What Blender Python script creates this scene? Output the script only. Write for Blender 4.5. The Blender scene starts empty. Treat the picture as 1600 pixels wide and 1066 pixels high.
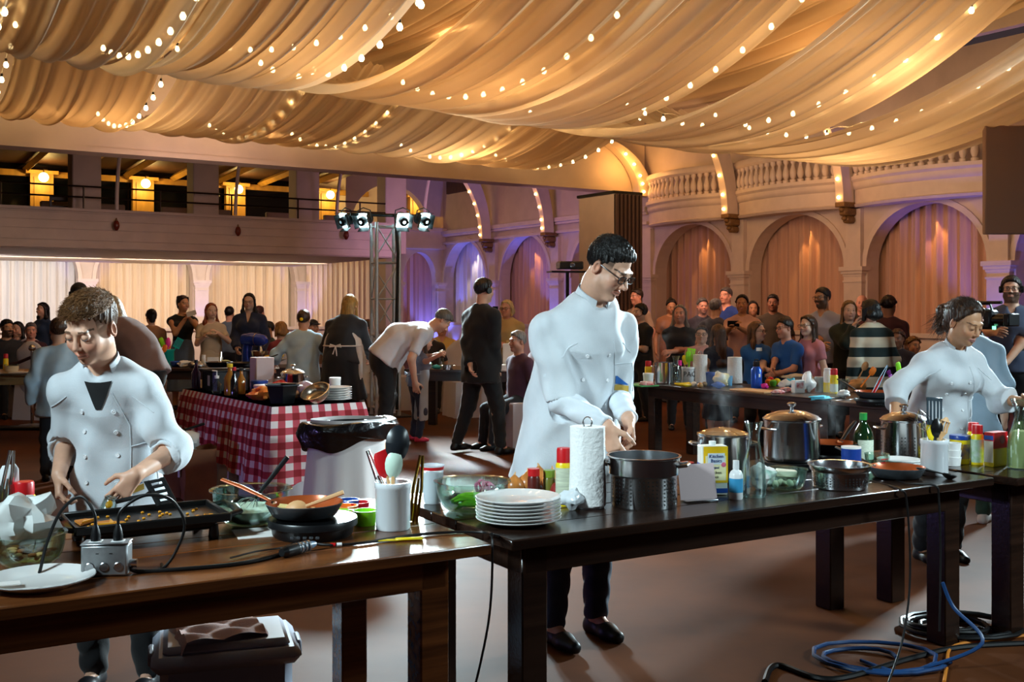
import bpy, math, random
import numpy as np
from mathutils import Vector, Matrix
from mathutils.bvhtree import BVHTree
D=bpy.data; SC=bpy.context.scene; COL=SC.collection
random.seed(7); RNG=np.random.RandomState(7)
pi=math.pi
# ------------------------------------------------------------------ camera, world, lights, exposure
F=1680.0; EYE=1.48; HOR=480.0; TH=math.radians(33)
cd=D.cameras.new('camera'); cam=D.objects.new('camera',cd); COL.objects.link(cam)
cam.location=(0,0,EYE); cam.rotation_euler=(pi/2,0,0)
cd.sensor_fit='HORIZONTAL'; cd.sensor_width=36; cd.lens=36*F/1600; cd.shift_y=-(533-HOR)/1600; cd.clip_end=200
SC.camera=cam
SC.view_settings.view_transform='Standard'; SC.view_settings.look='None'; SC.view_settings.gamma=1
SC.view_settings.use_curve_mapping=False; SC.view_settings.exposure=0.0
SC.cycles.use_denoising=True; SC.cycles.max_bounces=8; SC.cycles.transparent_max_bounces=16; SC.cycles.sample_clamp_indirect=4
SC.cycles.caustics_reflective=False; SC.cycles.caustics_refractive=False
def lin(h):
    h=h.lstrip('#'); c=[int(h[i:i+2],16)/255 for i in (0,2,4)]
    return tuple(x/12.92 if x<=.04045 else ((x+.055)/1.055)**2.4 for x in c)
wd=D.worlds.new('world'); SC.world=wd; wd.use_nodes=True
wd.node_tree.nodes['Background'].inputs[0].default_value=(.30,.20,.22,1)
wd.node_tree.nodes['Background'].inputs[1].default_value=.13
cu,su=math.cos(TH),math.sin(TH)
def H(u,v,z=0.0): return Vector((u*cu-v*su,u*su+v*cu,z))      # hall axes: u along the arcade, v along the balustrade wall
def P(px,py,Y): return Vector(((px-800)/F*Y,Y,EYE-(py-HOR)/F*Y))
def G(px,py,h=0.0):
    Y=F*(EYE-h)/(py-HOR); return Vector(((px-800)/F*Y,Y,h))
def lamp(name,kind,loc,power,color,size=.1,aim=None,cone=60,blend=.4):
    l=D.lights.new(name,kind); l.energy=power; l.color=color
    if kind=='AREA': l.shape='RECTANGLE'; l.size=size if not isinstance(size,tuple) else size[0]; l.size_y=size if not isinstance(size,tuple) else size[1]
    elif kind!='SUN': l.shadow_soft_size=size
    if kind=='SPOT': l.spot_size=math.radians(cone); l.spot_blend=blend
    o=D.objects.new(name,l); o.location=loc; COL.objects.link(o)
    if aim is not None: o.rotation_euler=(Vector(aim)-Vector(loc)).to_track_quat('-Z','Y').to_euler()
    return o
COOL=(.72,.93,1.0); WARM=(1.0,.63,.29); AMB=(1.0,.45,.12); BLUE=(.10,.14,1.0)
# stage floodlights on the truss towers (one tower in view, the others beside the frame)
def HD(u,v,z=0.0): return H(1.053*u+.022*v,.136*u+1.113*v,z)      # axes of the ceiling drapes, slightly askew to the hall
TRU=Vector((-1.72,14.6,0))
def flood(loc,aim,w,size=.45,spread=95):
    o=lamp('flood','AREA',loc,w,COOL,size,aim); o.data.spread=math.radians(spread); return o
flood((-2.0,14.1,2.8),(-2.6,9.5,1.4),75,.3,70); flood((-1.4,14.1,2.8),(.2,7.5,1.5),70,.3,65)
flood((-1.15,14.1,2.75),(-.55,10.3,0),38,.3,42)
flood((5.2,3.0,3.1),(1.5,5.2,1.15),44,.6,72)
flood((-3.4,1.2,3.4),(.1,4.2,1.0),36,.6,60)
flood((6.2,10.8,3.2),(-1.4,4.0,1.25),190,.5,55)
flood((7.6,8.6,3.1),(2.3,9.2,1.0),50,.5,80)
lamp('violet_uplight','SPOT',(-5.2,6.0,.25),70,(.42,.34,1.0),.1,(-1.6,7.2,.5),75)
# unseen warm fill points added above the ceiling drapes to boost the bulb strings
for (u,v,z,w) in [(1.4,5.2,4.3,18),(3.4,6.6,4.1,70),(5.1,6.6,4.1,60),(5.4,8.4,4.4,45),(6.5,5.4,4.4,26),(8.2,5.0,4.2,60),(9.6,6.4,4.0,90),
      (2.75,11.2,4.3,55),(2.2,12.9,4.3,40),(5.0,12.9,4.2,60),(7.4,11.2,4.1,80),(8.6,12.6,4.3,60)]:
    lamp('string_glow','POINT',HD(u,v,z),w,WARM,.12)
for (u,v,z,w) in ((13.7,16.7,4.3,22),(13.5,14.49,3.7,7),(13.5,11.84,3.7,7),(13.3,23.13,3.9,7),(13.3,20.39,3.9,7)): lamp('rib_glow','POINT',H(u,v,z),w,AMB,.08)
# arcade curtain wash, arch downlights and blue uplights
for u in (4.1,6.8,9.5): lamp('curtain_wash','AREA',H(u,24.6,2.45),60,(1,.80,.62),(2.4,.3),H(u,27.3,1.6))
lamp('curtain_wash','AREA',H(2.2,24.2,2.4),70,(.86,.9,1.0),(1.5,.3),H(3.6,27.2,1.6))
for v in (10.54,13.16,15.8,21.76): lamp('arch_spot','SPOT',H(14.72,v,3.08),30,AMB,.02,H(14.93,v,1.4),50)
lamp('arch_spot','SPOT',H(14.72,24.63,3.1),40,(1,.85,.65),.03,H(14.8,24.5,1.2),70)
for v in (20.39,23.13,25.5): lamp('blue_uplight','SPOT',H(14.0,v+.2,.15),260,BLUE,.05,H(14.4,v+.3,2.7),70)
for v in (22.6,25.3): lamp('blue_uplight','SPOT',H(14.55,v,.3),60,BLUE,.05,H(14.6,v-.1,3.0),60)
lamp('blue_uplight','SPOT',H(13.9,8.9,.2),190,BLUE,.05,H(14.45,9.3,2.8),75)
for u in (5.46,8.18,10.88): lamp('blue_uplight','SPOT',H(u,26.2,.2),110,(.25,.25,1),.05,H(u,26.9,2.6),40)
lamp('wall_fill','AREA',H(10.5,18.4,2.9),60,(.75,.42,.80),1.5,H(14.5,22.0,2.2))
lamp('wall_fill','AREA',H(5.0,15.5,3.2),30,(.95,.62,.62),1.5,H(5.0,21,2.9))  # unseen fill added to brighten the left balcony front, no fixture there
lamp('wall_fill','AREA',H(10.0,11.0,2.9),60,(1,.58,.42),1.8,H(14.5,12.5,2.0))
# ------------------------------------------------------------------ materials
MATS={}
def M(name,col,rough=.5,metal=0,spec=.5,noise=None,bump=None,trans=0,ior=1.45,emit=0,coat=0,alpha=1,stretch=(1,1,1),col2=None,vcol=False,sss=0,sheen=0):
    if name in MATS: return MATS[name]
    m=D.materials.new(name); m.use_nodes=True; nt=m.node_tree; b=nt.nodes['Principled BSDF']; L=nt.links.new
    c=lin(col) if isinstance(col,str) else col
    I=b.inputs; I['Base Color'].default_value=(*c,1); I['Roughness'].default_value=rough; I['Metallic'].default_value=metal
    I['Specular IOR Level'].default_value=spec; I['Transmission Weight'].default_value=trans; I['IOR'].default_value=ior
    I['Coat Weight'].default_value=coat; I['Alpha'].default_value=alpha; I['Sheen Weight'].default_value=sheen
    if sss: I['Subsurface Weight'].default_value=sss; I['Subsurface Radius'].default_value=(.012,.004,.002)
    if emit: I['Emission Color'].default_value=(*c,1); I['Emission Strength'].default_value=emit
    src=None
    if noise or bump:
        tc=nt.nodes.new('ShaderNodeTexCoord'); mp=nt.nodes.new('ShaderNodeMapping'); mp.inputs['Scale'].default_value=stretch
        L(tc.outputs['Object'],mp.inputs['Vector'])
    if vcol:
        a=nt.nodes.new('ShaderNodeAttribute'); a.attribute_name='Col'; src=a.outputs['Color']
    if noise:
        n=nt.nodes.new('ShaderNodeTexNoise'); n.inputs['Scale'].default_value=noise[0]; n.inputs['Detail'].default_value=5
        L(mp.outputs[0],n.inputs['Vector'])
        rp=nt.nodes.new('ShaderNodeValToRGB'); a_=noise[1]
        lo=lin(col2) if col2 else tuple(x*(1-a_) for x in c); hi=c if col2 else tuple(min(1,x*(1+a_*.7)) for x in c)
        rp.color_ramp.elements[0].position=.3; rp.color_ramp.elements[1].position=.7
        rp.color_ramp.elements[0].color=(*lo,1); rp.color_ramp.elements[1].color=(*hi,1)
        L(n.outputs['Fac'],rp.inputs[0])
        if src is not None:
            mx=nt.nodes.new('ShaderNodeMix'); mx.data_type='RGBA'; mx.blend_type='MULTIPLY'; mx.inputs[0].default_value=1; rp.color_ramp.elements[0].color=(1-a_,)*3+(1,); rp.color_ramp.elements[1].color=(1,1,1,1)
            L(src,mx.inputs[6]); L(rp.outputs[0],mx.inputs[7]); src=mx.outputs[2]
        else: src=rp.outputs[0]
    if src is not None: L(src,I['Base Color'])
    if bump:
        n2=nt.nodes.new('ShaderNodeTexNoise'); n2.inputs['Scale'].default_value=bump[0]; n2.inputs['Detail'].default_value=4
        L(mp.outputs[0],n2.inputs['Vector']); bp=nt.nodes.new('ShaderNodeBump'); bp.inputs['Strength'].default_value=bump[1]; bp.inputs['Distance'].default_value=.01
        L(n2.outputs['Fac'],bp.inputs['Height']); L(bp.outputs[0],I['Normal'])
    MATS[name]=m; return m
def sheer(name,col,tr=.18,tl=.45,stripes=0):
    m=D.materials.new(name); m.use_nodes=True; nt=m.node_tree; nt.nodes.clear(); L=nt.links.new
    out=nt.nodes.new('ShaderNodeOutputMaterial'); d=nt.nodes.new('ShaderNodeBsdfDiffuse'); t=nt.nodes.new('ShaderNodeBsdfTranslucent'); tp=nt.nodes.new('ShaderNodeBsdfTransparent')
    d.inputs[0].default_value=(*lin(col),1); t.inputs[0].default_value=(*lin(col),1)
    a=nt.nodes.new('ShaderNodeMixShader'); a.inputs[0].default_value=tl; b=nt.nodes.new('ShaderNodeMixShader'); b.inputs[0].default_value=tr
    L(d.outputs[0],a.inputs[1]); L(t.outputs[0],a.inputs[2]); L(a.outputs[0],b.inputs[1]); L(tp.outputs[0],b.inputs[2]); L(b.outputs[0],out.inputs[0])
    return m
def glassy(name,col=(.92,.97,.96),rough=.02,tint=.12):
    # thin clear glass: mostly see-through with a glossy film
    m=D.materials.new(name); m.use_nodes=True; nt=m.node_tree; nt.nodes.clear(); L=nt.links.new
    out=nt.nodes.new('ShaderNodeOutputMaterial'); g=nt.nodes.new('ShaderNodeBsdfGlossy'); tp=nt.nodes.new('ShaderNodeBsdfTransparent')
    g.inputs['Roughness'].default_value=rough; tp.inputs[0].default_value=(*col,1); g.inputs[0].default_value=(.9,1,1,1)
    lw=nt.nodes.new('ShaderNodeLayerWeight'); lw.inputs[0].default_value=.28
    mr=nt.nodes.new('ShaderNodeMapRange'); mr.inputs[3].default_value=tint*.6; mr.inputs[4].default_value=.62
    mx=nt.nodes.new('ShaderNodeMixShader'); L(lw.outputs['Fresnel'],mr.inputs[0]); L(mr.outputs[0],mx.inputs[0])
    L(tp.outputs[0],mx.inputs[1]); L(g.outputs[0],mx.inputs[2]); L(mx.outputs[0],out.inputs[0]); return m
# ------------------------------------------------------------------ mesh helpers
class MB:
    def __init__(s): s.v=[]; s.f=[]; s.m=[]
    def add(s,vs,fs,m=0):
        o=len(s.v); s.v+= [tuple(v) for v in vs]; s.f+=[tuple(i+o for i in f) for f in fs]; s.m+=[m]*len(fs); return s
    def box(s,c,d,m=0,R=None,b=0):
        hx,hy,hz=d[0]/2,d[1]/2,d[2]/2; c=Vector(c)
        if b<=0:
            vs=[Vector((x*hx,y*hy,z*hz)) for x in(-1,1) for y in(-1,1) for z in(-1,1)]
            fs=[(0,1,3,2),(4,6,7,5),(0,4,5,1),(2,3,7,6),(0,2,6,4),(1,5,7,3)]
        else:
            b=min(b,hx*.9,hy*.9,hz*.9); vs=[]; ix={}
            for x in(-1,1):
                for y in(-1,1):
                    for z in(-1,1):
                        for a in range(3):
                            ix[(x,y,z,a)]=len(vs); q=[x*(hx-b),y*(hy-b),z*(hz-b)]; q[a]=(x*hx,y*hy,z*hz)[a]; vs.append(Vector(q))
            fs=[]
            for a in range(3):
                o=[(1,2),(2,0),(0,1)][a]
                for sg in(-1,1):
                    loop=[]
                    for (p,q) in ((-1,-1),(1,-1),(1,1),(-1,1)):
                        k=[0,0,0]; k[a]=sg; k[o[0]]=p; k[o[1]]=q; loop.append(ix[(*k,a)])
                    fs.append(tuple(loop if sg>0 else loop[::-1]))
            for a in range(3):
                p,q=(a+1)%3,(a+2)%3
                for sp in(-1,1):
                    for sq in(-1,1):
                        k0=[0,0,0];k0[p]=sp;k0[q]=sq; k1=list(k0); k0[a]=-1;k1[a]=1
                        lp=[ix[(*k0,p)],ix[(*k1,p)],ix[(*k1,q)],ix[(*k0,q)]]
                        fs.append(tuple(lp if sp*sq<0 else lp[::-1]))
            for x in(-1,1):
                for y in(-1,1):
                    for z in(-1,1):
                        t=[ix[(x,y,z,a)] for a in range(3)]; fs.append(tuple(t if x*y*z>0 else t[::-1]))
        if R is not None: vs=[R@v for v in vs]
        return s.add([v+c for v in vs],fs,m)
    def tube(s,pts,r,n=8,m=0,caps=True,closed=False,flat=None):
        pts=[Vector(p) for p in pts]; N=len(pts); rr=r if isinstance(r,(list,tuple)) else [r]*N; vs=[]; fs=[]; up=None
        for i,p in enumerate(pts):
            t=(pts[(i+1)%N]-pts[i-1]) if closed or 0<i<N-1 else (pts[1]-pts[0] if i==0 else pts[-1]-pts[-2])
            t.normalize()
            if up is None:
                up=Vector((0,0,1)) if abs(t.z)<.9 else Vector((1,0,0))
                if flat is not None: up=Vector(flat[0])
            a=t.cross(up); 
            if a.length<1e-6: a=t.orthogonal()
            a.normalize(); b_=a.cross(t); up=b_
            k=flat[1] if flat is not None else 1
            for j in range(n):
                w=2*pi*j/n; vs.append(p+a*(math.cos(w)*rr[i])+b_*(math.sin(w)*rr[i]*k))
        for i in range(N if closed else N-1):
            for j in range(n):
                a0=i*n+j;a1=i*n+(j+1)%n;b0=((i+1)%N)*n+j;b1=((i+1)%N)*n+(j+1)%n; fs.append((a0,a1,b1,b0))
        if caps and not closed: fs.append(tuple(range(n))[::-1]); fs.append(tuple(range((N-1)*n,N*n)))
        return s.add(vs,fs,m)
    def lathe(s,prof,n=24,c=(0,0,0),m=0,sx=1,sy=1,R=None):
        c=Vector(c); vs=[]; fs=[]; ring=[]
        for (r,z) in prof:
            if r<1e-6: ring.append([len(vs)]); vs.append(Vector((0,0,z)))
            else:
                ring.append(list(range(len(vs),len(vs)+n)))
                vs+=[Vector((r*math.cos(2*pi*j/n)*sx,r*math.sin(2*pi*j/n)*sy,z)) for j in range(n)]
        for a,b in zip(ring,ring[1:]):
            for j in range(n):
                k=(j+1)%n
                if len(a)==1 and len(b)==1: continue
                if len(a)==1: fs.append((a[0],b[k],b[j]))
                elif len(b)==1: fs.append((a[j],a[k],b[0]))
                else: fs.append((a[j],a[k],b[k],b[j]))
        if R is not None: vs=[R@v for v in vs]
        return s.add([v+c for v in vs],fs,m)
    def ell(s,c,r,n=12,m=0,R=None,h=8):
        prof=[(math.sin(pi*i/h),-math.cos(pi*i/h)) for i in range(h+1)]; prof[0]=(0,-1);prof[-1]=(0,1)
        t=MB().lathe(prof,n); vs=[Vector((v[0]*r[0],v[1]*r[1],v[2]*r[2])) for v in t.v]
        if R is not None: vs=[R@v for v in vs]
        return s.add([v+Vector(c) for v in vs],t.f,m)
    def prism(s,poly,z0,z1,m=0,T=None):
        n=len(poly); vs=[Vector((x,y,z0)) for x,y in poly]+[Vector((x,y,z1)) for x,y in poly]
        fs=[tuple(range(n))[::-1],tuple(range(n,2*n))]+[(i,(i+1)%n,n+(i+1)%n,n+i) for i in range(n)]
        if T is not None: vs=[T@v for v in vs]
        return s.add(vs,fs,m)
    def grid(s,fn,nu,nv,m=0,wrap=False):
        vs=[fn(i/nu,j/nv) for j in range(nv+1) for i in range(nu+1)]; w=nu+1
        return s.add(vs,[(j*w+i,j*w+i+1,(j+1)*w+i+1,(j+1)*w+i) for j in range(nv) for i in range(nu)],m)
def mkmesh(name,vs,fs,mats,mi=None,ang=40):
    me=D.meshes.new(name); me.from_pydata([tuple(v) for v in vs],[],fs)
    for m in mats: me.materials.append(m)
    if mi is not None and len(mats)>1: me.polygons.foreach_set('material_index',mi)
    me.shade_smooth()
    if ang: me.set_sharp_from_angle(angle=math.radians(ang))
    me.update(); return me
def obj(name,mb,mats,parent=None,loc=None,rot=None,ang=40,**pr):
    mats=mats if isinstance(mats,(list,tuple)) else [mats]
    me=mb if isinstance(mb,bpy.types.Mesh) else mkmesh(name,mb.v,mb.f,mats,mb.m,ang)
    o=D.objects.new(name,me); COL.objects.link(o)
    if parent is not None: o.parent=parent
    if loc is not None: o.location=loc
    if rot is not None: o.rotation_euler=rot if hasattr(rot,'__len__') else (0,0,rot)
    for k,v in pr.items(): o[k]=v
    return o
def thing(name,label,cat,loc=(0,0,0),rot=0,group=None,scale=None):
    o=D.objects.new(name,None); o.empty_display_size=.05; COL.objects.link(o); o.location=loc
    o.rotation_euler=rot if hasattr(rot,'__len__') else (0,0,rot); o['label']=label; o['category']=cat
    if group: o['group']=group
    if scale: o.scale=(scale,)*3
    return o
def tag(o,label,cat,group=None):
    o['label']=label; o['category']=cat
    if group: o['group']=group
    return o
def dup(root,loc,rot=None,label=None,group=None,scale=None):
    r=root.copy(); COL.objects.link(r); r.location=loc
    if rot is not None: r.rotation_euler=rot if hasattr(rot,'__len__') else (0,0,rot)
    if label: r['label']=label
    if group: r['group']=group
    if scale: r.scale=(scale,)*3
    for ch in list(root.children):
        c=ch.copy(); COL.objects.link(c); c.parent=r
        for g in list(ch.children):
            d=g.copy(); COL.objects.link(d); d.parent=c
    return r
def struct(name,mb,mats,parent=None,**k):
    o=obj(name,mb,mats,parent,**k); 
    if parent is None: o['kind']='structure'
    return o
def RZ(a): return Matrix.Rotation(a,3,'Z')
def RX(a): return Matrix.Rotation(a,3,'X')
def RY(a): return Matrix.Rotation(a,3,'Y')
HR=RZ(TH)
# ------------------------------------------------------------------ room
m_floor=M('floor_stain','#63361a',.62,spec=.16,noise=(1.3,.5),col2='#43220f',bump=(9,.05))
m_plaster=M('plaster','#cdbcae',.6,noise=(3,.08))
m_cream=M('cream_trim','#d3c2b4',.5,noise=(6,.06))
m_beam=M('beam_paint','#d6c4a8',.55,noise=(2,.08))
m_dkwood=M('ceiling_wood','#4b2f1c',.6,noise=(5,.4),stretch=(1,8,1))
m_curt=M('peach_curtain','#cda58c',.8,noise=(20,.1),stretch=(1,1,.05),sheen=.3)
m_curtw=M('cream_curtain','#ecd8bd',.8,noise=(20,.08),stretch=(1,1,.05),sheen=.3)
m_curtg=M('white_curtain','#dcd9d6',.8,noise=(20,.08),stretch=(1,1,.05),sheen=.3)
m_black=M('matte_black','#0c0c0d',.5); m_blackg=M('gloss_black','#0b0b0c',.22)
m_gold=M('gilt_plaster','#7a5a34',.5,noise=(30,.3))
m_yel=M('varnished_wood','#b98a3c',.45,noise=(8,.2),stretch=(1,1,.2))
m_night=M('night_glass','#06080b',.08); m_rail=M('bronze_rail','#33251c',.4,.6)
m_bulb=M('lit_bulb',(1.0,.72,.34),.4,emit=26); m_bulbo=M('amber_bulb',(1.0,.55,.16),.4,emit=16)
m_steelpaint=M('truss_metal','#c3c8cc',.35,.35); 
fl=MB(); fl.add([(-22,-5,0),(22,-5,0),(22,36,0),(-22,36,0)],[(0,1,2,3)]); struct('floor',fl,m_floor)
# ceiling with joists and pale panels
ce=MB(); ce.add([H(-9,-3,5.4),H(-9,24,5.4),H(14,24,5.4),H(14,-3,5.4)],[(0,1,2,3)]); ceil=struct('ceiling',ce,m_dkwood)
jb=MB().box((0,0,0),(.14,17,.22))
jm=None
for i in range(16):
    u=-4+i*1.15
    o=struct('joist',jb if jm is None else jm,[m_cream],ceil); jm=o.data; o.location=H(u,6,5.28); o.rotation_euler=(0,0,TH)
# left arcade wall (v=23.5), right wall (u=13.2): arches with real reveals
def arch_bay(mb,T,s0,s1,c,a,zs,rise,ztop,dep=.28,n=24):
    # wall in local plane x=s, y=0 (room side), behind = +y ; opening centre c, half width a
    def q(pts): mb.add([T(*p) for p in pts],[(0,1,2,3)])
    for (x0,x1) in ((s0,c-a),(c+a,s1)):
        q([(x0,0,0),(x1,0,0),(x1,0,ztop),(x0,0,ztop)])
    for x,sg in ((c-a,1),(c+a,-1)): q([(x,0,0),(x,dep,0),(x,dep,zs),(x,0,zs)])
    pr=None
    for i in range(n+1):
        t=pi-pi*i/n; x=c+a*math.cos(t); z=zs+rise*math.sin(t)
        if pr:
            q([(pr[0],0,pr[1]),(x,0,z),(x,0,ztop),(pr[0],0,ztop)]); q([(pr[0],0,pr[1]),(pr[0],dep,pr[1]),(x,dep,z),(x,0,z)])
        pr=(x,z)
def archivolt(mb,T,c,a,zs,rise,w=.09,d=.035,n=24):
    pr=None
    for i in range(n+1):
        t=pi-pi*i/n; p=[]
        for (k,y) in ((0,-d),(w,-d),(w,0)):
            p.append(T(c+(a+k)*math.cos(t),y,zs+(rise+k)*math.sin(t)))
        p.append(T(c+a*math.cos(t),0.02,zs+rise*math.sin(t)))
        if pr:
            for i0,i1 in ((0,1),(1,2),(3,0)): mb.add([pr[i0],pr[i1],p[i1],p[i0]],[(0,1,2,3)])
        pr=p
def pilaster(parent,T,s,zs,w,dp,zb=0,name='pilaster'):
    b=MB(); 
    def bx(x0,x1,y0,z0,z1): 
        vs=[T(x,y,z) for x in(x0,x1) for y in(y0,.05) for z in(z0,z1)]
        b.add(vs,[(0,1,3,2),(4,6,7,5),(0,4,5,1),(2,3,7,6),(0,2,6,4),(1,5,7,3)])
    bx(s-w/2,s+w/2,-dp,zb,zs-.14)
    pl=obj('pilaster',b,m_cream,parent)
    b=MB()
    for k,(o,z0,z1) in enumerate(((.015,zs-.26,zs-.23),(.012,zs-.16,zs-.12),(.035,zs-.12,zs-.07),(.06,zs-.07,zs))): bx(s-w/2-o,s+w/2+o,-dp-o,z0,z1)
    bx(s-w/2-.03,s+w/2+.03,-dp-.03,zb,zb+.25)
    obj('capital',b,m_cream,pl)
TA=lambda s,y,z: H(s,27+y,z)
wl=MB(); us=[-8.08,-5.37,-2.66,.05,2.76,5.46,8.18,10.88]
for a,b in zip(us,us[1:]): arch_bay(wl,TA,a,b,(a+b)/2,(b-a)/2-.2,2.15,(b-a)/2-.2,3.6)
wl.add([TA(10.88,0,0),TA(14.9,0,0),TA(14.9,0,5.4),TA(10.88,0,5.4)],[(0,1,2,3)])
wall_left=struct('wall_left',wl,m_plaster)
for s in us[1:]: pilaster(wall_left,TA,s,2.15,.34,.10)
av=MB()
for a,b in zip(us,us[1:]): archivolt(av,TA,(a+b)/2,(b-a)/2-.2,2.15,(b-a)/2-.2)
obj('archivolt',av,m_cream,wall_left)
# step in the far corner: short wall at v=21.66 with one narrow arch below and one above
TC=lambda s,y,z: H(s,25.8+y,z)
wc=MB(); arch_bay(wc,TC,12.75,14.55,13.78,.52,2.15,.82,3.95)
arch_bay(wc,lambda s,y,z:TC(s,y,z+3.6),11.6,14.55,12.9,1.15,.0,1.15,1.9)
wall_corner=struct('wall_corner',wc,m_plaster); pilaster(wall_corner,TC,13.1,2.15,.22,.1); pilaster(wall_corner,TC,14.4,2.15,.2,.1)
wcb=MB(); wcb.box((0,0,3.3),(1.9,.12,.5)); wcb.box((0,-.03,3.58),(1.9,.24,.1)); wcb.box((0,-.02,3.1),(1.9,.16,.07))
o=obj('entablature',wcb,m_cream,wall_corner); o.location=H(13.65,25.74,0); o.rotation_euler=(0,0,TH)
TR=lambda s,y,z: H(14.5+y,s,z)
vs_=[6.7,9.24,11.84,14.49,17.12,20.39,23.13,26.14]
wr=MB()
for a,b in zip(vs_,vs_[1:]):
    r=min((b-a)/2-.22,1.09); arch_bay(wr,TR,a,b,(a+b)/2,r,2.15,(.96 if b<17.5 else r),5.4)
wall_right=struct('wall_right',wr,m_plaster)
av=MB()
for a,b in zip(vs_,vs_[1:]):
    r=min((b-a)/2-.22,1.09); archivolt(av,TR,(a+b)/2,r,2.15,(.96 if b<17.5 else r))
obj('archivolt',av,m_cream,wall_right)
for s in vs_: pilaster(wall_right,TR,s,2.15,.36,.10)
for s in vs_[1:]:   # shaft above capital
    b=MB(); b.box((-.04,0,(2.15+3.1)/2),(.1,.3,.95)); o=obj('upper_shaft',b,m_cream,wall_right); o.location=H(14.5,s,0); o.rotation_euler=(0,0,TH)
b=MB(); b.box((0,0,3.5),(.14,9.0,.10)); b.box((.02,0,3.42),(.10,9.0,.05)); b.box((.02,0,3.22),(.08,9.0,.06)); o=obj('cornice',b,m_cream,wall_right); o.location=H(14.43,21.6,0); o.rotation_euler=(0,0,TH)
# dark clerestory opening high on the far part of the right wall
b=MB(); b.box((0,0,0),(.06,1.0,.34)); o=obj('dark_recess',b,m_dkwood,wall_right); o.location=H(14.46,25.0,4.72); o.rotation_euler=(0,0,TH)
# low panelled ledges below the curtains
b=MB(); b.box((0,0,.45),(21.4,.12,.9)); b.box((0,-.02,.93),(21.4,.22,.07)); o=struct('trim_1',b,m_cream); o.location=H(2.2,26.85,0); o.rotation_euler=(0,0,TH)
b=MB(); b.box((0,0,.5),(.12,19.4,1.0)); b.box((-.02,0,1.03),(.2,19.4,.07)); o=struct('trim_2',b,m_cream); o.location=H(14.66,16.4,0); o.rotation_euler=(0,0,TH)
# curtains
def curtain(T,s0,s1,z0,z1,mat,label,y=.42,folds=11,seed=0,group='pleated curtains in the arches'):
    r=np.random.RandomState(seed); ph=r.rand(4)*6; b=MB()
    def fn(a,t):
        s=s0+(s1-s0)*a; k=a*folds*2*pi
        d=.045*math.sin(k+ph[0]+.6*math.sin(a*9+ph[1]))+.02*math.sin(2.3*k+ph[2])+.02*math.sin(a*7+ph[3])*(1-t)
        return T(s,y+d,z0+(z1-z0)*t)
    b.grid(fn,folds*12,6); o=obj('curtain',b,mat,ang=None); tag(o,label,'curtain',None); return o
for k in range(4): c_=curtain(TA,us[k]+.06,us[k+1]-.06,.2,3.5,m_curtw,'x',seed=90+k); c_.parent=wall_left; del c_['label']; del c_['category']
curtain(TA,2.82,5.40,0.2,3.5,m_curtg,'long white curtain closing the arch behind the man in the black cap',seed=1)
curtain(TA,5.52,8.12,0.2,3.5,m_curtw,'bright cream curtain in the arch behind the woman in the black tank top',seed=2)
curtain(TA,8.24,10.82,0.2,3.5,m_curtw,'bright cream curtain in the arch behind the woman in the navy jacket',seed=3)
c4=curtain(TA,10.94,12.9,0.2,3.5,m_curtw,'bright cream curtain on the far wall beside the lighting truss',y=-.12,seed=4,folds=13)
curtain(TC,13.15,14.45,0.2,3.1,m_curt,'narrow pinkish curtain in the corner arch just past the lighting truss',seed=5,folds=6)
RN={0:'peach curtain in the arch behind the hanging beige panel',1:'wide peach curtain in the arch behind the girl chef',2:'peach curtain in the arch behind the man in the check shirt',3:'peach curtain in the arch behind the grey-haired woman in black',
    4:'peach curtain in the arch hidden behind the slatted tower',5:'peach curtain in the amber-lit arch behind the woman holding up a phone',6:'pale lilac-lit curtain in the arch beyond the man in the black suit'}
for i,(a,b) in enumerate(zip(vs_,vs_[1:])):
    curtain(TR,a+.05,b-.05,.2,3.25,m_curt if i<6 else m_curtg,RN[i],seed=20+i)
# balcony with turned balusters along the right wall, bowing out between the ribs
def bow(s,a,b): 
    t=(s-a)/(b-a); return .10+.30*math.sin(pi*t)**.8
bal=thing('balcony','cream balcony with turned balusters over the arches of the right wall','balcony'); bal['kind']='structure'
def sweep(a,b,prof,n=20):
    mb=MB(); L=len(prof)
    for i in range(n+1):
        s=a+(b-a)*i/n; d=bow(s,a,b)
        mb.v+=[tuple(H(14.5-d-y,s,z)) for (y,z) in prof]
        if i: 
            for j in range(L): mb.f.append(((i-1)*L+j,(i-1)*L+(j+1)%L,i*L+(j+1)%L,i*L+j)); mb.m.append(0)
    return mb
fas=[(-.35,3.12),(0,3.12),(.03,3.16),(.0,3.18),(.0,3.40),(.03,3.42),(.05,3.47),(.05,3.52),(.09,3.56),(.09,3.62),(-.35,3.62)]
rl=[(-.08,4.02),(.05,4.02),(.09,4.06),(.09,4.12),(.06,4.16),(-.08,4.16)]
bprof=[(.055,0),(.055,.05),(.03,.06),(.05,.10),(.062,.15),(.05,.22),(.028,.29),(.026,.32),(.04,.34),(.05,.355),(.05,.40)]
bme=mkmesh('baluster',*(lambda m:(m.v,m.f))(MB().lathe(bprof,10)),[m_cream])
for a,b in ((6.7,9.24),(9.24,11.84),(11.84,14.49),(14.49,17.0)):
    obj('fascia',sweep(a,b,fas),m_cream,bal); obj('handrail',sweep(a,b,rl),m_cream,bal)
    n=int((b-a)/.155)
    for i in range(n):
        s=a+.13+(b-a-.26)*i/(n-1); o=obj('baluster',bme,[m_cream],bal); o.location=H(14.5-bow(s,a,b)+.0,s,3.62)
b=MB(); b.box((0,0,0),(.06,10,1.2)); b.box((-.05,3.9,-.1),(.1,.12,1.2)); o=obj('rear_panel',b,m_yel,bal); o.location=H(15.2,12,4.75); o.rotation_euler=(0,0,TH)
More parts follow.
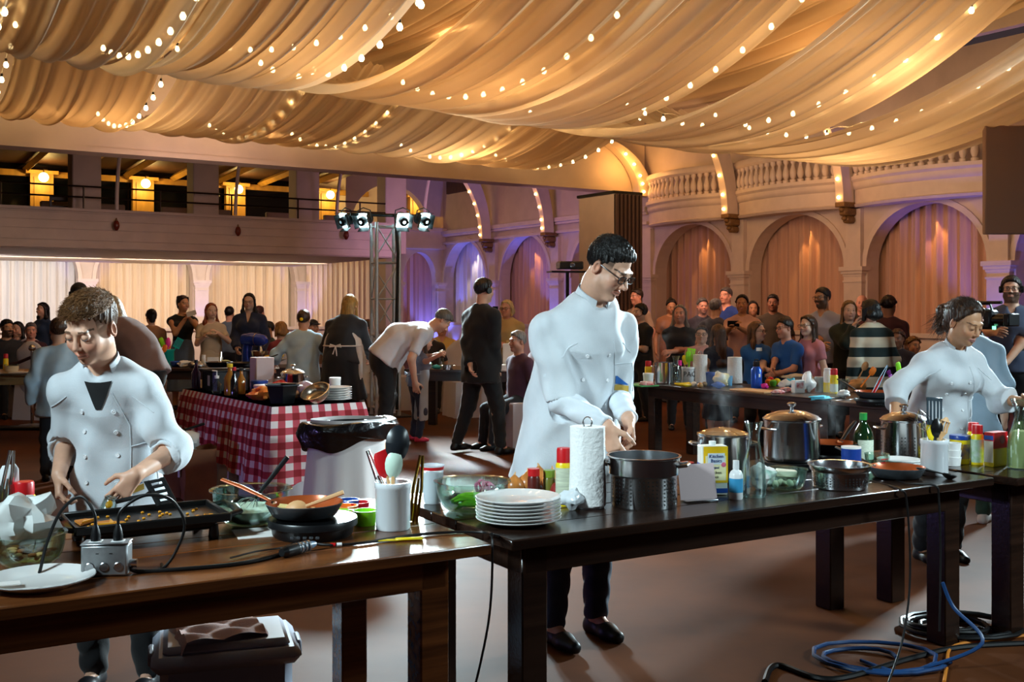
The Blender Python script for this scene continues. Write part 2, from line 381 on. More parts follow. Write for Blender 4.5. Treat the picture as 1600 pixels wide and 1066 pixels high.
# curved ribs with bulbs, springing from gilt corbels
bulb=MB().lathe([(0,-.038),(.014,-.036),(.022,-.024),(.024,-.010),(.019,.004),(.011,.018),(.010,.02)],10); nb=len(bulb.f)
bulb.lathe([(.011,.018),(.013,.02),(.013,.05),(.0,.052)],8,m=1)
m_sock=M('bulb_socket','#1a140d',.5)
bulb_me=mkmesh('bulb',bulb.v,bulb.f,[m_bulb,m_sock],bulb.m)
rb_me=mkmesh('bulb',*(lambda m:(m.v,m.f))(MB().ell((0,0,0),(.03,.03,.03),10)),[m_bulbo])
def rib(s,zt,lab,z0=3.2,R=2.3,w=.16,nb=6,corb=True):
    t=thing('vault_rib',lab,'rib'); t['kind']='structure'; b=MB(); n=16; pr=None; cen=[]
    zm=zt-z0
    for i in range(n+1):
        z=z0+zm*i/n; uo=R-math.sqrt(max(0,R*R-(z-z0)**2)); cen.append((uo,z))
        q=[H(14.5-.42-uo,s-w/2,z),H(14.5-.42-uo,s+w/2,z),H(14.5-.16-uo*.7,s+w/2,z),H(14.5-.16-uo*.7,s-w/2,z)]
        if pr:
            for j in range(4): b.add([pr[j],pr[(j+1)%4],q[(j+1)%4],q[j]],[(0,1,2,3)])
        else: b.add(q,[(0,1,2,3)])
        pr=q
    obj('rib_body',b,m_cream,t)
    for k in range(nb):
        i=1+int((n-1)*k/(nb-1)*.999); uo,z=cen[i]; o=obj('bulb',rb_me,[m_bulbo],t); o.location=H(14.5-.445-uo,s,z)
    if corb:
        c=MB(); c.box((0,0,-.04),(.34,.20,.08),b=.01); c.box((.03,0,-.15),(.28,.16,.14),b=.03); c.box((.06,0,-.28),(.2,.13,.12),b=.03)
        for k in range(3): c.ell((-.12+.03*k,0,-.12-.07*k),(.04,.05,.04),8)
        o=obj('corbel',c,m_gold,t); o.location=H(14.5-.25,s,z0); o.rotation_euler=(0,0,TH)
rib(23.13,4.75,'curved rib of bulbs above the pilaster nearest the corner'); rib(20.39,4.75,'curved rib of bulbs above the man in the black suit')
rib(14.49,4.6,'curved rib of bulbs in front of the balusters, over the grey-haired crowd',nb=5); rib(11.84,4.4,'curved rib of bulbs in front of the balusters, over the man in the check shirt',nb=4)
# long header beam and the arched rib at its end
bm=MB(); p0=H(-5,17.2,0); p1=H(14.45,17.2,0); dr=(p1-p0).normalized(); nn=Vector((dr.y,-dr.x,0))
for (z0,z1,y0,y1) in ((3.90,5.4,0,.4),(3.84,3.92,-.03,.43)):
    vs=[p+nn*(-y)+Vector((0,0,z)) for p in(p0,p1) for y in(y0,y1) for z in(z0,z1)]
    bm.add(vs,[(0,1,3,2),(4,6,7,5),(0,4,5,1),(2,3,7,6),(0,2,6,4),(1,5,7,3)])
o=struct('header_beam',bm,m_beam); 
t=thing('vault_rib','wide lit rib arching down the end of the long beam to the slatted tower','rib'); t['kind']='structure'
b=MB(); pr=None; cen=[]
for i in range(17):
    a=i/16*1.15; uo=14.1-1.6*(1-math.cos(a)); z=3.75+1.15*math.sin(a); cen.append((uo,z))
    q=[H(uo,16.95,z),H(uo,17.15,z),H(uo+.35,17.15,z),H(uo+.35,16.95,z)]
    if pr:
        for j in range(4): b.add([pr[j],pr[(j+1)%4],q[(j+1)%4],q[j]],[(0,1,2,3)])
    pr=q
obj('rib_body',b,m_beam,t)
for i in (1,3,5,8,11): o=obj('bulb',rb_me,[m_bulbo],t); o.location=H(cen[i][0]+.1,16.92,cen[i][1])
# slatted tower
sl=thing('slatted_tower','tall beige box with a dark slatted front standing against the right wall','panel tower'); sl['kind']='structure'
b=MB(); b.box((0,0,1.75),(.6,1.04,3.5)); o=obj('box_body',b,m_plaster,sl); o.location=H(12.2,15.52,0); o.rotation_euler=(0,0,TH)
b=MB(); b.box((0,0,3.52),(.66,1.1,.05)); b.box((0,-.525,1.75),(.6,.015,3.46)); o=obj('black_edging',b,m_black,sl); o.location=H(12.2,15.52,0); o.rotation_euler=(0,0,TH)
for i in range(7):
    b=MB().box((0,0,1.75),(.045,.05,3.48)); o=obj('slat',b,M('brown_slat','#5a463a',.5),sl); o.location=H(11.93+i*.09,14.96,0); o.rotation_euler=(0,0,TH)
# beige panel hung high near the camera's right edge
hp=MB(); hp.box((0,0,0),(1.9,.08,1.16),b=.01); o=struct('hanging_panel',hp,M('panel_beige','#a08371',.7)); o.location=P(1537,283,11.5)+Vector((.95,0,.01)); tag(o,'plain beige panel hung flat below the balustrade','panel')
# ------------------------------------------------------------------ left mezzanine
mz=MB(); mz.box((0,0,0),(17.6,.16,.76)); 
for z in (.34,.30,.16,.0,-.2,-.34): mz.box((0,-.09-(.03 if abs(z)>.3 else 0),z),(17.6,.04,.04 if abs(z)>.3 else .02))
mez=struct('balcony_front',mz,m_plaster); mez.location=H(1.8,21.0,2.92); mez.rotation_euler=(0,0,TH)
b=MB(); b.box((0,0,0),(17.6,6.0,.14)); o=struct('balcony_floor',b,m_plaster); o.location=H(1.8,24.0,2.62); o.rotation_euler=(0,0,TH)
b=MB(); b.box((0,0,0),(19,.1,2.2)); wu=struct('wall_upper',b,m_night); wu.location=H(3.3,27.08,4.3); wu.rotation_euler=(0,0,TH)
b=MB(); b.add([H(-6,17.5,5.2),H(-6,27.1,4.8),H(11.6,27.1,4.8),H(11.6,17.5,5.2)],[(0,1,2,3)]); struct('ceiling_mezzanine',b,m_dkwood)
for i in range(13):
    u=-2.6+i*1.12; b=MB(); a0=H(u,17.6,5.08);a1=H(u,26.95,4.68); b.tube([a0,a1],[.09,.09],4); struct('rafter',b,m_yel,D.objects['ceiling_mezzanine'])
b=MB(); b.box((0,0,0),(19,.12,.14)); o=struct('wall_plate',b,m_yel,wu); o.location=(0,-.08,.28)
for px,gl in ((64,'leftmost'),(222,'second'),(366,'third'),(508,'fourth, half hidden'),(650,'fifth')):
    d=(px-800)/F; Z=26.9/(-su*d+cu); u=Z*(cu*d+su)
    b=MB(); b.box((0,0,3.65),(.50,.16,1.95)); b.box((0,-.09,3.65),(.34,.03,1.7)); b.box((0,-.04,4.6),(.7,.2,.08)); o=struct('door_casing',b,m_yel); o.location=H(u,26.85,0); o.rotation_euler=(0,0,TH)
    t=thing('globe_lamp',gl+' lit globe lamp from the frame edge along the upper gallery','lamp',H(u,26.55,4.46),0,'globe lamps along the upper gallery')
    obj('globe',MB().ell((0,0,0),(.11,.11,.11),14),M('lit_globe',(1.0,.72,.25),.4,emit=14),t); obj('bracket',MB().tube([(0,0,.1),(0,0,.18),(0,.2,.2)],.012,6),m_rail,t)
    lamp('globe_light','POINT',H(u,26.3,4.42),30,(1,.66,.2),.1)
# mezzanine piers and thin ribs
for i,px in enumerate((132,317,475,612)):
    d=(px-800)/F; Z=21.6/(-su*d+cu); u=Z*(cu*d+su)
    b=MB(); b.box((0,0,3.9),(.52,.45,2.5),b=.02); o=struct('pier',b,m_plaster); o.location=H(u,21.6,0); o.rotation_euler=(0,0,TH)
    b=MB(); b.tube([H(u+.42,20.85-.02*k*k*.3,3.3+k*.16) for k in range(8)],.035,6); o=struct('gallery_rib',b,m_cream)
    bo=obj('bulb',rb_me,[m_bulbo],o); bo.location=H(u+.42,20.6,4.42)
# railing with posts, benches and chairs on the gallery
t=thing('gallery_railing','slim dark two-bar metal railing above the long balcony front','railing')
for z in (3.72,3.52): obj('rail_bar',MB().tube([H(-6,21.06,z),H(10.4,21.06,z)],.018,6),m_rail,t)
for k in range(11): obj('rail_post',MB().tube([H(-4.2+k*1.4,21.06,3.3),H(-4.2+k*1.4,21.06,3.73)],.018,6),m_rail,t)
for k,(px0,px1) in enumerate(((62,198),(248,366),(412,468),(500,580))):
    d=((px0+px1)/2-800)/F; Z=23/(-su*d+cu); u=Z*(cu*d+su); w=(px1-px0)/F*Z/(cu-su*.3)*.62
    b=MB(); b.box((0,0,.45),(w,.12,.9),b=.02); b.box((0,-.3,.42),(w,.5,.1),b=.02); o=obj('bench',b,M('bench_vinyl','#a58f80',.6)); o.location=H(u,23,2.69); o.rotation_euler=(0,0,TH); tag(o,['beige bench back between the first pair of gallery lamps','beige bench back between the second and third gallery lamps','short beige bench back beside the third gallery lamp','beige bench back behind the floodlights on the gallery'][k],'bench')
for px in (98,140):
    t=thing('gallery_chair','dark brown chair back above the balcony front, '+('nearer the first globe lamp' if px<120 else 'nearer the pier'),'chair',H(0,0,0),0,'brown chairs on the gallery'); d=(px-800)/F; Z=21.75/(-su*d+cu); t.location=H(Z*(cu*d+su),21.75,2.69); t.rotation_euler=(0,0,TH)
    br=M('brown_chair','#2f1c14',.4)
    obj('seat',MB().box((0,0,.45),(.4,.4,.06),b=.01),br,t); b=MB(); b.box((0,.2,.86),(.4,.04,.08),b=.01); b.box((0,.2,.7),(.4,.04,.05)); obj('backrest',b,br,t)
    for x in(-.18,.18):
        for y in(-.18,.2): obj('leg',MB().box((x,y,.22 if y<0 else .45),(.04,.04,.44 if y<0 else .9)),br,t)
for px,py,gl in ((182,353,'below the pair of gallery chairs'),(372,362,'above the woman in the navy jacket'),(541,368,'beside the lighting truss')):
    d=(px-800)/F; Z=20.8/(-su*d+cu); loc=P(px,py,Z)
    t=thing('votive_sconce','small red glass sconce on the balcony front '+gl,'sconce',loc,TH,scale=.78,group='red sconces on the balcony front')
    obj('glass_cup',MB().lathe([(0,-.12),(.03,-.11),(.065,-.05),(.075,.0),(.065,.07),(.04,.12)],14),M('red_glass','#5a1f12',.25,emit=.08),t)
    obj('finial',MB().lathe([(.03,.12),(.02,.17),(.0,.2)],8),m_gold,t); obj('wall_plate',MB().lathe([(0,-.02),(.05,-.02),(.05,.02),(0,.02)],10,R=RX(pi/2),c=(0,.09,0)),m_gold,t)
    obj('flame',MB().ell((0,0,-.03),(.02,.02,.03),8),M('sconce_flame',(1,.35,.1),.5,emit=12),t)
# ------------------------------------------------------------------ ceiling drapes and bulb strings
m_sheer=sheer('sheer_ivory','#e6d3b8',.13,.42); m_sheer2=sheer('sheer_champagne','#d8bd98',.10,.42)
def drape(u0,u1,v0,v1,vl,zl,a,label,mat,seed,amp=1.0,zt=0):
    r=np.random.RandomState(seed); nf=[(r.uniform(3,6),r.rand()*6,.030),(r.uniform(7,11),r.rand()*6,.022),(r.uniform(13,18),r.rand()*6,.012)]
    w1=r.uniform(.5,1.5)
    def fn(s,t):
        v=v0+(v1-v0)*t; d=v-vl; z=zl+.10+.012*max(0,u0)+a*d*d*(1 if abs(d)<4.6 else 1); e=0
        for f,p,A in nf: e+=A*math.sin(2*pi*f*s+p+.7*math.sin(t*3*w1+p)+1.1*(t-.5)*math.sin(p*3))
        g=1-.10*min(1,(abs(d)/3.4))**2; u=(u0+u1)/2+(u1-u0)*(s-.5)*g+.05*math.sin(t*5+seed)
        edge=-.10*(abs(s-.5)*2)**4*(0.4) ; z+=e*amp*1.25+edge+.10*(4*(s-.5)**2)*.3+zt*(s-.5)
        return HD(u,v,z)
    b=MB(); b.grid(fn,72,46); o=obj('ceiling_drape',b,mat,ang=None); tag(o,label,'drape',None); return o
S1=[(-1.9,-.45,'sheer ivory swag at the near edge of the front row, outermost beside the entrance side'),(-.5,.85,'sheer ivory swag of the front row whose foot hangs over the boy chef'),(.75,1.95,'sheer ivory swag of the front row above the mezzanine lamps'),(1.9,3.2,'sheer ivory swag of the front row, above the checkered table'),(3.6,5.05,'broad golden sheer swag of the front row straight above the tall chef'),(5.05,6.4,'greyish sheer swag of the front row, cooler than its neighbours'),(6.5,8.4,'very wide sheer swag of the front row above the crowd'),(8.3,10.3,'outermost golden sheer swag of the front row, covering the balusters')]
for i,(a,b,l) in enumerate(S1): drape(a,b,2.2,9.3,[7,7,7,7,7,7,6.7,6.2][i],[3.22,3.22,3.24,3.26,3.27,3.22,3.12,3.04][i],[.1,.1,.1,.1,.105,.12,.12,.11][i],l,m_sheer if i!=4 else m_sheer2,i+1)
S2=[(-.8,1.25,'ivory swag of the back row ending at the frame edge'),(1.3,2.65,'ivory swag of the back row, first before the bulb string over the gallery lamps'),(2.8,4.25,'ivory swag of the back row above the second gallery lamp'),(4.15,5.5,'shaded ivory swag of the back row above the third gallery lamp'),(5.45,7.35,'folded golden swag of the back row above the lighting truss'),(7.3,9.2,'last golden swag of the back row, next to the slatted tower')]
for i,(a,b,l) in enumerate(S2): drape(a,b,9.35,13.4,11.4,3.52,.13,l,m_sheer2 if i%2 else m_sheer,30+i,.8)
for i in range(6): drape(-.6+i*1.9,1.5+i*1.9,3.2,13.2,8.6+.2*(i%2),4.35,.03,'upper liner of champagne sheer seen through the gaps between swags, strip '+['over the boy','over the gallery','over the checkered table','over the tall chef','over the crowd','over the balusters'][i],m_sheer2,60+i,1.6)
m_cord=M('white_cord','#cfc4b0',.6)
def string(u,v0,v1,vl,zl,a,label,du=.0):
    t=thing('string_lights',label,'string lights'); n=int(abs(v1-v0)/.30); pts=[]
    for i in range(n*2+1):
        v=v0+(v1-v0)*i/(n*2); pts.append(HD(u+du*(v-vl),v,zl+.20+.012*max(0,u)+a*(v-vl)**2+.012*math.cos(i*pi)))
    obj('wire',MB().tube(pts,.005,5),m_cord,t)
    for i in range(1,n*2,2): o=obj('bulb',bulb_me,[m_bulb,m_sock],t); o.location=pts[i]-Vector((0,0,.055))
string(.82,4.6,9.2,7,3.2,.1,'bulb string beside the front swag over the boy chef'); string(1.93,4.6,9.2,7.2,3.34,.11,'bulb string in the gap just before the swag over the checkered table')
string(3.42,4.4,9.2,7.1,3.34,.12,'bulb string in the wide gap before the broad golden swag'); string(3.75,5.8,9.8,8.4,3.9,.1,'short upper bulb string crossing the wide gap',du=-.35)
string(5.06,4.4,9.2,7.1,3.36,.12,'bulb string in the gap between golden and greyish swags'); string(6.46,4.0,9.0,7.0,3.26,.12,'bulb string in the dark gap after the greyish swag')
string(8.0,4.0,9.0,6.4,3.26,.12,'bulb string glowing through the very wide swag'); string(9.3,3.6,8.6,6.1,3.24,.11,'bulb string glowing through the outermost golden swag',du=.1)
for u,l in ((1.28,'back row bulb string nearest the frame edge'),(2.74,'back row bulb string looping over the first gallery lamps'),(4.22,'back row bulb string beside the shaded swag'),(5.46,'back row bulb string over the third gallery lamp'),(7.33,'back row bulb string before the last golden swag'),(9.2,'back row bulb string beside the end of the long beam')): string(u,9.4,13.3,11.4,3.5,.13,l)
# ------------------------------------------------------------------ implicit-surface bodies
def A3(v): return np.array(v,np.float32)
class SDF:
    def __init__(s): s.p=[]
    def rc(s,a,b,r1,r2=None,k=.02,flat=None,op='u'):
        s.p.append(('rc',A3(a),A3(b),r1,r1 if r2 is None else r2,k,flat,op)); return s
    def el(s,c,r,R=None,k=.02,op='u'):
        s.p.append(('el',A3(c),A3(r) if hasattr(r,'__len__') else A3((r,r,r)),None if R is None else np.array(R,np.float32),k,None,op)); return s
    def plane(s,p,n,k=.01,lim=None): s.p.append(('pl',A3(p),A3(n)/np.linalg.norm(n),k,lim)); return s
    def fn(s,f): s.p.append(('fn',f)); return s
    def bounds(s,pad=.03):
        lo=np.full(3,1e9);hi=-lo
        for q in s.p:
            if q[0]=='rc' and q[7]=='u': r=max(q[3],q[4]); lo=np.minimum(lo,np.minimum(q[1],q[2])-r); hi=np.maximum(hi,np.maximum(q[1],q[2])+r)
            elif q[0]=='el' and q[6]=='u': r=q[2].max() if q[3] is not None else q[2]; lo=np.minimum(lo,q[1]-r); hi=np.maximum(hi,q[1]+r)
        return lo-pad,hi+pad
    def eval(s,lo,hi,h):
        ax=[np.arange(lo[i],hi[i]+h,h,dtype=np.float32) for i in range(3)]
        Fd=np.full([len(a) for a in ax],.5,np.float32)
        for q in s.p:
            t=q[0]
            if t=='fn': Fd=q[1](Fd,ax[0][:,None,None],ax[1][None,:,None],ax[2][None,None,:]).astype(np.float32); continue
            if t=='pl':
                _,p,n,k,lim=q; X,Y,Z=ax[0][:,None,None],ax[1][None,:,None],ax[2][None,None,:]
                d=(X-p[0])*n[0]+(Y-p[1])*n[1]+(Z-p[2])*n[2]
                if lim is not None: d=np.where(lim(X,Y,Z),d,-1)
                m=np.maximum(k-np.abs(Fd-d),0)/k; Fd=np.maximum(Fd,d)+m*m*k/4; continue
            if t=='rc': _,a,b,r1,r2,k,flat,op=q; r=max(r1,r2); l=np.minimum(a,b)-r;u=np.maximum(a,b)+r
            else: _,c,rr,R,k,_f,op=q; r=rr.max(); l=c-(rr if R is None else r);u=c+(rr if R is None else r)
            m=k+2*h; sl=[]; ok=True
            for i in range(3):
                i0=max(0,int((l[i]-m-lo[i])/h)); i1=min(len(ax[i]),int((u[i]+m-lo[i])/h)+2)
                if i1<=i0: ok=False
                sl.append(slice(i0,i1))
            if not ok: continue
            sl=tuple(sl); X,Y,Z=ax[0][sl[0]][:,None,None],ax[1][sl[1]][None,:,None],ax[2][sl[2]][None,None,:]
            if t=='rc':
                ba=b-a; L2=max(float(ba@ba),1e-9)
                px,py,pz=X-a[0],Y-a[1],Z-a[2]; tt=np.clip((px*ba[0]+py*ba[1]+pz*ba[2])/L2,0,1)
                wx,wy,wz=px-tt*ba[0],py-tt*ba[1],pz-tt*ba[2]
                if flat is not None:
                    n,sc=flat; wn=(wx*n[0]+wy*n[1]+wz*n[2])*(sc-1); wx=wx+wn*n[0];wy=wy+wn*n[1];wz=wz+wn*n[2]
                d=np.sqrt(wx*wx+wy*wy+wz*wz)-(r1+(r2-r1)*tt)
            else:
                px,py,pz=X-c[0],Y-c[1],Z-c[2]
                if R is not None:
                    px,py,pz=[px*R[0][j]+py*R[1][j]+pz*R[2][j] for j in range(3)]
                qx,qy,qz=px/rr[0],py/rr[1],pz/rr[2]
                k0=np.sqrt(qx*qx+qy*qy+qz*qz); d=(k0-1)*float(rr.min()) if rr.max()/rr.min()<1.02 else k0*(k0-1)/np.maximum(np.sqrt((qx/rr[0])**2+(qy/rr[1])**2+(qz/rr[2])**2),1e-4)
            sub=Fd[sl]
            if op=='u': m=np.maximum(k-np.abs(sub-d),0)/k; Fd[sl]=np.minimum(sub,d)-m*m*k/4
            else: m=np.maximum(k-np.abs(sub+d),0)/k; Fd[sl]=np.maximum(sub,-d)+m*m*k/4
        return Fd
def nets(Fd,lo,h):
    S=Fd<0; n=np.array(Fd.shape)
    c=np.zeros(n-1,np.uint8)
    for i in(0,1):
        for j in(0,1):
            for k in(0,1): c+=S[i:n[0]-1+i,j:n[1]-1+j,k:n[2]-1+k]
    mix=(c>0)&(c<8); I=np.argwhere(mix)
    if len(I)==0: return np.zeros((0,3)),np.zeros((0,4),int)
    idx=np.full(n-1,-1,np.int64); idx[mix]=np.arange(len(I))
    V={(i,j,k):Fd[I[:,0]+i,I[:,1]+j,I[:,2]+k] for i in(0,1) for j in(0,1) for k in(0,1)}
    acc=np.zeros((len(I),3),np.float32); cnt=np.zeros(len(I),np.float32)
    for a in range(3):
        for p in(0,1):
            for q in(0,1):
                e0=[0,0,0];e0[(a+1)%3]=p;e0[(a+2)%3]=q;e1=list(e0);e1[a]=1
                f0,f1=V[tuple(e0)],V[tuple(e1)]; x=(f0<0)!=(f1<0); t=np.where(x,f0/np.where(x,f0-f1,1),0)
                o=np.array(e0,np.float32)[None].repeat(len(I),0); o[:,a]=t; acc+=o*x[:,None]; cnt+=x
    vs=lo+(I+acc/cnt[:,None])*h; fs=[]
    for a in range(3):
        b,c_=(a+1)%3,(a+2)%3
        s0=[slice(None)]*3;s1=[slice(None)]*3;s0[a]=slice(0,-1);s1[a]=slice(1,None)
        E=S[tuple(s0)]!=S[tuple(s1)]; J=np.argwhere(E); ok=(J[:,b]>0)&(J[:,c_]>0)&(J[:,b]<n[b]-1)&(J[:,c_]<n[c_]-1); J=J[ok]
        ins=S[J[:,0],J[:,1],J[:,2]]
        def at(db,dc): K=J.copy();K[:,b]+=db;K[:,c_]+=dc; return idx[K[:,0],K[:,1],K[:,2]]
        q=np.stack([at(-1,-1),at(0,-1),at(0,0),at(-1,0)],1); q[~ins]=q[~ins][:,::-1]; fs.append(q)
    return vs,np.concatenate(fs)
def surf(sdf,h,boxes=(),lo=None,hi=None):
    """one mesh from an implicit body; boxes = [(lo,hi,h)] are meshed finer"""
    l,u=sdf.bounds(); lo=l if lo is None else np.maximum(np.array(lo,float),l); hi=u if hi is None else np.minimum(np.array(hi,float),u)
    vs,fs=nets(sdf.eval(lo,hi,h),lo,h); VS=[];FS=[];o=0
    if len(boxes):
        keep=np.ones(len(fs),bool)
        for (bl,bh,_) in boxes:
            ins=np.all((vs>np.array(bl)+1.2*h)&(vs<np.array(bh)-1.2*h),1); keep&=~ins[fs].all(1)
        fs=fs[keep]
    VS.append(vs);FS.append(fs);o=len(vs)
    for (bl,bh,bh_) in boxes:
        v2,f2=nets(sdf.eval(np.array(bl,float),np.array(bh,float),bh_),np.array(bl,float),bh_); VS.append(v2);FS.append(f2+o);o+=len(v2)
    vs=np.concatenate(VS);fs=np.concatenate(FS); used=np.unique(fs); mp=np.zeros(len(vs),np.int64);mp[used]=np.arange(len(used))
    return vs[used],mp[fs]
def fastmesh(name,vs,fs,mats,cols=None):
    me=D.meshes.new(name); nv,nf=len(vs),len(fs); me.vertices.add(nv); me.vertices.foreach_set('co',np.asarray(vs,np.float32).ravel())
    me.loops.add(nf*4); me.loops.foreach_set('vertex_index',np.asarray(fs,np.int32).ravel())
    me.polygons.add(nf); me.polygons.foreach_set('loop_start',np.arange(0,nf*4,4,dtype=np.int32)); me.polygons.foreach_set('loop_total',np.full(nf,4,np.int32))
    for m in mats: me.materials.append(m)
    me.update(calc_edges=True); me.validate(); me.shade_smooth()
    if cols is not None:
        at=me.color_attributes.new('Col','FLOAT_COLOR','POINT'); c=np.ones((len(me.vertices),4),np.float32); c[:,:3]=cols[:len(c)]; at.data.foreach_set('color',c.ravel())
    return me
V3=lambda *a: np.array(a,float)
def nrm(v): v=np.array(v,float); return v/max(np.linalg.norm(v),1e-9)
def rot(yaw,pitch,roll=0):   # columns: lateral(left hand side), back, up ; pitch>0 looks down
    return np.array(Matrix.Rotation(yaw,3,'Z')@Matrix.Rotation(pitch,3,'X')@Matrix.Rotation(roll,3,'Y'))
def ik(S,W,a,b,pole):
    d=W-S; L=np.linalg.norm(d); 
    if L>(a+b)*.995: W=S+d*((a+b)*.995/L); d=W-S; L=np.linalg.norm(d)
    if L<.15*(a+b): L=.15*(a+b)
    u=nrm(d); x=(a*a-b*b+L*L)/(2*L); hgt=math.sqrt(max(a*a-x*x,0)); p=np.array(pole,float); p=p-u*(p@u)
    return S+u*x+nrm(p)*hgt, W
def hand(s,W,d,n,th,sc=1.0,curl=.5,spread=1.0,k=.006,tc=.5):
    """palm from wrist W along d, n = direction the palm faces, th = thumb side; curled fingers"""
    d=nrm(d); n=nrm(np.array(n)-d*(np.array(n)@d)); w=nrm(np.cross(d,n)); 
    if w@np.array(th)<0: w=-w
    pc=W+d*.05*sc
    s.rc(W-d*.005,W+d*.02*sc,.024*sc,.026*sc,k=.015,flat=(n,1.35))
    for o in (-.026,-.009,.009,.026): s.rc(W+d*.018*sc+w*o*.7*sc,W+d*.088*sc+w*o*sc,.0155*sc,.0115*sc,k=.012,flat=(n,1.1))
    for i,(o,L) in enumerate(((.030,.074),(.010,.083),(-.011,.077),(-.030,.060))):
        b=W+d*(.088-.004*abs(i-1))*sc+w*o*sc; a=curl*(.75+.12*i); dd=d+w*(o*1.6*spread); ang=.25*a+.05; p=b
        for seg,(f,r0,r1) in enumerate(((.46,.0098,.0090),(.30,.0088,.0080),(.24,.0080,.0066))):
            ang+= (0,.85,.65)[seg]*a+(.5*a if seg==0 else 0); v=nrm(dd*math.cos(ang)+n*math.sin(ang)); q=p+v*L*f*sc
            s.rc(p,q,r0*sc,r1*sc,k=.003); p=q
    b=W+d*.022*sc+w*.026*sc+n*.006*sc; v1=nrm(d*.62+w*.75+n*.35); q=b+v1*.042*sc; s.rc(b,q,.0145*sc,.0115*sc,k=.012)
    v2=nrm(v1*(1-.35*tc)+d*.6+n*.7*tc-w*.5*tc); q2=q+v2*.032*sc; s.rc(q,q2,.0105*sc,.0095*sc,k=.003); v3=nrm(v2+n*.35*tc-w*.35*tc); s.rc(q2,q2+v3*.026*sc,.0095*sc,.0072*sc,k=.003)
    return W+d*.1*sc
SKIN={'fair':'#dcaa8e','pale':'#e6bda6','tan':'#c8946f','brown':'#8f6047','rosy':'#d99d84'}
m_lash=M('eyelash','#1c1110',.5); m_eyew=M('eye_white','#d9d2cb',.15); m_iris=M('iris','#2b1a10',.1)
def skinmat(t): return M('skin_'+t,SKIN[t],.48,vcol=True,noise=(60,.06),sss=.08)
def clothmat(c,rough=.85,bump=(220,.12)): return M('cloth_'+c.strip('#'),c,rough,noise=(7,.10),bump=bump,sheen=.15)
def hairmat(c): return M('hair_'+c.strip('#'),c,.42,noise=(45,.45),bump=(90,.5),stretch=(1,1,.18))
PEOPLE=[]
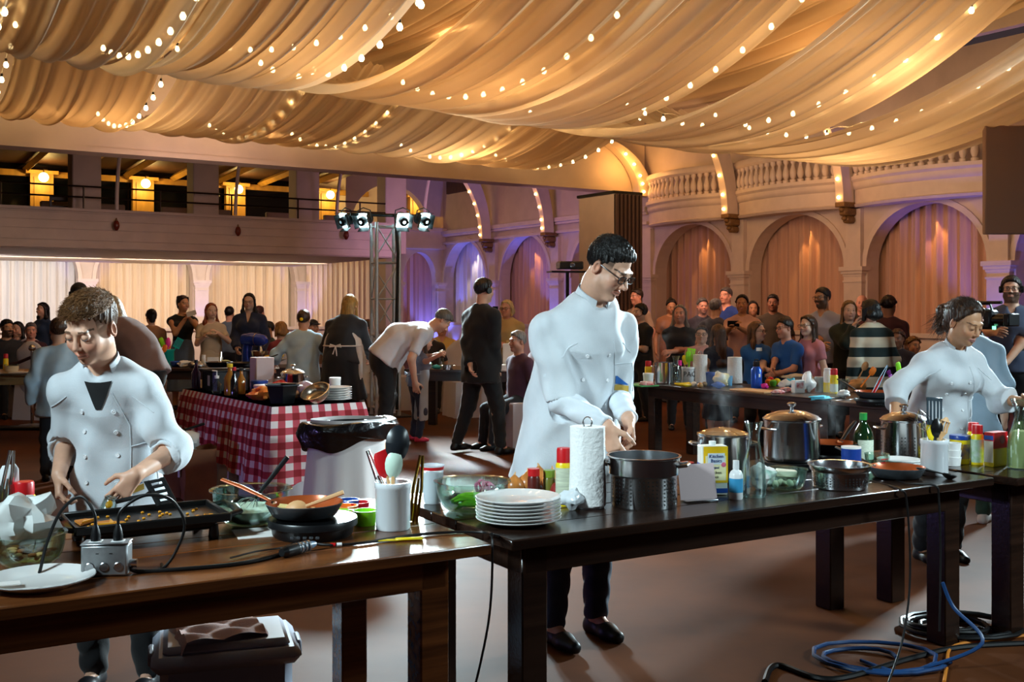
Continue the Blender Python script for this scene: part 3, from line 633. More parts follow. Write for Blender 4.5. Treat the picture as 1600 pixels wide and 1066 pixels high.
def person(label,loc,yaw=0,h=1.72,lean=0,side=0,twist=0,head=(0,0,0),hl=None,hr=None,fl=None,fr=None,sit=False,skin='fair',w=1.0,
           top=('tee','#444444'),legs=('pants','#1d1f26'),hair=('short','#2a1a12'),shoe='#15151a',fem=False,det=1.0,group=None,
           curl=(.55,.55),hn=(None,None),pole=(None,None),hd=(None,None),glasses=None,cap=None,headset=False,beard=None,eyes='open',apron=None,neckp=0,
           headsc=1.0,extra=None,chef=None,hips=0,tuck=False,smile=False,hem=None,sleeve=None,thumb=.5,eyecut=True,hpz=None,under=None,openv=False,young=False,slope=.045):
    """yaw 0 faces the camera side (-Y); hand targets are in the person's own frame, feet on the ground"""
    soft=fem or young
    s_=h/1.75; hp=(.50 if sit else .525*h) if hpz is None else hpz
    ls=lean; sp=nrm(V3(math.sin(side),-math.sin(ls),math.cos(ls)))
    sp0=nrm(V3(math.sin(side)*.4,-math.sin(ls*.55),math.cos(ls*.55)))
    tw=Matrix.Rotation(twist,3,'Z'); lat=nrm(np.array(tw@Vector((1,0,0)))-0*sp); lat=nrm(lat-sp*(lat@sp)); fw=nrm(np.cross(lat,sp)) # forward
    if fw[1]>0 and ls<1.5: fw=-fw
    Pv=V3(hips,0,hp); Wa=Pv+sp0*.11*h; Ch=Wa+sp*.10*h; Up=Wa+sp*.152*h; NB=Wa+sp*.195*h; 
    shw=.103*h*w**.5*(.93 if fem else 1)
    SL=NB-sp*slope*h+lat*shw; SR=NB-sp*slope*h-lat*shw
    hy,hpitch,hroll=head; HRt=rot(hy,hpitch,hroll); hs=s_*headsc*.5+.5*headsc
    nd=nrm(sp*.6+V3(0,-.25-math.sin(max(0,hpitch))*.55-neckp,.85)); NK=NB+nd*.055*h; HC=NK+np.array(HRt@(0,-.012,.085))*hs+nd*.006
    hc=lambda p:HC+np.array(HRt@(V3(*p)))*hs
    arm_a,arm_b=.165*h,.148*h
    hl=V3(.26*s_,-.02,hp-.06) if hl is None else V3(*hl); hr=V3(-.26*s_,-.02,hp-.06) if hr is None else V3(*hr)
    EL,WL=ik(SL,hl,arm_a,arm_b,pole[0] if pole[0] is not None else (.6,.7,-.5)); ER,WR=ik(SR,hr,arm_a,arm_b,pole[1] if pole[1] is not None else (-.6,.7,-.5))
    hw=.052*h; HL,HR_=Pv+V3(hw,0,-.01),Pv+V3(-hw,0,-.01)
    if sit: fl=fl or (.10,-.42,0); fr=fr or (-.10,-.42,0)
    fl=V3(*(fl or (.10,.0,0)))+V3(0,.02,.075*s_); fr=V3(*(fr or (-.10,.0,0)))+V3(0,.02,.075*s_)
    lt,lc=.245*h,.235*h
    KL,AL=ik(HL,fl,lt,lc,(0.05,-1,.15)); KR,AR=ik(HR_,fr,lt,lc,(-.05,-1,.15))
    # --- shared body volumes, g = garment inflation
    def torso(S,g,k=.05,hip=True,b=0):
        ff=(fw,1.42/(1+g*2)); ff2=(V3(0,-1,0),1.28)
        if hip: S.rc(Pv+V3(0,0,-.01*h),Wa,.095*h*w+g,(.078 if not fem else .070)*h*w+g+b,k=k,flat=ff2)
        S.rc(Wa,Ch,(.078 if not fem else .070)*h*w+g+b,.092*h*w+g,k=k,flat=ff); S.rc(Ch,Up,.092*h*w+g,.066*h*w**.5+g*.8,k=k,flat=ff)
        for A,sg in((SL,1),(SR,-1)):
            S.rc(Up+lat*sg*.035*h-sp*.01*h,A-sp*.006*h,.050*h+g*.7,.031*h+g,k=.07,flat=ff)
            S.rc(NB+lat*sg*.024*h-sp*.022*h,A-sp*.002,.033*h+g*.6,.028*h+g,k=.045)
        if fem:
            for sg in(1,-1): S.el(Ch+lat*sg*.043*h+fw*.055*h-sp*.005,(.042*h+g)*1.0,k=.05)
    def armv(S,A,E,W_,g0,g1,frac,k=.02,r=1):
        # frac: how far along the arm (0..1 upper+fore) the sleeve goes
        L1=np.linalg.norm(E-A);L2=np.linalg.norm(W_-E);t=frac*(L1+L2)
        e=A+(E-A)*min(1,t/L1); f1=min(1,t/L1); S.rc(A,e,.031*h*r+g0,(.031-.006*f1)*h*r+g0+(g1-g0)*f1,k=.03)
        if t>L1: f2=(t-L1)/L2; S.rc(E,E+(W_-E)*f2,.026*h*r+g1,(.026-.009*f2)*h*r+g1,k=k)
    def legv(S,Hh,K,A,g0,g1,frac,k=.03):
        f1=min(1,frac*2); S.rc(Hh,Hh+(K-Hh)*f1,.053*h*w**.7+g0,(.053-.017*f1)*h+g0+(g1-g0)*f1,k=.04)
        if frac>.5:
            f2=(frac-.5)*2; m=K+(A-K)*.35+nrm(np.cross(V3(1,0,0),A-K))*.0; S.rc(K,K+(A-K)*f2,.035*h+g1,(.035-.012*f2)*h+g1,k=k); 
            if g1<.01: S.rc(K+(A-K)*.15+V3(0,.018,0)*s_,K+(A-K)*.45+V3(0,.015,0)*s_,.03*h,.025*h,k=.03)
    Bd=SDF(); torso(Bd,0); armv(Bd,SL,EL,WL,0,0,1);armv(Bd,SR,ER,WR,0,0,1); legv(Bd,HL,KL,AL,0,0,1);legv(Bd,HR_,KR,AR,0,0,1)
    for A in(AL,AR): Bd.rc(A,A+V3(0,-.12*s_,-.045*s_),.028*s_,.022*s_,k=.02)
    Bd.rc(NB-sp*.02,NK+nd*.02,.036*h*(.88 if fem else 1),.033*h*(.86 if fem else 1),k=.03); Bd.rc(NK,hc((0,.012,-.03)),.033*h*(.86 if fem else 1),.05*hs,k=.02)
    # head
    fat=1.0
    Bd.el(hc((0,.014,.034)),V3(.074,.092,.083)*hs,HRt,k=.02); Bd.el(hc((0,-.024,-.040)),V3(.058*fat,.066,.078)*hs,HRt,k=.03)
    Bd.el(hc((0,-.070,-.096 if not soft else -.090)),(.021 if not soft else .018)*hs,k=.025)
    for sg in(1,-1):
        Bd.el(hc((sg*(.044 if not soft else .040),-.012,-.062 if not soft else -.055)),.024*hs,k=.03); Bd.el(hc((sg*.037,-.060,-.030)),.0215*hs,k=.03)
        Bd.el(hc((sg*.076,.010,-.006)),V3(.011,.019,.031)*hs,HRt@rot(sg*.35,0,0),k=.006)
        Bd.el(hc((sg*.085,.004,-.004)),V3(.008,.010,.017)*hs,HRt@rot(sg*.35,0,0),k=.005,op='s')
    Bd.rc(hc((-.032,-.080,.022)),hc((.032,-.080,.022)),(.013 if not soft else .011)*hs,k=.016)
    for sg in(1,-1): Bd.el(hc((sg*.032,-.098,.004)),.0145*hs,k=.014,op='s')
    Bd.rc(hc((0,-.085,.012)),hc((0,-.109 if not soft else -.105,-.028)),(.0075 if not soft else .006)*hs,(.0120 if not soft else .0098)*hs,k=.010)
    for sg in(1,-1): Bd.el(hc((sg*(.0105 if not soft else .0088),-.098 if not soft else -.096,-.034)),(.0085 if not soft else .0068)*hs,k=.006)
    for sg in(1,-1):
        Bd.rc(hc((0,-.0955,-.058)),hc((sg*.022,-.084,-.061)),.0058*hs,.003*hs,k=.004); Bd.rc(hc((0,-.094,-.068)),hc((sg*.018,-.083,-.066)),.0068*hs,.003*hs,k=.004)
        Bd.el(hc((sg*.031,-.0765,.004)),.0140*hs,k=.003)
    dl=nrm(WL-EL) if hd[0] is None else nrm(hd[0]); dr=nrm(WR-ER) if hd[1] is None else nrm(hd[1])
    hand(Bd,WL,dl,hn[0] if hn[0] is not None else (-.8,-.2,-.3),(-.2,-1,.3) if hn[0] is None else (-.7,-.5,.4),s_,curl[0],tc=thumb); hand(Bd,WR,dr,hn[1] if hn[1] is not None else (.8,-.2,-.3),(.2,-1,.3) if hn[1] is None else (.7,-.5,.4),s_,curl[1],tc=thumb)
    R_=lambda c,r:(c-r,c+r)
    hb=.155*hs; boxes=[(*R_(HC+np.array(HRt@V3(0,-.012,-.01))*hs,V3(hb,hb,hb*1.02)),.0068*det)]
    if det<2.4:
        for W_,d_ in((WL,dl),(WR,dr)): boxes.append((*R_(W_+d_*.075*s_,V3(.135,.135,.135)*s_),.0058*det))
    vs,fs=surf(Bd,.02*min(det,1.3) if det>.8 else .011,boxes)
    # paint lips, brows, cheeks
    base=np.array(lin(SKIN[skin])); col=np.tile(base,(len(vs),1)); q=((vs-HC)@HRt)/hs; x,y,z=q[:,0],q[:,1],q[:,2]
    def mixc(m,c,a): 
        m=np.clip(m,0,1)[:,None]*a; col[:]=col*(1-m)+np.array(c)*m
    front=(y<-.05)
    mixc(front*np.exp(-(((abs(x)-.042)/.018)**2+((z+.030)/.02)**2)),base*np.array([1.05,.62,.58]),.5)
    mixc(front*np.exp(-((x/.012)**2+((z+.03)/.014)**2)),base*np.array([1.05,.7,.65]),.35)
    lip=front*((np.abs(x)<.025)&(np.abs(z+.0625+abs(x)*.05)<.0095)).astype(float); mixc(lip,base*np.array([.92,.60,.58]) if not fem else np.array([.56,.24,.22]),.85)
    line=front*((np.abs(x)<.021)&(np.abs(z+.0632)<.0022)).astype(float); mixc(line,base*.25,.8)
    hcx=np.array(lin(hair[1])) if hair else base*.4
    br=front*((np.abs(np.abs(x)-.033)<.019)&(np.abs(z-.0265+np.abs(np.abs(x)-.03)*.15)<(.0034 if not fem else .0024))).astype(float); mixc(br,hcx*.6,.85)
    ear=(np.abs(x)>.073)&(y>-.02)&(y<.03)&(z>-.04)&(z<.03); mixc(ear.astype(float),base*np.array([1.0,.70,.62]),.5)
    if beard: mixc((((z<-.028)&(y<.0)&(z>-.13)&~((np.abs(x)<.024)&(np.abs(z+.0625)<.009)))|((np.abs(x)>.055)&(y<0)&(y>-.045)&(z<.02)&(z>-.09))).astype(float)*(np.abs(q).max(1)<.15),np.array(lin(beard)),.82)
    if hair and hair[0] in('short','fade'): 
        tz=(y>-.045)&(z>.0)&(np.abs(q).max(1)<.15); mixc(tz*np.exp(-np.maximum(0,.03-z)/.02),hcx,.75)
    root=thing('person',label,'person',loc,yaw,group); PEOPLE.append(root)
    nm='person_body'; obj(nm,fastmesh(nm,vs,fs,[skinmat(skin)],col),None,root)
    # eyes
    eo=MB(); 
    for sg in(1,-1):
        if eyes=='open':
            e=MB().ell(hc((sg*.031,-.0785,.004)),V3(.0128,.0128,.0075)*hs,8,0,Matrix(HRt.tolist()),6); e.ell(hc((sg*.031,-.0885,.004)),V3(.0058,.0038,.0058)*hs,8,1,Matrix(HRt.tolist()),5); obj('eye',e,[m_eyew,m_iris],root)
        else:
            zz=-.0035 if eyes=='down' else 0
            e=MB().tube([hc((sg*.031+t*.0125,-.0915+abs(t)**2*.0055,zz+abs(t)**2*.0035)) for t in(-1,-.5,0,.5,1)],.0014*hs,5); obj('eyelash',e,m_lash,root)
    # --- hair
    if hair and hair[0]!='bald':
        st,hcol=hair[0],hair[1]; S=SDF(); t=.009 if st=='short' else .003 if st=='fade' else .010
        cr=lambda e:S.el(hc((0,.014,.036)),V3(.075+e,.093+e,.085+e*1.1)*hs,HRt,k=.015)
        cr(t)
        if st=='curly':
            rr=np.random.RandomState(len(PEOPLE))
            for i in range(46):
                v=nrm(rr.randn(3)); v[2]=abs(v[2])*.9-.25; S.el(hc(v*V3(.085,.1,.095)+V3(0,.018,.036)),rr.uniform(.018,.028)*hs,k=.006)
        nl=(0,-.62,-.78)
        if st in('short','fade'): S.el(hc((0,-.004,.086)),V3(.060,.076,.033)*hs,HRt,k=.02)
        if st in('long','pony','bun','bob'): S.plane(hc((0,-.070,.100)),np.array(HRt@V3(0,-.80,-.60)),k=.008)
        else: S.plane(hc((0,-.082,.080)),np.array(HRt@V3(*nl)),k=.008)
        for sg in(1,-1): S.plane(hc((sg*.055,-.06,.05)),np.array(HRt@V3(sg*.5,-.85,-.1)),k=.008,lim=None) if st in('short','fade') else None
        if st in('long','pony','bun','bob'):
            for sg in(1,-1): S.rc(hc((sg*.042,-.052,.098)),hc((sg*.078,-.005,.025)),.010*hs,.013*hs,k=.015)
            S.rc(hc((0,.07,.03)),hc((0,.075,-.05)),.055*hs,.045*hs,k=.03)
        if st=='long':
            ln=hair[2] if len(hair)>2 else .3
            bk=nrm(sp*-1+V3(0,0,-.9)) if ls<.9 else V3(0,-.2,-1)
            for sg in(1,-1):
                a=hc((sg*.080,.006,.02)); S.rc(a,a+bk*ln*.55*hs+lat*sg*.012,.016*hs,.030*hs,k=.03,flat=(lat,1.25)); b=a+bk*ln*.55*hs+lat*sg*.015; S.rc(b,b+bk*ln*.45*hs-fw*.0,.033*hs,.018*hs,k=.03)
            a=hc((0,.082,-.01)); S.rc(a,a+bk*ln*hs-fw*.02,.078*hs,.075*hs,k=.03,flat=(HRt@V3(0,1,0),2.1))
        if st=='bob':
            for sg in(1,-1): S.rc(hc((sg*.08,.01,.01)),hc((sg*.082,.0,-.085)),.026*hs,.022*hs,k=.03)
            S.rc(hc((-.05,.075,-.04)),hc((.05,.075,-.04)),.045*hs,k=.03)
        if st=='pony':
            a=hc((0,.10,.06)); b=hc((0,.145,.0)); c=hc((.01,.135,-.12)); S.rc(a,b,.026*hs,.036*hs,k=.02); S.rc(b,c,.036*hs,.016*hs,k=.02)
        if st=='bun': S.el(hc((0,.11,.08)),.04*hs,k=.01)
        kx=2*pi/.017
        def wob(Fd,X,Y,Z,am=.0024 if st!='curly' else .004): return Fd+am*(np.sin(X*kx+4*np.sin(Y*23)+3*np.sin(Z*9))+np.sin(Y*kx*.9+5*np.sin(X*19)+3*np.sin(Z*11)))
        S.fn(wob); v2,f2=surf(S,.0085*max(det,.5))
        obj('hair',fastmesh('hair',v2,f2,[hairmat(hcol)]),None,root)
    # --- legs clothing
    lk,lcx=legs[0],legs[1]
    if lk:
        S=SDF(); torso_g=.012
        S.rc(Pv+V3(0,0,-.01*h),Pv+sp0*.06*h,.097*h*w+.012,.085*h*w+.012,k=.04,flat=(V3(0,-1,0),1.22))
        if lk in('pants','jeans','shorts'):
            fr_=.97 if lk!='shorts' else .42
            legv(S,HL,KL,AL,.012,.016 if lk!='jeans' else .012,fr_);legv(S,HR_,KR,AR,.012,.016 if lk!='jeans' else .012,fr_)
            S.fn(lambda Fd,X,Y,Z: Fd+.0035*np.sin(Z*62+3*np.sin(Y*30+X*20))*np.clip((hp-.1-Z)*4,0,1))
        else:
            hm=legs[2] if len(legs)>2 else .45; zb=hp-hm
            c0=(HL+HR_)/2; kc=(KL+KR)/2; dd=nrm(kc-c0); S.rc(c0,c0+dd*hm,.09*h*w+.02,.13*h*w+.03,k=.05,flat=(V3(0,-1,0),1.1))
            S.fn(lambda Fd,X,Y,Z: Fd+.008*np.sin(np.arctan2(Y,X)*11)*np.clip((hp-Z)*3,0,1)); S.plane(c0+dd*hm*.98,dd,k=.006)
        v2,f2=surf(S,.016*det); obj('trousers' if lk in('pants','jeans') else lk,fastmesh(lk,v2,f2,[clothmat(lcx)]),None,root)
    # --- shoes
    for A,f in((AL,fl),(AR,fr)):
        S=SDF(); z0=A[2]-.075*s_
        tdir=V3(0,-1,0)
        S.rc(A+V3(0,.01,-.005)*s_,A+V3(0,.03,-.05)*s_,.038*s_,.034*s_,k=.03); S.rc(A+V3(0,.03,-.043)*s_,A+V3(0,-.09,-.048)*s_,.034*s_,.036*s_,k=.03); S.rc(A+V3(0,-.09,-.048)*s_,A+V3(0,-.16,-.052)*s_,.038*s_,.027*s_,k=.03)
        S.plane((0,0,z0),(0,0,-1),k=.004); v2,f2=surf(S,.010*max(.6,det)); obj('shoe',fastmesh('shoe',v2,f2,[M('shoe_'+shoe.strip('#'),shoe,.45)]),None,root)
    # --- top
    tk,tc=top[0],top[1]; g=.012; slv={'tee':.40,'long':.97,'tank':0,'jacket':.97,'chef':.5,'polo':.42,'dress':.35,'sweater':.95}[tk] if sleeve is None else sleeve
    hm={'tee':.03,'long':.03,'tank':.0,'jacket':.16,'chef':.17,'polo':.05,'dress':.45,'sweater':.06}[tk] if hem is None else hem
    if tk in('jacket','chef','sweater'): g=.022 if tk!='chef' else .016
    loose={'chef':.03,'jacket':.02,'sweater':.02}.get(tk,.008)
    S=SDF(); torso(S,g,k=.06)
    if hm>0: S.rc(Wa,Pv-sp0*(hm+.02),.088*h*w+g+loose*.6,.098*h*w+g+loose*(1.9 if tk=='chef' else 1),k=.06,flat=(V3(0,-1,0),1.25))
    S.plane(Pv-sp0*hm*.98,-sp0,k=.006)
    if tk!='tank':
        for (A,E,W_) in((SL,EL,WL),(SR,ER,WR)):
            T=SDF(); armv(T,A,E,W_,g+loose*.12,g*.7+loose*.75,slv,r=.94); S.p+=T.p
            L1=np.linalg.norm(E-A);L2=np.linalg.norm(W_-E);t=slv*(L1+L2)
            if t<=L1: p,n_=A+(E-A)*t/L1,nrm(E-A)
            else: p,n_=E+(W_-E)*(t-L1)/L2,nrm(W_-E)
            S.plane(p+n_*.012,n_,k=.004,lim=lambda X,Y,Z,p=p+n_*.05: ((X-p[0])**2+(Y-p[1])**2+(Z-p[2])**2<.075**2))
    wa=.0068 if tk=='chef' else .0045 if tk=='jacket' else .003
    S.fn(lambda Fd,X,Y,Z: Fd+wa*(np.sin(X*38+2.2*np.sin(Z*11+Y*7))+.7*np.sin(Z*34+3*np.sin(X*13)+2*np.sin(Y*17))))
    if under:
        for (A,E,W_) in((SL,EL,WL),(SR,ER,WR)):
            U=SDF(); e2=E+(W_-E)*.96; a2=A+(E-A)*.35; U.rc(a2,E,.031*h+.008,.027*h+.010,k=.02).rc(E,e2,.027*h+.010,.019*h+.008,k=.03)
            U.fn(lambda Fd,X,Y,Z: Fd+.003*np.sin((X*.5+Y*.6+Z)*75+2*np.sin(X*40))); U.plane(e2,nrm(W_-E),k=.004); v2,f2=surf(U,.011*det if det>.8 else .006); obj('undershirt_sleeve',fastmesh('undershirt_sleeve',v2,f2,[clothmat(under)]),None,root)
    # neckline
    rn=.058 if tk not in('tank','dress') else .085
    if tk=='jacket' or tk=='polo' or openv: S.rc(NB+fw*.03+sp*.05,NB+fw*.14-sp*(.05 if tk=='polo' else .12 if tk=='jacket' else .02),.042*s_,.014*s_,k=.008,op='s')
    S.el(NB+sp*(.035 if tk!='chef' else .055)+fw*.012,V3(rn,rn,.05)*s_*(1 if tk!='chef' else 1.32),k=.01,op='s')
    if extra: extra(S,locals())
    v2,f2=surf(S,(.0125*det if det>.8 else .0052)); tm=clothmat(tc) if isinstance(tc,str) else tc
    topo=obj({'chef':'chef_jacket','jacket':'suit_jacket','tank':'tank_top','tee':'t_shirt','polo':'polo_shirt','dress':'dress_top','sweater':'sweater','long':'shirt'}[tk],fastmesh('top',v2,f2,[tm]),None,root)
    # --- accessories
    Hm=Matrix(HRt.tolist())
    if glasses:
        gm=M('spectacle_frame','#101014',.3); b=MB()
        for sg in(1,-1):
            b.tube([hc((sg*.034+.025*math.copysign(abs(math.cos(t))**.55,math.cos(t)),-.102+.004*abs(math.cos(t)),.001+.0150*math.copysign(abs(math.sin(t))**.6,math.sin(t)))) for t in np.linspace(0,2*pi,21)[:-1]],.0021*hs,5,closed=True)
            b.tube([hc((sg*.058,-.098,.006)),hc((sg*.074,-.05,.010)),hc((sg*.080,.005,.012)),hc((sg*.080,.02,.0))],.0021*hs,5)
        b.tube([hc((-.010,-.104,.004)),hc((0,-.107,.007)),hc((.010,-.104,.004))],.0018*hs,5); sp_=obj('spectacles',b,gm,root)
    if headset:
        b=MB(); b.tube([hc((.088*math.cos(t),.012,.03+.10*math.sin(t))) for t in np.linspace(-.1,pi+.1,14)],.006*hs,6); 
        for sg in(1,-1): b.lathe([(0,-.016),(.03,-.014),(.034,0),(.03,.014),(0,.016)],12,c=hc((sg*.092,.01,-.002)),R=Hm@RY(pi/2))
        b.tube([hc((.09,-.01,-.02)),hc((.08,-.07,-.06)),hc((.03,-.115,-.062))],.003*hs,5); obj('headset',b,m_black,root)
    if cap:
        S=SDF(); S.el(hc((0,.012,.045)),V3(.088,.105,.088)*hs,HRt,k=.01); S.plane(hc((0,0,.048)),np.array(HRt@V3(0,.1,-1)),k=.004); S.rc(hc((-.03,-.10,.055)),hc((.03,-.10,.055)),.05*hs,k=.01,flat=(HRt@V3(0,.12,1),8)); S.rc(hc((-.02,-.13,.05)),hc((.02,-.13,.05)),.045*hs,k=.02,flat=(HRt@V3(0,.2,1),9))
        v2,f2=surf(S,.009*max(det,.5)); obj('cap',fastmesh('cap',v2,f2,[clothmat(cap)]),None,root)
    if apron:
        kd,ac=apron; S=SDF(); fa=V3(0,-1,0); z1=NB[2]-.13*h if kd=='bib' else Wa[2]
        S.rc(Wa+fw*.01,Pv+V3(0,0,-.30*h),.100*h*w+.022,.115*h*w+.025,k=.03,flat=(V3(0,-1,0),1.25)); 
        if kd=='bib': S.rc(Ch+fw*.012,Wa+fw*.012,.072*h*w+.02,.09*h*w+.02,k=.04,flat=(fw,1.0))
        S.plane(Pv+V3(0,.02,0),(0,1,0),k=.004); S.plane(Pv+V3(0,0,-.33*h),(0,0,-1),k=.004); v2,f2=surf(S,.012*det); ap=obj('apron',fastmesh('apron',v2,f2,[clothmat(ac)]),None,root)
        bo=MB(); ring=[Wa+lat*(.1*h*w+.02)*math.cos(t)+np.array([0,1,0])*(.08*h*w+.02)*math.sin(t) for t in np.linspace(-.2,pi+.2,12)]; bo.tube(ring,.008,5)
        c=Wa+V3(0,.08*h*w+.035,0); bo.tube([c,c+V3(.06,.01,.02),c+V3(.07,.01,-.01),c],.007,5); bo.tube([c,c+V3(-.06,.01,.02),c+V3(-.07,.01,-.01),c],.007,5); bo.tube([c,c+V3(.03,.01,-.09)],.007,5); bo.tube([c,c+V3(-.02,.01,-.11)],.007,5); obj('apron_string',bo,clothmat(ac),root)
    return root,dict(HC=HC,hc=hc,HRt=HRt,NB=NB,sp=sp,lat=lat,fw=fw,SL=SL,SR=SR,EL=EL,ER=ER,WL=WL,WR=WR,Pv=Pv,Wa=Wa,Ch=Ch,top=topo,hs=hs,h=h,HL=HL,AL=AL,AR=AR,KL=KL,KR=KR,tm=tm,dl=dl,dr=dr)
# ------------------------------------------------------------------ tables
TZ=.735; AT=math.radians(31); UT=Vector((math.cos(AT),math.sin(AT),0)); VT=Vector((-math.sin(AT),math.cos(AT),0))
def T(px,py,h=TZ): return G(px,py,h)
wood_br=M('stained_oak','#7a4522',.26,spec=.6,noise=(5,.55),col2='#3f200e',bump=(14,.06),stretch=(.35,6,6))
wood_dk=M('espresso_wood','#2e1d15',.22,spec=.6,noise=(5,.5),col2='#170e0a',bump=(14,.06),stretch=(.35,6,6))
wood_md=M('walnut_wood','#3c2417',.3,spec=.5,noise=(5,.5),col2='#1c100a',stretch=(.35,6,6))
wood_pa=M('pale_table_wood','#a98a5c',.35,noise=(5,.25),stretch=(.35,6,6))
def table(label,org,ang,L,W,mat,n=5,legs=None,leg=.10,ap=.11,inset=.10,h=TZ,th=.035):
    t=thing('plank_table',label,'table',(org[0],org[1],0),ang)
    pm=mkmesh('plank',*(lambda m:(m.v,m.f))(MB().box((L/2,0,0),(L,W/n-.003,th),b=.004)),[mat])
    for i in range(n): o=obj('plank',pm,mat,t); o.location=(0,W*(i+.5)/n,h-th/2+(-.0008 if i%2 else 0))
    z=h-th-ap/2
    for (c,s) in (((L/2,inset+.012,z),(L-2*inset-.02,.024,ap)),((L/2,W-inset-.012,z),(L-2*inset-.02,.024,ap)),((inset+.012,W/2,z),(.024,W-2*inset-.02,ap)),((L-inset-.012,W/2,z),(.024,W-2*inset-.02,ap))): obj('apron',MB().box(c,s,b=.003),mat,t)
    lm=None; hl=h-th
    for (x,y) in legs or ((inset,inset),(L-inset,inset),(inset,W-inset),(L-inset,W-inset)):
        x=min(max(x,inset),L-inset);y=min(max(y,inset),W-inset)
        sx=leg/2*(1 if x<L/2 else -1); sy=leg/2*(1 if y<W/2 else -1)
        if lm is None: lm=mkmesh('leg',*(lambda m:(m.v,m.f))(MB().box((0,0,hl/2),(leg,leg,hl),b=.005)),[mat])
        o=obj('leg',lm,mat,t); o.location=(x+sx,y+sy,0)
    return t
CL=T(769,850); LT0=CL-UT*2.44
table('brown plank table in front of the boy chef, holding the griddle',LT0,AT,2.44,.95,wood_br,legs=None)
CM=T(800,845); table('dark plank table in front of the tall chef, holding the plate stack',CM,AT,2.46,.95,wood_dk)
CR=T(1590,748); table('dark plank table beside the girl chef, holding the red and yellow food packets',CR,AT,2.44,.95,wood_dk)
# ------------------------------------------------------------------ shared materials of the kitchen things
m_glass=glassy('clear_glass'); m_glassg=glassy('green_tint_glass',(.84,.96,.92),tint=.14)
m_steel=M('polished_steel','#d4d7da',.17,1); m_steelb=M('brushed_steel','#b4b7ba',.28,1); m_copper=M('copper_coating','#b3572a',.28,.25); m_chin=M('white_china','#e9e8e6',.12,coat=.4)
m_crock=M('glazed_crock','#dfe3e6',.2,coat=.4); m_blkpl=M('black_plastic','#111214',.35); m_pangrey=M('enamel_grey','#4c5054',.2,.3); m_nonst=M('nonstick_black','#141414',.3)
m_red=M('red_plastic','#c8161d',.35); m_yel2=M('yellow_plastic','#f0d21c',.35); m_lime=M('lime_plastic','#8fe01e',.35); m_blue=M('blue_plastic','#1d4fa8',.35); m_teal=M('teal_plastic','#18b7b2',.35); m_orange=M('orange_plastic','#f07a1e',.4)
m_white=M('white_plastic','#eef0f0',.35); m_paper=M('white_paper','#eceae6',.85,bump=(180,.15)); m_pinkp=M('pinkish_card','#cdb8b8',.6); m_woodsp=M('beech_wood','#d9a873',.5,noise=(8,.15),stretch=(1,1,.2))
m_mint=M('mint_plastic','#cfe9d6',.3); m_navy=M('navy_tin','#1c3f92',.3); m_greenb=M('dark_green_glass','#0f2a12',.06,spec=.8,coat=.5); m_kraft=M('kraft_paper','#8a5a3a',.8,noise=(6,.2),bump=(10,.3))
m_cord2=M('rubber_cord','#0d0d0e',.45); m_cork=M('pale_label','#e8e4d2',.6); m_pink=M('pink_plastic','#ee2fa0',.4); m_magen=M('violet_plastic','#a03aa8',.4)
def place(o,px,py,rot=None,h=TZ): o.location=T(px,py,h); o.rotation_euler=(0,0,AT if rot is None else rot); return o
def text(s,size,mat,parent,M4,wrap=None,name='lettering',ext=.0006,align='CENTER'):
    c=D.curves.new('txt','FONT'); c.body=s; c.size=size; c.align_x=align; c.align_y='CENTER'; c.extrude=ext; c.resolution_u=2
    o=D.objects.new('txt',c); COL.objects.link(o); dg=bpy.context.evaluated_depsgraph_get(); me=D.meshes.new_from_object(o.evaluated_get(dg)); D.objects.remove(o); D.curves.remove(c)
    for v in me.vertices:
        p=v.co
        if wrap: a=p.x/wrap; v.co=Vector(((wrap+p.z)*math.sin(a),-(wrap+p.z)*math.cos(a),p.y))
        else: v.co=Vector((p.x,-p.z,p.y))
    me.transform(M4); me.materials.clear(); me.materials.append(mat); return obj(name,me,mat,parent)
def TM(x=0,y=0,z=0,rz=0,rx=0): return Matrix.Translation((x,y,z))@Matrix.Rotation(rz,4,'Z')@Matrix.Rotation(rx,4,'X')
def bowlprof(r,h,t=.004,rb=.5,lip=.006): 
    out=[];n=9
    for i in range(n+1):
        a=i/n*pi/2; out.append((r*(rb+(1-rb)*math.sin(a)**.8),h*(1-math.cos(a))))
    return [(0,0)]+out+[(r+lip,h+.002),(r+lip,h+.006),(r-t,h+.005)]+[(max(.001,a-t),b+t) for a,b in out[::-1]]+[(0,t)]
def plateprof(r,th=.010): return [(0,0),(r*.62,0),(r*.66,.003),(r*.99,th*1.6),(r,th*1.6+.003),(r*.985,th*1.6+.004),(r*.70,.009),(r*.62,.006),(0,.005)]
def crumple(r,seed,c=(0,0,0),sq=(1,1,.8),amp=.35):
    rr=np.random.RandomState(seed); m=MB(); n,hh=18,10; k=[(nrm(rr.randn(3)),rr.uniform(4,9),rr.rand()*6) for _ in range(7)]
    m.ell((0,0,0),(1,1,1),n,0,None,hh)
    for i,v in enumerate(m.v):
        q=np.array(v); d=1+amp*.3*sum(math.sin(f*(q@kk)+p)*(1 if j%2 else abs(math.sin(f*(q@kk)+p))) for j,(kk,f,p) in enumerate(k))/1.5
        m.v[i]=tuple(q*d*r*np.array(sq)+np.array(c))
    zmin=min(v[2] for v in m.v); m.v=[(x,y,max(0,z-zmin-.1*r)) for x,y,z in m.v]; return m
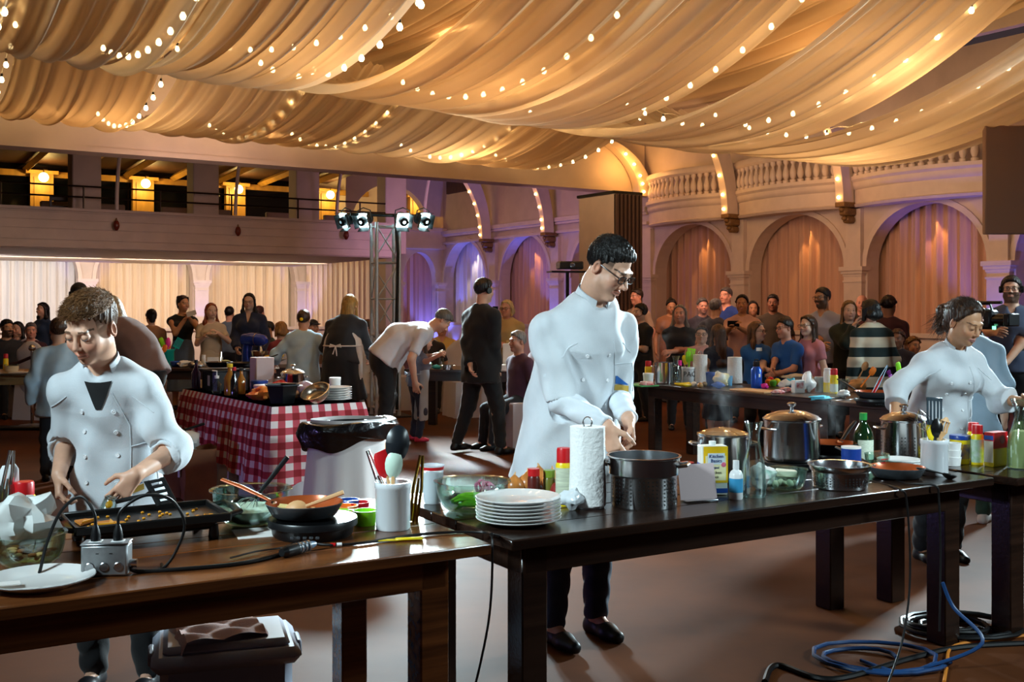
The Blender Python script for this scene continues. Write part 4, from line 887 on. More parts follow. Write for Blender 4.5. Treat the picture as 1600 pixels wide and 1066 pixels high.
def can_thing(label,px,py,r=.032,h=.15,bodycol=None,capm=None,h_=TZ,cap=.045,band=None,name='spray_can',txt=None,rot=0,cat='can',tmat=None):
    t=thing(name,label,cat); place(t,px,py,rot,h_)
    bm=bodycol; obj('can_body',MB().lathe([(0,0),(r,0),(r,h*.92),(r*.86,h*.98),(r*.8,h),(0,h)],20),bm,t)
    obj('cap',MB().lathe([(0,h*.97),(r*.88,h*.97),(r*.88,h+cap*.85),(r*.8,h+cap),(0,h+cap)],20),capm,t)
    if band: 
        for (z0,z1,m) in band: obj('label_band',MB().lathe([(r+.0006,h*z0),(r+.0006,h*z1)],20),m,t)
    if txt:
        for (s,sz,z) in txt: text(s,sz,tmat,t,TM(0,0,h*z),wrap=r+.0016)
    return t
def crock(label,px,py,r=.06,h=.158,h_=TZ):
    t=thing('utensil_crock',label,'crock'); place(t,px,py,0,h_)
    obj('crock_body',MB().lathe([(0,0),(r*.92,0),(r*.97,.006),(r*.98,h*.86),(r*1.02,h*.88),(r*1.02,h*.985),(r*1.0,h),(r*.9,h),(r*.88,h*.95),(r*.88,.01),(0,.01)],32),m_crock,t); return t
def utensil(kind,label,base,ax,L,mat,rz=0,hm=None,name=None,cat='utensil',hsc=1,grp=None):
    """stands/leans with its handle foot at base pointing along ax; head at the far end"""
    t=thing(name or kind,label,cat,base,0,grp); ax=Vector(ax).normalized(); yy=Vector((0,-1,0)); yy=yy-ax*yy.dot(ax); yy=yy.normalized() if yy.length>.05 else Vector((0,0,1)); xx=yy.cross(ax); t.rotation_mode='QUATERNION'; t.rotation_quaternion=(Matrix((xx,yy,ax)).transposed()@Matrix.Rotation(rz,3,'Z')).to_quaternion()
    hm=hm or mat; hl=L*.66
    obj('handle',MB().tube([(0,0,0),(0,0,hl*.5),(0,.002,hl)],[.008*hsc,.007*hsc,.005*hsc],8,flat=((0,1,0),.7)),hm,t)
    b=MB(); w=.030*hsc; z0=hl*.97; z1=L
    if kind=='slotted_turner':
        for x in (-.030,-.0155,0,.0155,.030): b.box((x*1.25*hsc,0,(z0+z1)/2+.012),(.0105*hsc,.004,(z1-z0)*.9),b=.001)
        b.box((0,0,z0+.016),(.088*hsc,.004,.022),b=.001); b.box((0,0,z1+.004),(.088*hsc,.004,.016),b=.001)
        b.tube([(0,0,z0-.01),(0,0,z0+.012)],[.006,.014],8,flat=((0,1,0),.4))
    elif kind in('spoon','slotted_spoon','ladle'):
        hh=(z1-z0); 
        if kind=='slotted_spoon':
            for x in(-.022,-.009,.009,.022): b.tube([(x*hsc,0,z0+hh*(.15+abs(x)*6)),(x*hsc,-.004,z0+hh*.55),(x*hsc,0,z1-hh*(.02+abs(x)*5))],.0055*hsc,6,flat=((0,1,0),.5))
            b.tube([(0,0,z0-.01),(0,0,z0+hh*.3)],[.006*hsc,.024*hsc],10,flat=((0,1,0),.3)); b.tube([(0,0,z1-hh*.18),(0,0,z1+.004)],[.026*hsc,.006*hsc],10,flat=((0,1,0),.3))
        else:
            k=1.35 if kind=='ladle' else 1
            def fn(u,v):
                a=u*2*pi; r_=v; return Vector((w*k*r_*math.cos(a),.014*k*hsc*(1-r_*r_),z0+hh*.5+hh*.52*r_*math.sin(a)))
            b.grid(fn,16,5); b.grid(lambda u,v:fn(u,v)+Vector((0,.003,0)),16,5)
    elif kind=='spatula':
        n=8; b.tube([(0,0,z0),(0,0,z0+.012),(0,0,z0+.03),(.003,0,z1-.015),(.006,0,z1)],[.012*hsc,.026*hsc,.030*hsc,.029*hsc,.020*hsc],12,flat=((0,1,0),.28))
    elif kind=='whisk':
        for i in range(6):
            a=i*pi/6; b.tube([(math.cos(a)*.034*math.sin(s*pi)*(1 if s<1 else 1)*(1 if s<=.5 else 1)*hsc*(math.cos(0)),math.sin(a)*.034*math.sin(s*pi)*hsc,z0+(z1-z0)*s) for s in np.linspace(0,1,9)],.0011,5); b.tube([(-math.cos(a)*.034*math.sin(s*pi)*hsc,-math.sin(a)*.034*math.sin(s*pi)*hsc,z0+(z1-z0)*s) for s in np.linspace(0,1,9)],.0011,5)
    elif kind=='tongs':
        b.tube([(.012,0,0),(.016,0,L*.5),(.004,0,L)],[.007,.006,.006],6,flat=((0,1,0),.35)); b.tube([(-.012,0,0),(-.016,0,L*.5),(-.004,0,L)],[.007,.006,.006],6,flat=((0,1,0),.35))
    elif kind=='brush':
        rr=np.random.RandomState(3)
        for i in range(40): x,y=rr.uniform(-.016,.016),rr.uniform(-.006,.006); b.tube([(x,y,z0),(x*1.4,y*1.5,z0+.045)],.0012,4)
        b.box((0,0,z0),(.036,.014,.02),b=.003)
    obj({'slotted_turner':'blade','spatula':'blade','whisk':'wires','tongs':'arms','brush':'bristles'}.get(kind,'bowl'),b,mat,t); return t
def fill(label_prefix,cr,lst,r=.035,zb=.012):
    """stand utensils in a crock: (kind, angle, lean, L, mat, handle mat, twist, label)"""
    for (kind,ang,lean,L,mat,hm,tw,lab) in lst:
        d=Vector((math.cos(ang)*math.sin(lean),math.sin(ang)*math.sin(lean),math.cos(lean))); base=cr.location+Vector((-math.cos(ang)*r*.5,-math.sin(ang)*r*.5,zb)); utensil(kind,lab,base,d,L,mat,tw,hm)
def pot(label,px,py,r,h,lid='steel',h_=TZ,perf=False,rot=0,name='stock_pot',cat='pot',mat=None):
    t=thing(name,label,cat); place(t,px,py,rot,h_); mat=mat or m_steel
    obj('pot_body',MB().lathe([(0,0),(r*.95,0),(r*.99,.008),(r,.02),(r,h*.96),(r*1.03,h*.985),(r*1.03,h),(r*.97,h),(r*.965,.012),(0,.01)],40),mat,t)
    obj('base_disc',MB().lathe([(0,-.0),(r*.93,-.0),(r*.965,.006),(r*.965,.016),(0,.016)],40),m_steelb,t)
    for s in(1,-1): obj('loop_handle',MB().tube([(s*r*.98,-.035,h*.80),(s*(r+.028),-.034,h*.82),(s*(r+.036),0,h*.825),(s*(r+.028),.034,h*.82),(s*r*.98,.035,h*.80)],.0055,8),mat,t)
    if lid:
        lm=m_glass if lid=='glass' else mat; l=obj('lid',MB().lathe([(r*1.04,h+.002),(r*1.05,h+.007),(r*.9,h+.022),(r*.5,h+.040),(0,h+.048),(0,h+.045),(r*.5,h+.036),(r*1.0,h+.002)],40),lm,t)
        if lid=='glass': obj('lid_rim',MB().lathe([(r*1.0,h),(r*1.055,h),(r*1.06,h+.008),(r*1.0,h+.011)],40),m_steel,l)
        obj('knob',MB().lathe([(0,h+.045),(.010,h+.046),(.008,h+.060),(.020,h+.068),(.022,h+.076),(.014,h+.082),(0,h+.083)],16),m_steel,l)
    if perf: holes(t,r+.0005,perf)
    return t
m_hole=M('drilled_hole','#050505',.6)
def holes(t,r,rows):
    b=MB(); z0,z1,nr,na=rows; N=0
    for i in range(nr):
        for j in range(na):
            if j%6==5: continue
            a=2*pi*(j+(.5 if i%2 else 0)*0)/na; z=z0+(z1-z0)*i/(nr-1); c=Vector((r*math.cos(a),r*math.sin(a),z)); tt=Vector((-math.sin(a),math.cos(a),0))
            vs=[c+(tt*math.cos(k*pi/3)+Vector((0,0,1))*math.sin(k*pi/3))*.0034 for k in range(6)]; b.add(vs,[(0,1,2,3,4,5)])
    o=obj('perforations',b,m_hole,t); o['kind']='stuff'
def carafe(label,px,py,h=.295,rb=.046,h_=TZ,liquid=None,rot=0):
    t=thing('carafe',label,'carafe'); place(t,px,py,rot,h_); k=h/.295
    pr=[(0,.004),(rb*.92,.0),(rb,.012),(rb*1.0,.09*k),(rb*.92,.13*k),(rb*.62,.185*k),(rb*.46,.222*k),(rb*.48,.25*k),(rb*.72,.285*k),(rb*.80,h)]
    obj('glass_body',MB().lathe(pr+[(a-.0025 if a>.003 else 0,b+.003) for a,b in pr[::-1]][1:],28),m_glass,t)
    if liquid: obj('liquid',MB().lathe([(0,.006),(rb*.93,.006),(rb*.95,.09*k),(rb*.87,.13*k),(rb*.70,.16*k),(0,.16*k)],24),liquid,t)
    return t
def pan(label,px,py,r,hang,h_=TZ,inner=None,outer=None,hmat=None,hl=.19,rise=.07):
    t=thing('frying_pan',label,'pan'); place(t,px,py,hang,h_); inner=inner or m_copper; outer=outer or m_pangrey
    obj('pan_body',MB().lathe([(0,0),(r*.72,0),(r*.82,.006),(r*.97,.038),(r,.046),(r*.985,.048)],40),outer,t)
    obj('coating',MB().lathe([(r*.985,.048),(r*.955,.040),(r*.80,.009),(r*.7,.004),(0,.004)],40),inner,t)
    obj('handle',MB().tube([(r*.97,0,.038),(r+.03,0,.05),(r+hl*.6,0,.05+rise*.6),(r+hl,0,.05+rise)],[.007,.009,.011,.009],10,flat=((0,0,1),.6)),hmat or m_blkpl,t)
    obj('rivet_plate',MB().box((r*.985,0,.036),(.02,.03,.014),b=.004),m_steel,t); return t
def burner(label,px,py,r=.145,h=.058,h_=TZ,rot=0):
    t=thing('induction_burner',label,'burner'); place(t,px,py,rot,h_)
    obj('housing',MB().lathe([(0,0),(r*.86,0),(r*.9,.008),(r*.93,h*.55),(r*1.0,h*.62),(r,h*.92),(r*.98,h)],40),m_blkpl,t)
    obj('glass_top',MB().lathe([(r*.98,h),(0,h+.0015)],40),m_blackg,t)
    b=MB(); 
    for i in range(5): b.box((-.04+i*.02,-r*.955,h*.33),(.012,.008,.008),b=.001)
    obj('buttons',b,m_pangrey,t); return t
# ------------------------------------------------------------------ things on the boy's table
t=thing('dinner_plate','white dinner plate with crumbs at the near edge of the brown table','plate'); place(t,62,915); obj('plate_body',MB().lathe(plateprof(.142,.014),44),m_chin,t); obj('rim_line',MB().lathe([(.139,.0245),(.141,.0262),(.1425,.0245)],44),m_pangrey,t)
o=obj('paper_scrap',MB().box((0,0,0),(.06,.04,.002)),m_paper); o.location=T(12,912,TZ+.018)+Vector((0,0,0)); o.rotation_euler=(0,.03,.5); tag(o,'small folded white paper scrap lying on the crumb-strewn dinner plate','paper')
t=thing('glass_bowl','clear glass bowl of food scraps next to the dinner plate','bowl'); place(t,46,882); obj('bowl_body',MB().lathe(bowlprof(.098,.085),36),m_glassg,t)
rr=np.random.RandomState(5); fd=MB()
for i in range(26): fd.ell((rr.uniform(-.05,.05),rr.uniform(-.05,.05),.014+rr.uniform(0,.03)),(rr.uniform(.008,.02),rr.uniform(.006,.014),.006),7,i%2,RZ(rr.rand()*6),5)
f=obj('food_scraps',fd,[M('brown_scrap','#8a4a1e',.6),M('tan_scrap','#c99a62',.6)]); f.location=T(46,882)+Vector((0,0,.006)); f['kind']='stuff'; tag(f,'brown and tan food scraps inside the clear bowl','food')
o=obj('plastic_bag',crumple(.082,11,sq=(1.05,.95,.85),amp=.55),M('bag_film','#e6ebe8',.25,spec=.7,alpha=.93)); o.location=T(44,880)+Vector((0,0,.048)); tag(o,'crumpled white plastic bag stuffed into the clear scrap bowl','bag')
t=thing('plastic_tumbler','clear tumbler of utensils at the frame edge of the brown table','tumbler'); place(t,2,838); obj('tumbler_body',MB().lathe([(0,.002),(.034,0),(.043,.17),(.0405,.17),(.032,.005),(0,.005)],24),m_glass,t)
utensil('tongs','steel tongs standing in the clear tumbler',t.location+Vector((0,0,.01)),(.12,.02,1),.27,m_steel,.6); utensil('spatula','black-handled utensil standing in the clear tumbler',t.location+Vector((.01,0,.01)),(.05,.1,1),.22,m_white,.2,m_blkpl)
can_thing('yellow cooking spray can with a red cap lettered PAM',37,836,.037,.135,m_yel2,m_red,cap=.04,band=[(.18,.82,M('pam_red','#c4151c',.35))],txt=[('PAM',.040,.55)],tmat=m_white,rot=-.15)
# griddle
gr=thing('electric_griddle','long black electric griddle with food on the brown table','griddle'); place(gr,228,843)
b=MB(); b.box((0,0,.062),(.46,.27,.012),b=.005)
for (c,s) in (((0,-.137,.072),(.47,.012,.028)),((0,.137,.072),(.47,.012,.028)),((-.232,0,.072),(.012,.28,.028)),((.232,0,.072),(.012,.28,.028))): b.box(c,s,b=.004)
b.box((0,0,.047),(.40,.22,.03),b=.01); obj('cooking_plate',b,m_nonst,gr)
for s in(1,-1):
    obj('side_handle',MB().tube([(s*.235,-.11,.072),(s*.275,-.09,.078),(s*.285,0,.08),(s*.275,.09,.078),(s*.235,.11,.072)],[.012,.014,.015,.014,.012],10,flat=((0,0,1),.7)),m_blkpl,gr)
    for q in(1,-1): obj('foot',MB().lathe([(0,0),(.016,0),(.018,.01),(.014,.045),(0,.045)],10,c=(s*.19,q*.10,0)),m_blkpl,gr)
fo=lambda px,py: T(px,py,TZ+.07)
m_tort=M('toasted_tortilla','#c87a2c',.6,noise=(18,.4)); m_chee=M('melted_cheese','#f0a01e',.35)
for i,(px,py,a) in enumerate(((150,824,.2),(126,822,1.2),(180,823,2.0),(296,812,.5),(318,808,1.4))):
    t=thing('quesadilla_wedge','toasted quesadilla wedge on the griddle, '+['below the boy\'s glass cup','by the griddle corner with the cords','just past the cup','folded up beside the turner','against the far handle'][i],'food',fo(px,py),a,'wedges on the griddle')
    obj('shell',MB().prism([(0,0),(.085,.012),(.075,.05),(.04,.062)],0,.006,T=Matrix.Rotation(.0 if i<3 else .25,3,'Y')),m_tort,t); obj('filling',MB().prism([(.005,.0),(.086,.008),(.03,.015)],.006,.011,T=Matrix.Rotation(.0 if i<3 else .25,3,'Y')),m_chee,t)
cr_=MB(); rr=np.random.RandomState(9)
for i in range(30): cr_.ell((rr.uniform(-.2,.2),rr.uniform(-.1,.1),.071),(.006,.005,.004),6,0,None,4)
o=obj('griddle_crumbs',cr_,m_chee); o.location=gr.location; o.rotation_euler=gr.rotation_euler; o['kind']='stuff'; tag(o,'bits of cheese scattered over the black griddle','food')
utensil('slotted_turner','black slotted turner propped on the griddle beside the food',fo(188,800)+Vector((-.02,.02,.03)),(.85,-.25,.22),.20,m_nonst,.35,hsc=1.1)
o=obj('crumpled_parchment',crumple(.045,21,sq=(1.3,.9,.5)),m_paper); o.location=T(305,806); tag(o,'crumpled pale parchment behind the far end of the griddle','paper')
# outlet box and cords
ob=thing('outlet_box','galvanised steel outlet box with two plugs on the brown table','outlet box'); place(ob,167,898,.12)
obj('steel_box',MB().box((0,0,.045),(.125,.062,.088),b=.006),M('galvanised_steel','#9b9ea0',.42,.85,noise=(30,.2)),ob); obj('cover_plate',MB().box((0,0,.0905),(.128,.066,.004),b=.002),m_steelb,ob)
kb=mkmesh('knockout',*(lambda m:(m.v,m.f))(MB().lathe([(0,0),(.013,0),(.013,.0015),(.011,.003),(0,.002)],16,R=RX(pi/2))),[m_steelb])
for x in(-.038,0,.038): o=obj('knockout',kb,m_steelb,ob); o.location=(x,-.031,.028)
for x in(-.018,.018): obj('screw_slot',MB().box((x,-.0315,.065),(.008,.002,.002)),m_black,ob)
for x in(-.03,.03): obj('receptacle',MB().box((x,0,.0935),(.034,.03,.003),b=.001),m_white,ob)
def cord(label,pts,r=.0045,name='power_cord',plug=None,mat=None,smooth=True):
    pts=[Vector(p) for p in pts]
    if smooth:
        out=[];n=len(pts)
        for i in range(n-1):
            p0,p1,p2,p3=pts[max(0,i-1)],pts[i],pts[i+1],pts[min(n-1,i+2)]
            for k in range(8):
                s=k/8; out.append(.5*((2*p1)+(p2-p0)*s+(2*p0-5*p1+4*p2-p3)*s*s+(3*p1-p0-3*p2+p3)*s**3))
        pts=out+[pts[-1]]
    t=thing(name,label,'cord',(0,0,0)); obj('cable',MB().tube(pts,r,8),mat or m_cord2,t)
    if plug is not None:
        a,d=Vector(plug[0]),Vector(plug[1]).normalized(); obj('plug',MB().tube([a,a+d*.012,a+d*.03,a+d*.045],[.013,.014,.011,.006],12),m_blkpl,t)
    return t
def OB(x,y,z): return ob.matrix_basis@Vector((x,y,z))
bpy.context.view_layer.update(); OBM=Matrix.Translation(ob.location)@Matrix.Rotation(.12,4,'Z'); OB=lambda x,y,z:OBM@Vector((x,y,z))
e=.004
cord('black cord arching from the outlet box over the scrap bowl',[OB(-.03,0,.135),OB(-.035,.0,.175),OB(-.075,.02,.215),OB(-.13,.03,.175),OB(-.165,.02,.09),OB(-.18,.0,.01),OB(-.20,.03,e)],plug=(OB(-.03,0,.094),(0,0,1)))
cord('black cord arching from the outlet box along the griddle front',[OB(.03,0,.135),OB(.04,.0,.18),OB(.10,.02,.215),OB(.17,.02,.20),OB(.205,.03,.13),OB(.18,.03,.05),OB(.145,.04,e),OB(.13,.09,e)],plug=(OB(.03,0,.094),(0,0,1)))
pl=lambda px,py,h=TZ+.006:T(px,py,h)
t=cord('thick black supply cord from the outlet box to the twist connector',[OB(.064,0,.03),pl(215,893),pl(300,888),pl(380,880),pl(440,866),pl(448,863)],.006); obj('gland',MB().tube([OB(.06,0,.03),OB(.082,0,.03)],.012,10),m_steel,t)
cn=thing('twist_connector','blue-grey locking cord connector on the front of the brown table','connector',(0,0,0)); a,b_=pl(440,864,TZ+.018),pl(492,850,TZ+.018); dd=(b_-a)
obj('socket_half',MB().tube([a,a+dd*.1,a+dd*.12,a+dd*.45],[.012,.017,.018,.018],14),m_blkpl,cn); obj('plug_half',MB().tube([a+dd*.45,a+dd*.5,a+dd*.85,a+dd],[.017,.015,.013,.008],14),M('grey_nylon','#5c7288',.35),cn); 
for k in(.5,.62,.74): obj('grip_ring',MB().tube([a+dd*k,a+dd*(k+.05)],.0175,14),m_steelb,cn)
t=cord('thin black cord running from the connector off to the dark table',[b_,pl(520,852),pl(570,848),pl(640,837),pl(700,832),pl(757,832),pl(772,836,TZ+.02),T(790,842,TZ-.12)-VT*.05,T(790,850,.40)-VT*.1],.0045)
obj('red_tape',MB().tube([pl(516,852),pl(524,851.6)],.0062,8),m_red,t); obj('white_tape',MB().tube([pl(526,851.5),pl(534,851)],.0062,8),m_white,t)
cord('loose black cord hanging down between the two front tables',[T(757,836,TZ+.005)+UT*.02,CL+UT*.03+VT*.05+Vector((0,0,-.02)),CL+UT*.035+VT*.06+Vector((-.01,0,-.25)),CL+UT*.02+VT*.06+Vector((-.05,0,-.5)),CL+UT*-.02+VT*.05+Vector((-.09,0,-.73))],.004)
cord('thin black cord lying behind the twist connector',[pl(360,872),pl(400,862),pl(440,856),pl(462,848)],.003)
# mixing bowl, burner, pan
t=thing('mixing_bowl','glass mixing bowl of white batter behind the frying pan','bowl'); place(t,392,818); obj('bowl_body',MB().lathe(bowlprof(.128,.115,rb=.42,lip=.012),40),m_glassg,t)
o=obj('batter',MB().lathe([(0,.007),(.06,.008),(.10,.035),(.112,.055),(.06,.058),(0,.057)],32),M('white_batter','#f3efdf',.35)); o.location=T(392,818); tag(o,'white batter filling the lower half of the glass mixing bowl','food')
utensil('whisk','balloon whisk with a black and steel handle leaning in the batter bowl',T(392,818)+Vector((.12,.03,.225)),(-.55,-.1,-.72),.27,m_steel,0,m_blkpl,hsc=1.15)
o=obj('paper_sheet',MB().box((0,0,0),(.20,.16,.0015)),m_paper); o.location=T(415,832)+Vector((0,0,.001)); o.rotation_euler=(0,0,.4); tag(o,'flat white paper sheet under the edge of the batter bowl','paper')
BU=burner('round black induction burner on the brown table',489,836)
PC=BU.location+Vector((-.028,.0,.061)); pan('copper-lined frying pan on the round black burner',478,826,.126,math.radians(158),TZ+.06,hmat=m_copper,hl=.2,rise=.05).location=PC
utensil('spoon','wooden spoon resting in the copper-lined frying pan',PC+Vector((.125,.02,.075)),(-1,-.08,-.36),.20,m_woodsp,.3)
utensil('brush','pale pastry brush lying in the copper-lined frying pan',PC+Vector((.03,.03,.02)),(-1,.1,.03),.12,M('bristle','#e6d08a',.6),1.4,m_woodsp,hsc=.8)
for i,(px,py,r,m,l) in enumerate(((570,820,.042,m_lime,'lime green measuring cup beside the utensil crock'),(560,806,.04,m_red,'red measuring cup behind the lime green one'),(541,812,.042,m_orange,'orange measuring cup between burner and lime cup'),(545,802,.04,m_blue,'blue measuring cup half hidden behind the orange one'))):
    t=thing('measuring_cup',l,'measuring cup'); place(t,px,py,2.6+i*.2); h=.05; obj('cup_body',MB().lathe([(0,0),(r*.85,0),(r,h),(r*.93,h),(r*.8,.004),(0,.004)],24),m,t); obj('handle',MB().box((r+.035,0,h-.006),(.075,.016,.005),b=.002),m,t)
CK=crock('white crock of cooking utensils on the corner of the brown table',614,826)
fill('',CK,[('slotted_spoon',1.6,.10,.29,m_woodsp,None,.1,'wooden slotted spoon standing in the brown table crock'),('ladle',.7,.13,.335,M('charcoal_nylon','#1d2126',.3),None,.25,'large black spoon tallest in the brown table crock'),('spatula',3.05,.22,.255,m_red,m_woodsp,.2,'red silicone spatula in the brown table crock'),
 ('tongs',3.0,.40,.27,m_steel,None,.9,'steel and black tongs leaning over the crock edge beside the red spatula'),('spoon',-.2,.10,.25,m_mint,None,.15,'mint white spoon standing in the brown table crock')])
utensil('tongs','gold-toned tongs standing just behind the brown table crock',T(648,815)+Vector((-.005,.0,.0)),(.12,.06,1),.23,M('gold_metal','#b08a3e',.2,1),.5)
t=thing('paring_knife','bright yellow plastic knife lying under the thin cord','knife'); place(t,622,846,.20); obj('knife_handle',MB().box((.035,0,.006),(.09,.018,.010),b=.004),m_yel2,t); obj('knife_blade',MB().prism([(-.09,-.008),(.0,-.012),(.0,.008),(-.07,.006)],.004,.007),m_yel2,t)
# ------------------------------------------------------------------ things on the tall chef's table
t=thing('plastic_cup','frosted plastic cup of cloudy liquid at the corner of the dark table','cup'); place(t,675,786); obj('cup_body',MB().lathe([(0,.001),(.033,0),(.046,.142),(.048,.145),(.044,.143),(.031,.004),(0,.004)],24),M('frosted_plastic','#e4edf2',.25,alpha=.5),t)
obj('liquid',MB().lathe([(0,.005),(.031,.005),(.042,.118),(0,.118)],24),M('cloudy_liquid','#dfe8ec',.3),t); obj('red_rim_print',MB().lathe([(.0452,.128),(.0462,.140)],24),m_red,t)
t=thing('glass_bowl','clear glass bowl of green beans beside the plate stack','bowl'); place(t,738,798); obj('bowl_body',MB().lathe(bowlprof(.132,.105,rb=.45,lip=.01),44),m_glassg,t); BG=t.location.copy()
rr=np.random.RandomState(4); 
for i in range(9):
    a=rr.uniform(-.5,.5); x,y=rr.uniform(-.02,.02),-.055+i*.0135; L=.065; z=.018+.0075*(i%4)
    o=obj('green_bean',MB().tube([(x-L*math.cos(a),y-L*math.sin(a),z+.004),(x-.03,y,z+.012),(x+.02,y,z+.012),(x+L*math.cos(a),y+L*math.sin(a),z)],[.003,.0075,.008,.003],8),M('bean_green','#6fae22',.35,noise=(20,.3))); o.location=BG; tag(o,'long green bean lying in the clear bowl by the plate stack','vegetable','green beans in the clear bowl')
t=thing('serving_plate','white plate of sliced onion behind the green bean bowl','plate'); place(t,738,772); obj('plate_body',MB().lathe(plateprof(.105),40),m_chin,t); PL=t.location.copy()
for i in range(7):
    a=i*.9; o=obj('onion_slice',MB().lathe([(.018,0),(.024,.004),(.018,.010),(.014,.005),(.018,0)],14,R=RX(.4+.2*i)@RY(.3*i)),M('pink_onion','#d9799a',.35)); o.location=PL+Vector((.045+.028*math.cos(a),.02*math.sin(a),.022+.006*(i%3))); tag(o,'slice of pink onion on the white plate','onion','onion slices on the plate')
SP=T(810,817); pme=mkmesh('plate_body',*(lambda m:(m.v,m.f))(MB().lathe(plateprof(.148,.012),48)),[m_chin])
for i in range(7):
    t=thing('dinner_plate',['bottom plate of the tall white stack on the dark table','second plate from the bottom of the white stack','third plate from the bottom of the white stack','middle plate of the tall white stack','third plate from the top of the white stack','second plate from the top of the white stack','top plate of the tall white stack, wide flat rim showing'][i],'plate',SP+Vector((.0015*math.sin(i*2),.001*math.cos(i*3),.0118*i)),i*.7,'plates stacked on the dark table'); obj('plate_body',pme,m_chin,t)
m_onion=M('onion_skin','#c07a3a',.3,noise=(9,.35),stretch=(3,3,.4))
for i,(px,py,r) in enumerate(((804,774,.040),(825,772,.045),(842,760,.042),(863,770,.047),(876,782,.042))):
    t=thing('onion',['small brown onion nearest the green bean bowl','smooth brown onion directly behind the plate stack','onion at the back of the heap below the spice jars','largest golden onion in front of the yellow can','reddish onion nearest the paper towel roll'][i],'onion'); place(t,px,py,i*1.3)
    obj('bulb_body',MB().lathe([(0,0),(r*.5,.004),(r*.95,r*.6),(r,r*.95),(r*.8,r*1.45),(r*.35,r*1.8),(r*.14,r*2.0),(.0,r*2.05)],18),m_onion if i<4 else M('red_onion','#8e2a28',.3,noise=(9,.3)),t); obj('root_tuft',MB().tube([(0,0,r*2.0),(.004,.003,r*2.3)],[.006,.002],6),m_woodsp,t)
def jar(label,px,py,r,h,body,cap,h_=TZ,name='spice_jar',caph=.028,lab=None,cat='jar'):
    t=thing(name,label,cat); place(t,px,py,0,h_); obj('jar_body',MB().lathe([(0,0),(r,0),(r,h*.9),(r*.85,h),(0,h)],20),body,t); obj('cap',MB().lathe([(0,h),(r*.95,h),(r*.95,h+caph),(0,h+caph)],20),cap,t)
    if lab: obj('paper_label',MB().lathe([(r+.0006,h*.2),(r+.0006,h*.75)],20),lab,t)
    return t
jar('small spice jar with a red lid behind the onions',834,782,.024,.095,M('spice_red','#5a1c14',.3),m_red); jar('small spice jar with a green lid behind the onions',858,780,.024,.085,M('spice_green','#6b6a24',.3),M('olive_green_lid','#6f8a22',.4))
can_thing('tall yellow can with a red cap half behind the paper towel roll',881,789,.031,.165,m_yel2,m_red,cap=.05,band=[(.1,.86,M('ingredient_label','#c9cfb6',.4,noise=(60,.25),stretch=(.3,.3,3)))])
def towel(label,px,py,r=.066,h=.30,h_=TZ,rot=0,loop=True):
    t=thing('paper_towel_roll',label,'paper towel roll'); place(t,px,py,rot,h_)
    obj('roll',MB().lathe([(.018,.01),(r*1.03,.008),(r*1.06,.05),(r,h*.5),(r*.99,h),(.018,h),(.018,.01)],32),M('quilted_paper','#f1f1ef',.9,bump=(70,.5)),t)
    obj('loose_sheet',MB().grid(lambda u,v: Vector((r*1.02*math.cos(-1.9+u*1.2)+.004*u,r*1.02*math.sin(-1.9+u*1.2)-.012*u*u*(1-v*.4),.012+v*(h-.014)-.09*(u**3)*(1-v)*0)),12,6),M('quilted_paper','#f1f1ef'),t)
    if loop:
        obj('stand_base',MB().lathe([(0,0),(r*.95,0),(r*.95,.008),(0,.008)],28),m_steelb,t); obj('stand_loop',MB().tube([(.016*math.cos(a),0,h+.012+.022*math.sin(a)) for a in np.linspace(-.6,pi+.6,12)],.0035,8),m_steel,t)
    return t
towel('big white paper towel roll on a steel stand in front of the tall chef',918,792)
o=obj('crumpled_film',crumple(.040,31,sq=(1.25,.8,.9),amp=.6),M('film_wrap','#dfe6ea',.2,spec=.8)); o.location=T(893,797); tag(o,'crumpled cling film between the plate stack and the towel roll','wrap')
t=thing('steamer_insert','deep perforated steel steamer insert beside the paper towel roll','steamer'); place(t,1006,790,-.25)
obj('steamer_body',MB().lathe([(0,0),(.120,0),(.124,.006),(.124,.115),(.128,.120),(.134,.124),(.134,.182),(.140,.186),(.140,.190),(.131,.190),(.130,.126),(.121,.118),(.121,.008),(0,.006)],48),m_steel,t); holes(t,.1247,(.02,.105,7,48))
for s in(1,-1): obj('loop_handle',MB().tube([(s*.13,-.04,.155),(s*.162,-.037,.160),(s*.168,0,.161),(s*.162,.037,.160),(s*.13,.04,.155)],.007,8),m_steel,t)
t=thing('recipe_stand','blank pinkish recipe card on a low steel stand','card stand'); place(t,1093,783,.30); obj('card',MB().box((0,.02,.072),(.155,.003,.135),R=RX(-.22)),m_pinkp,t); obj('stand_foot',MB().box((0,-.005,.004),(.13,.05,.006),b=.002),m_steel,t)
jar('jar with a red lid peeking over the recipe card',1074,772,.028,.105,M('spice_pale','#c9b58e',.4),m_red,caph=.022)
t=thing('stock_carton','yellow and white carton of chicken stock lettered Kitchen Basics','carton'); place(t,1113,772,.12); W_,D_,H_=.105,.062,.195
obj('carton_body',MB().box((0,0,H_/2),(W_,D_,H_),b=.003),M('carton_white','#f1efe2',.4),t); obj('front_panel',MB().box((.004,-D_/2-.0006,H_*.62),(W_*.94,.0012,H_*.74)),M('carton_yellow','#f2c21a',.4),t); obj('front_panel',MB().box((.004,-D_/2-.001,H_*.55),(W_*.80,.0012,H_*.5)),M('carton_cream','#efe6b4',.4),t)
obj('title_block',MB().box((.006,-D_/2-.0016,H_*.74),(W_*.66,.0012,.044)),M('title_blue','#dbe6f0',.4),t); obj('blue_band',MB().box((.004,-D_/2-.001,.018),(W_*.94,.0012,.018)),m_blue,t); obj('blue_band',MB().box((-W_/2-.0008,0,.11),(.0012,D_*.9,.03)),m_blue,t)
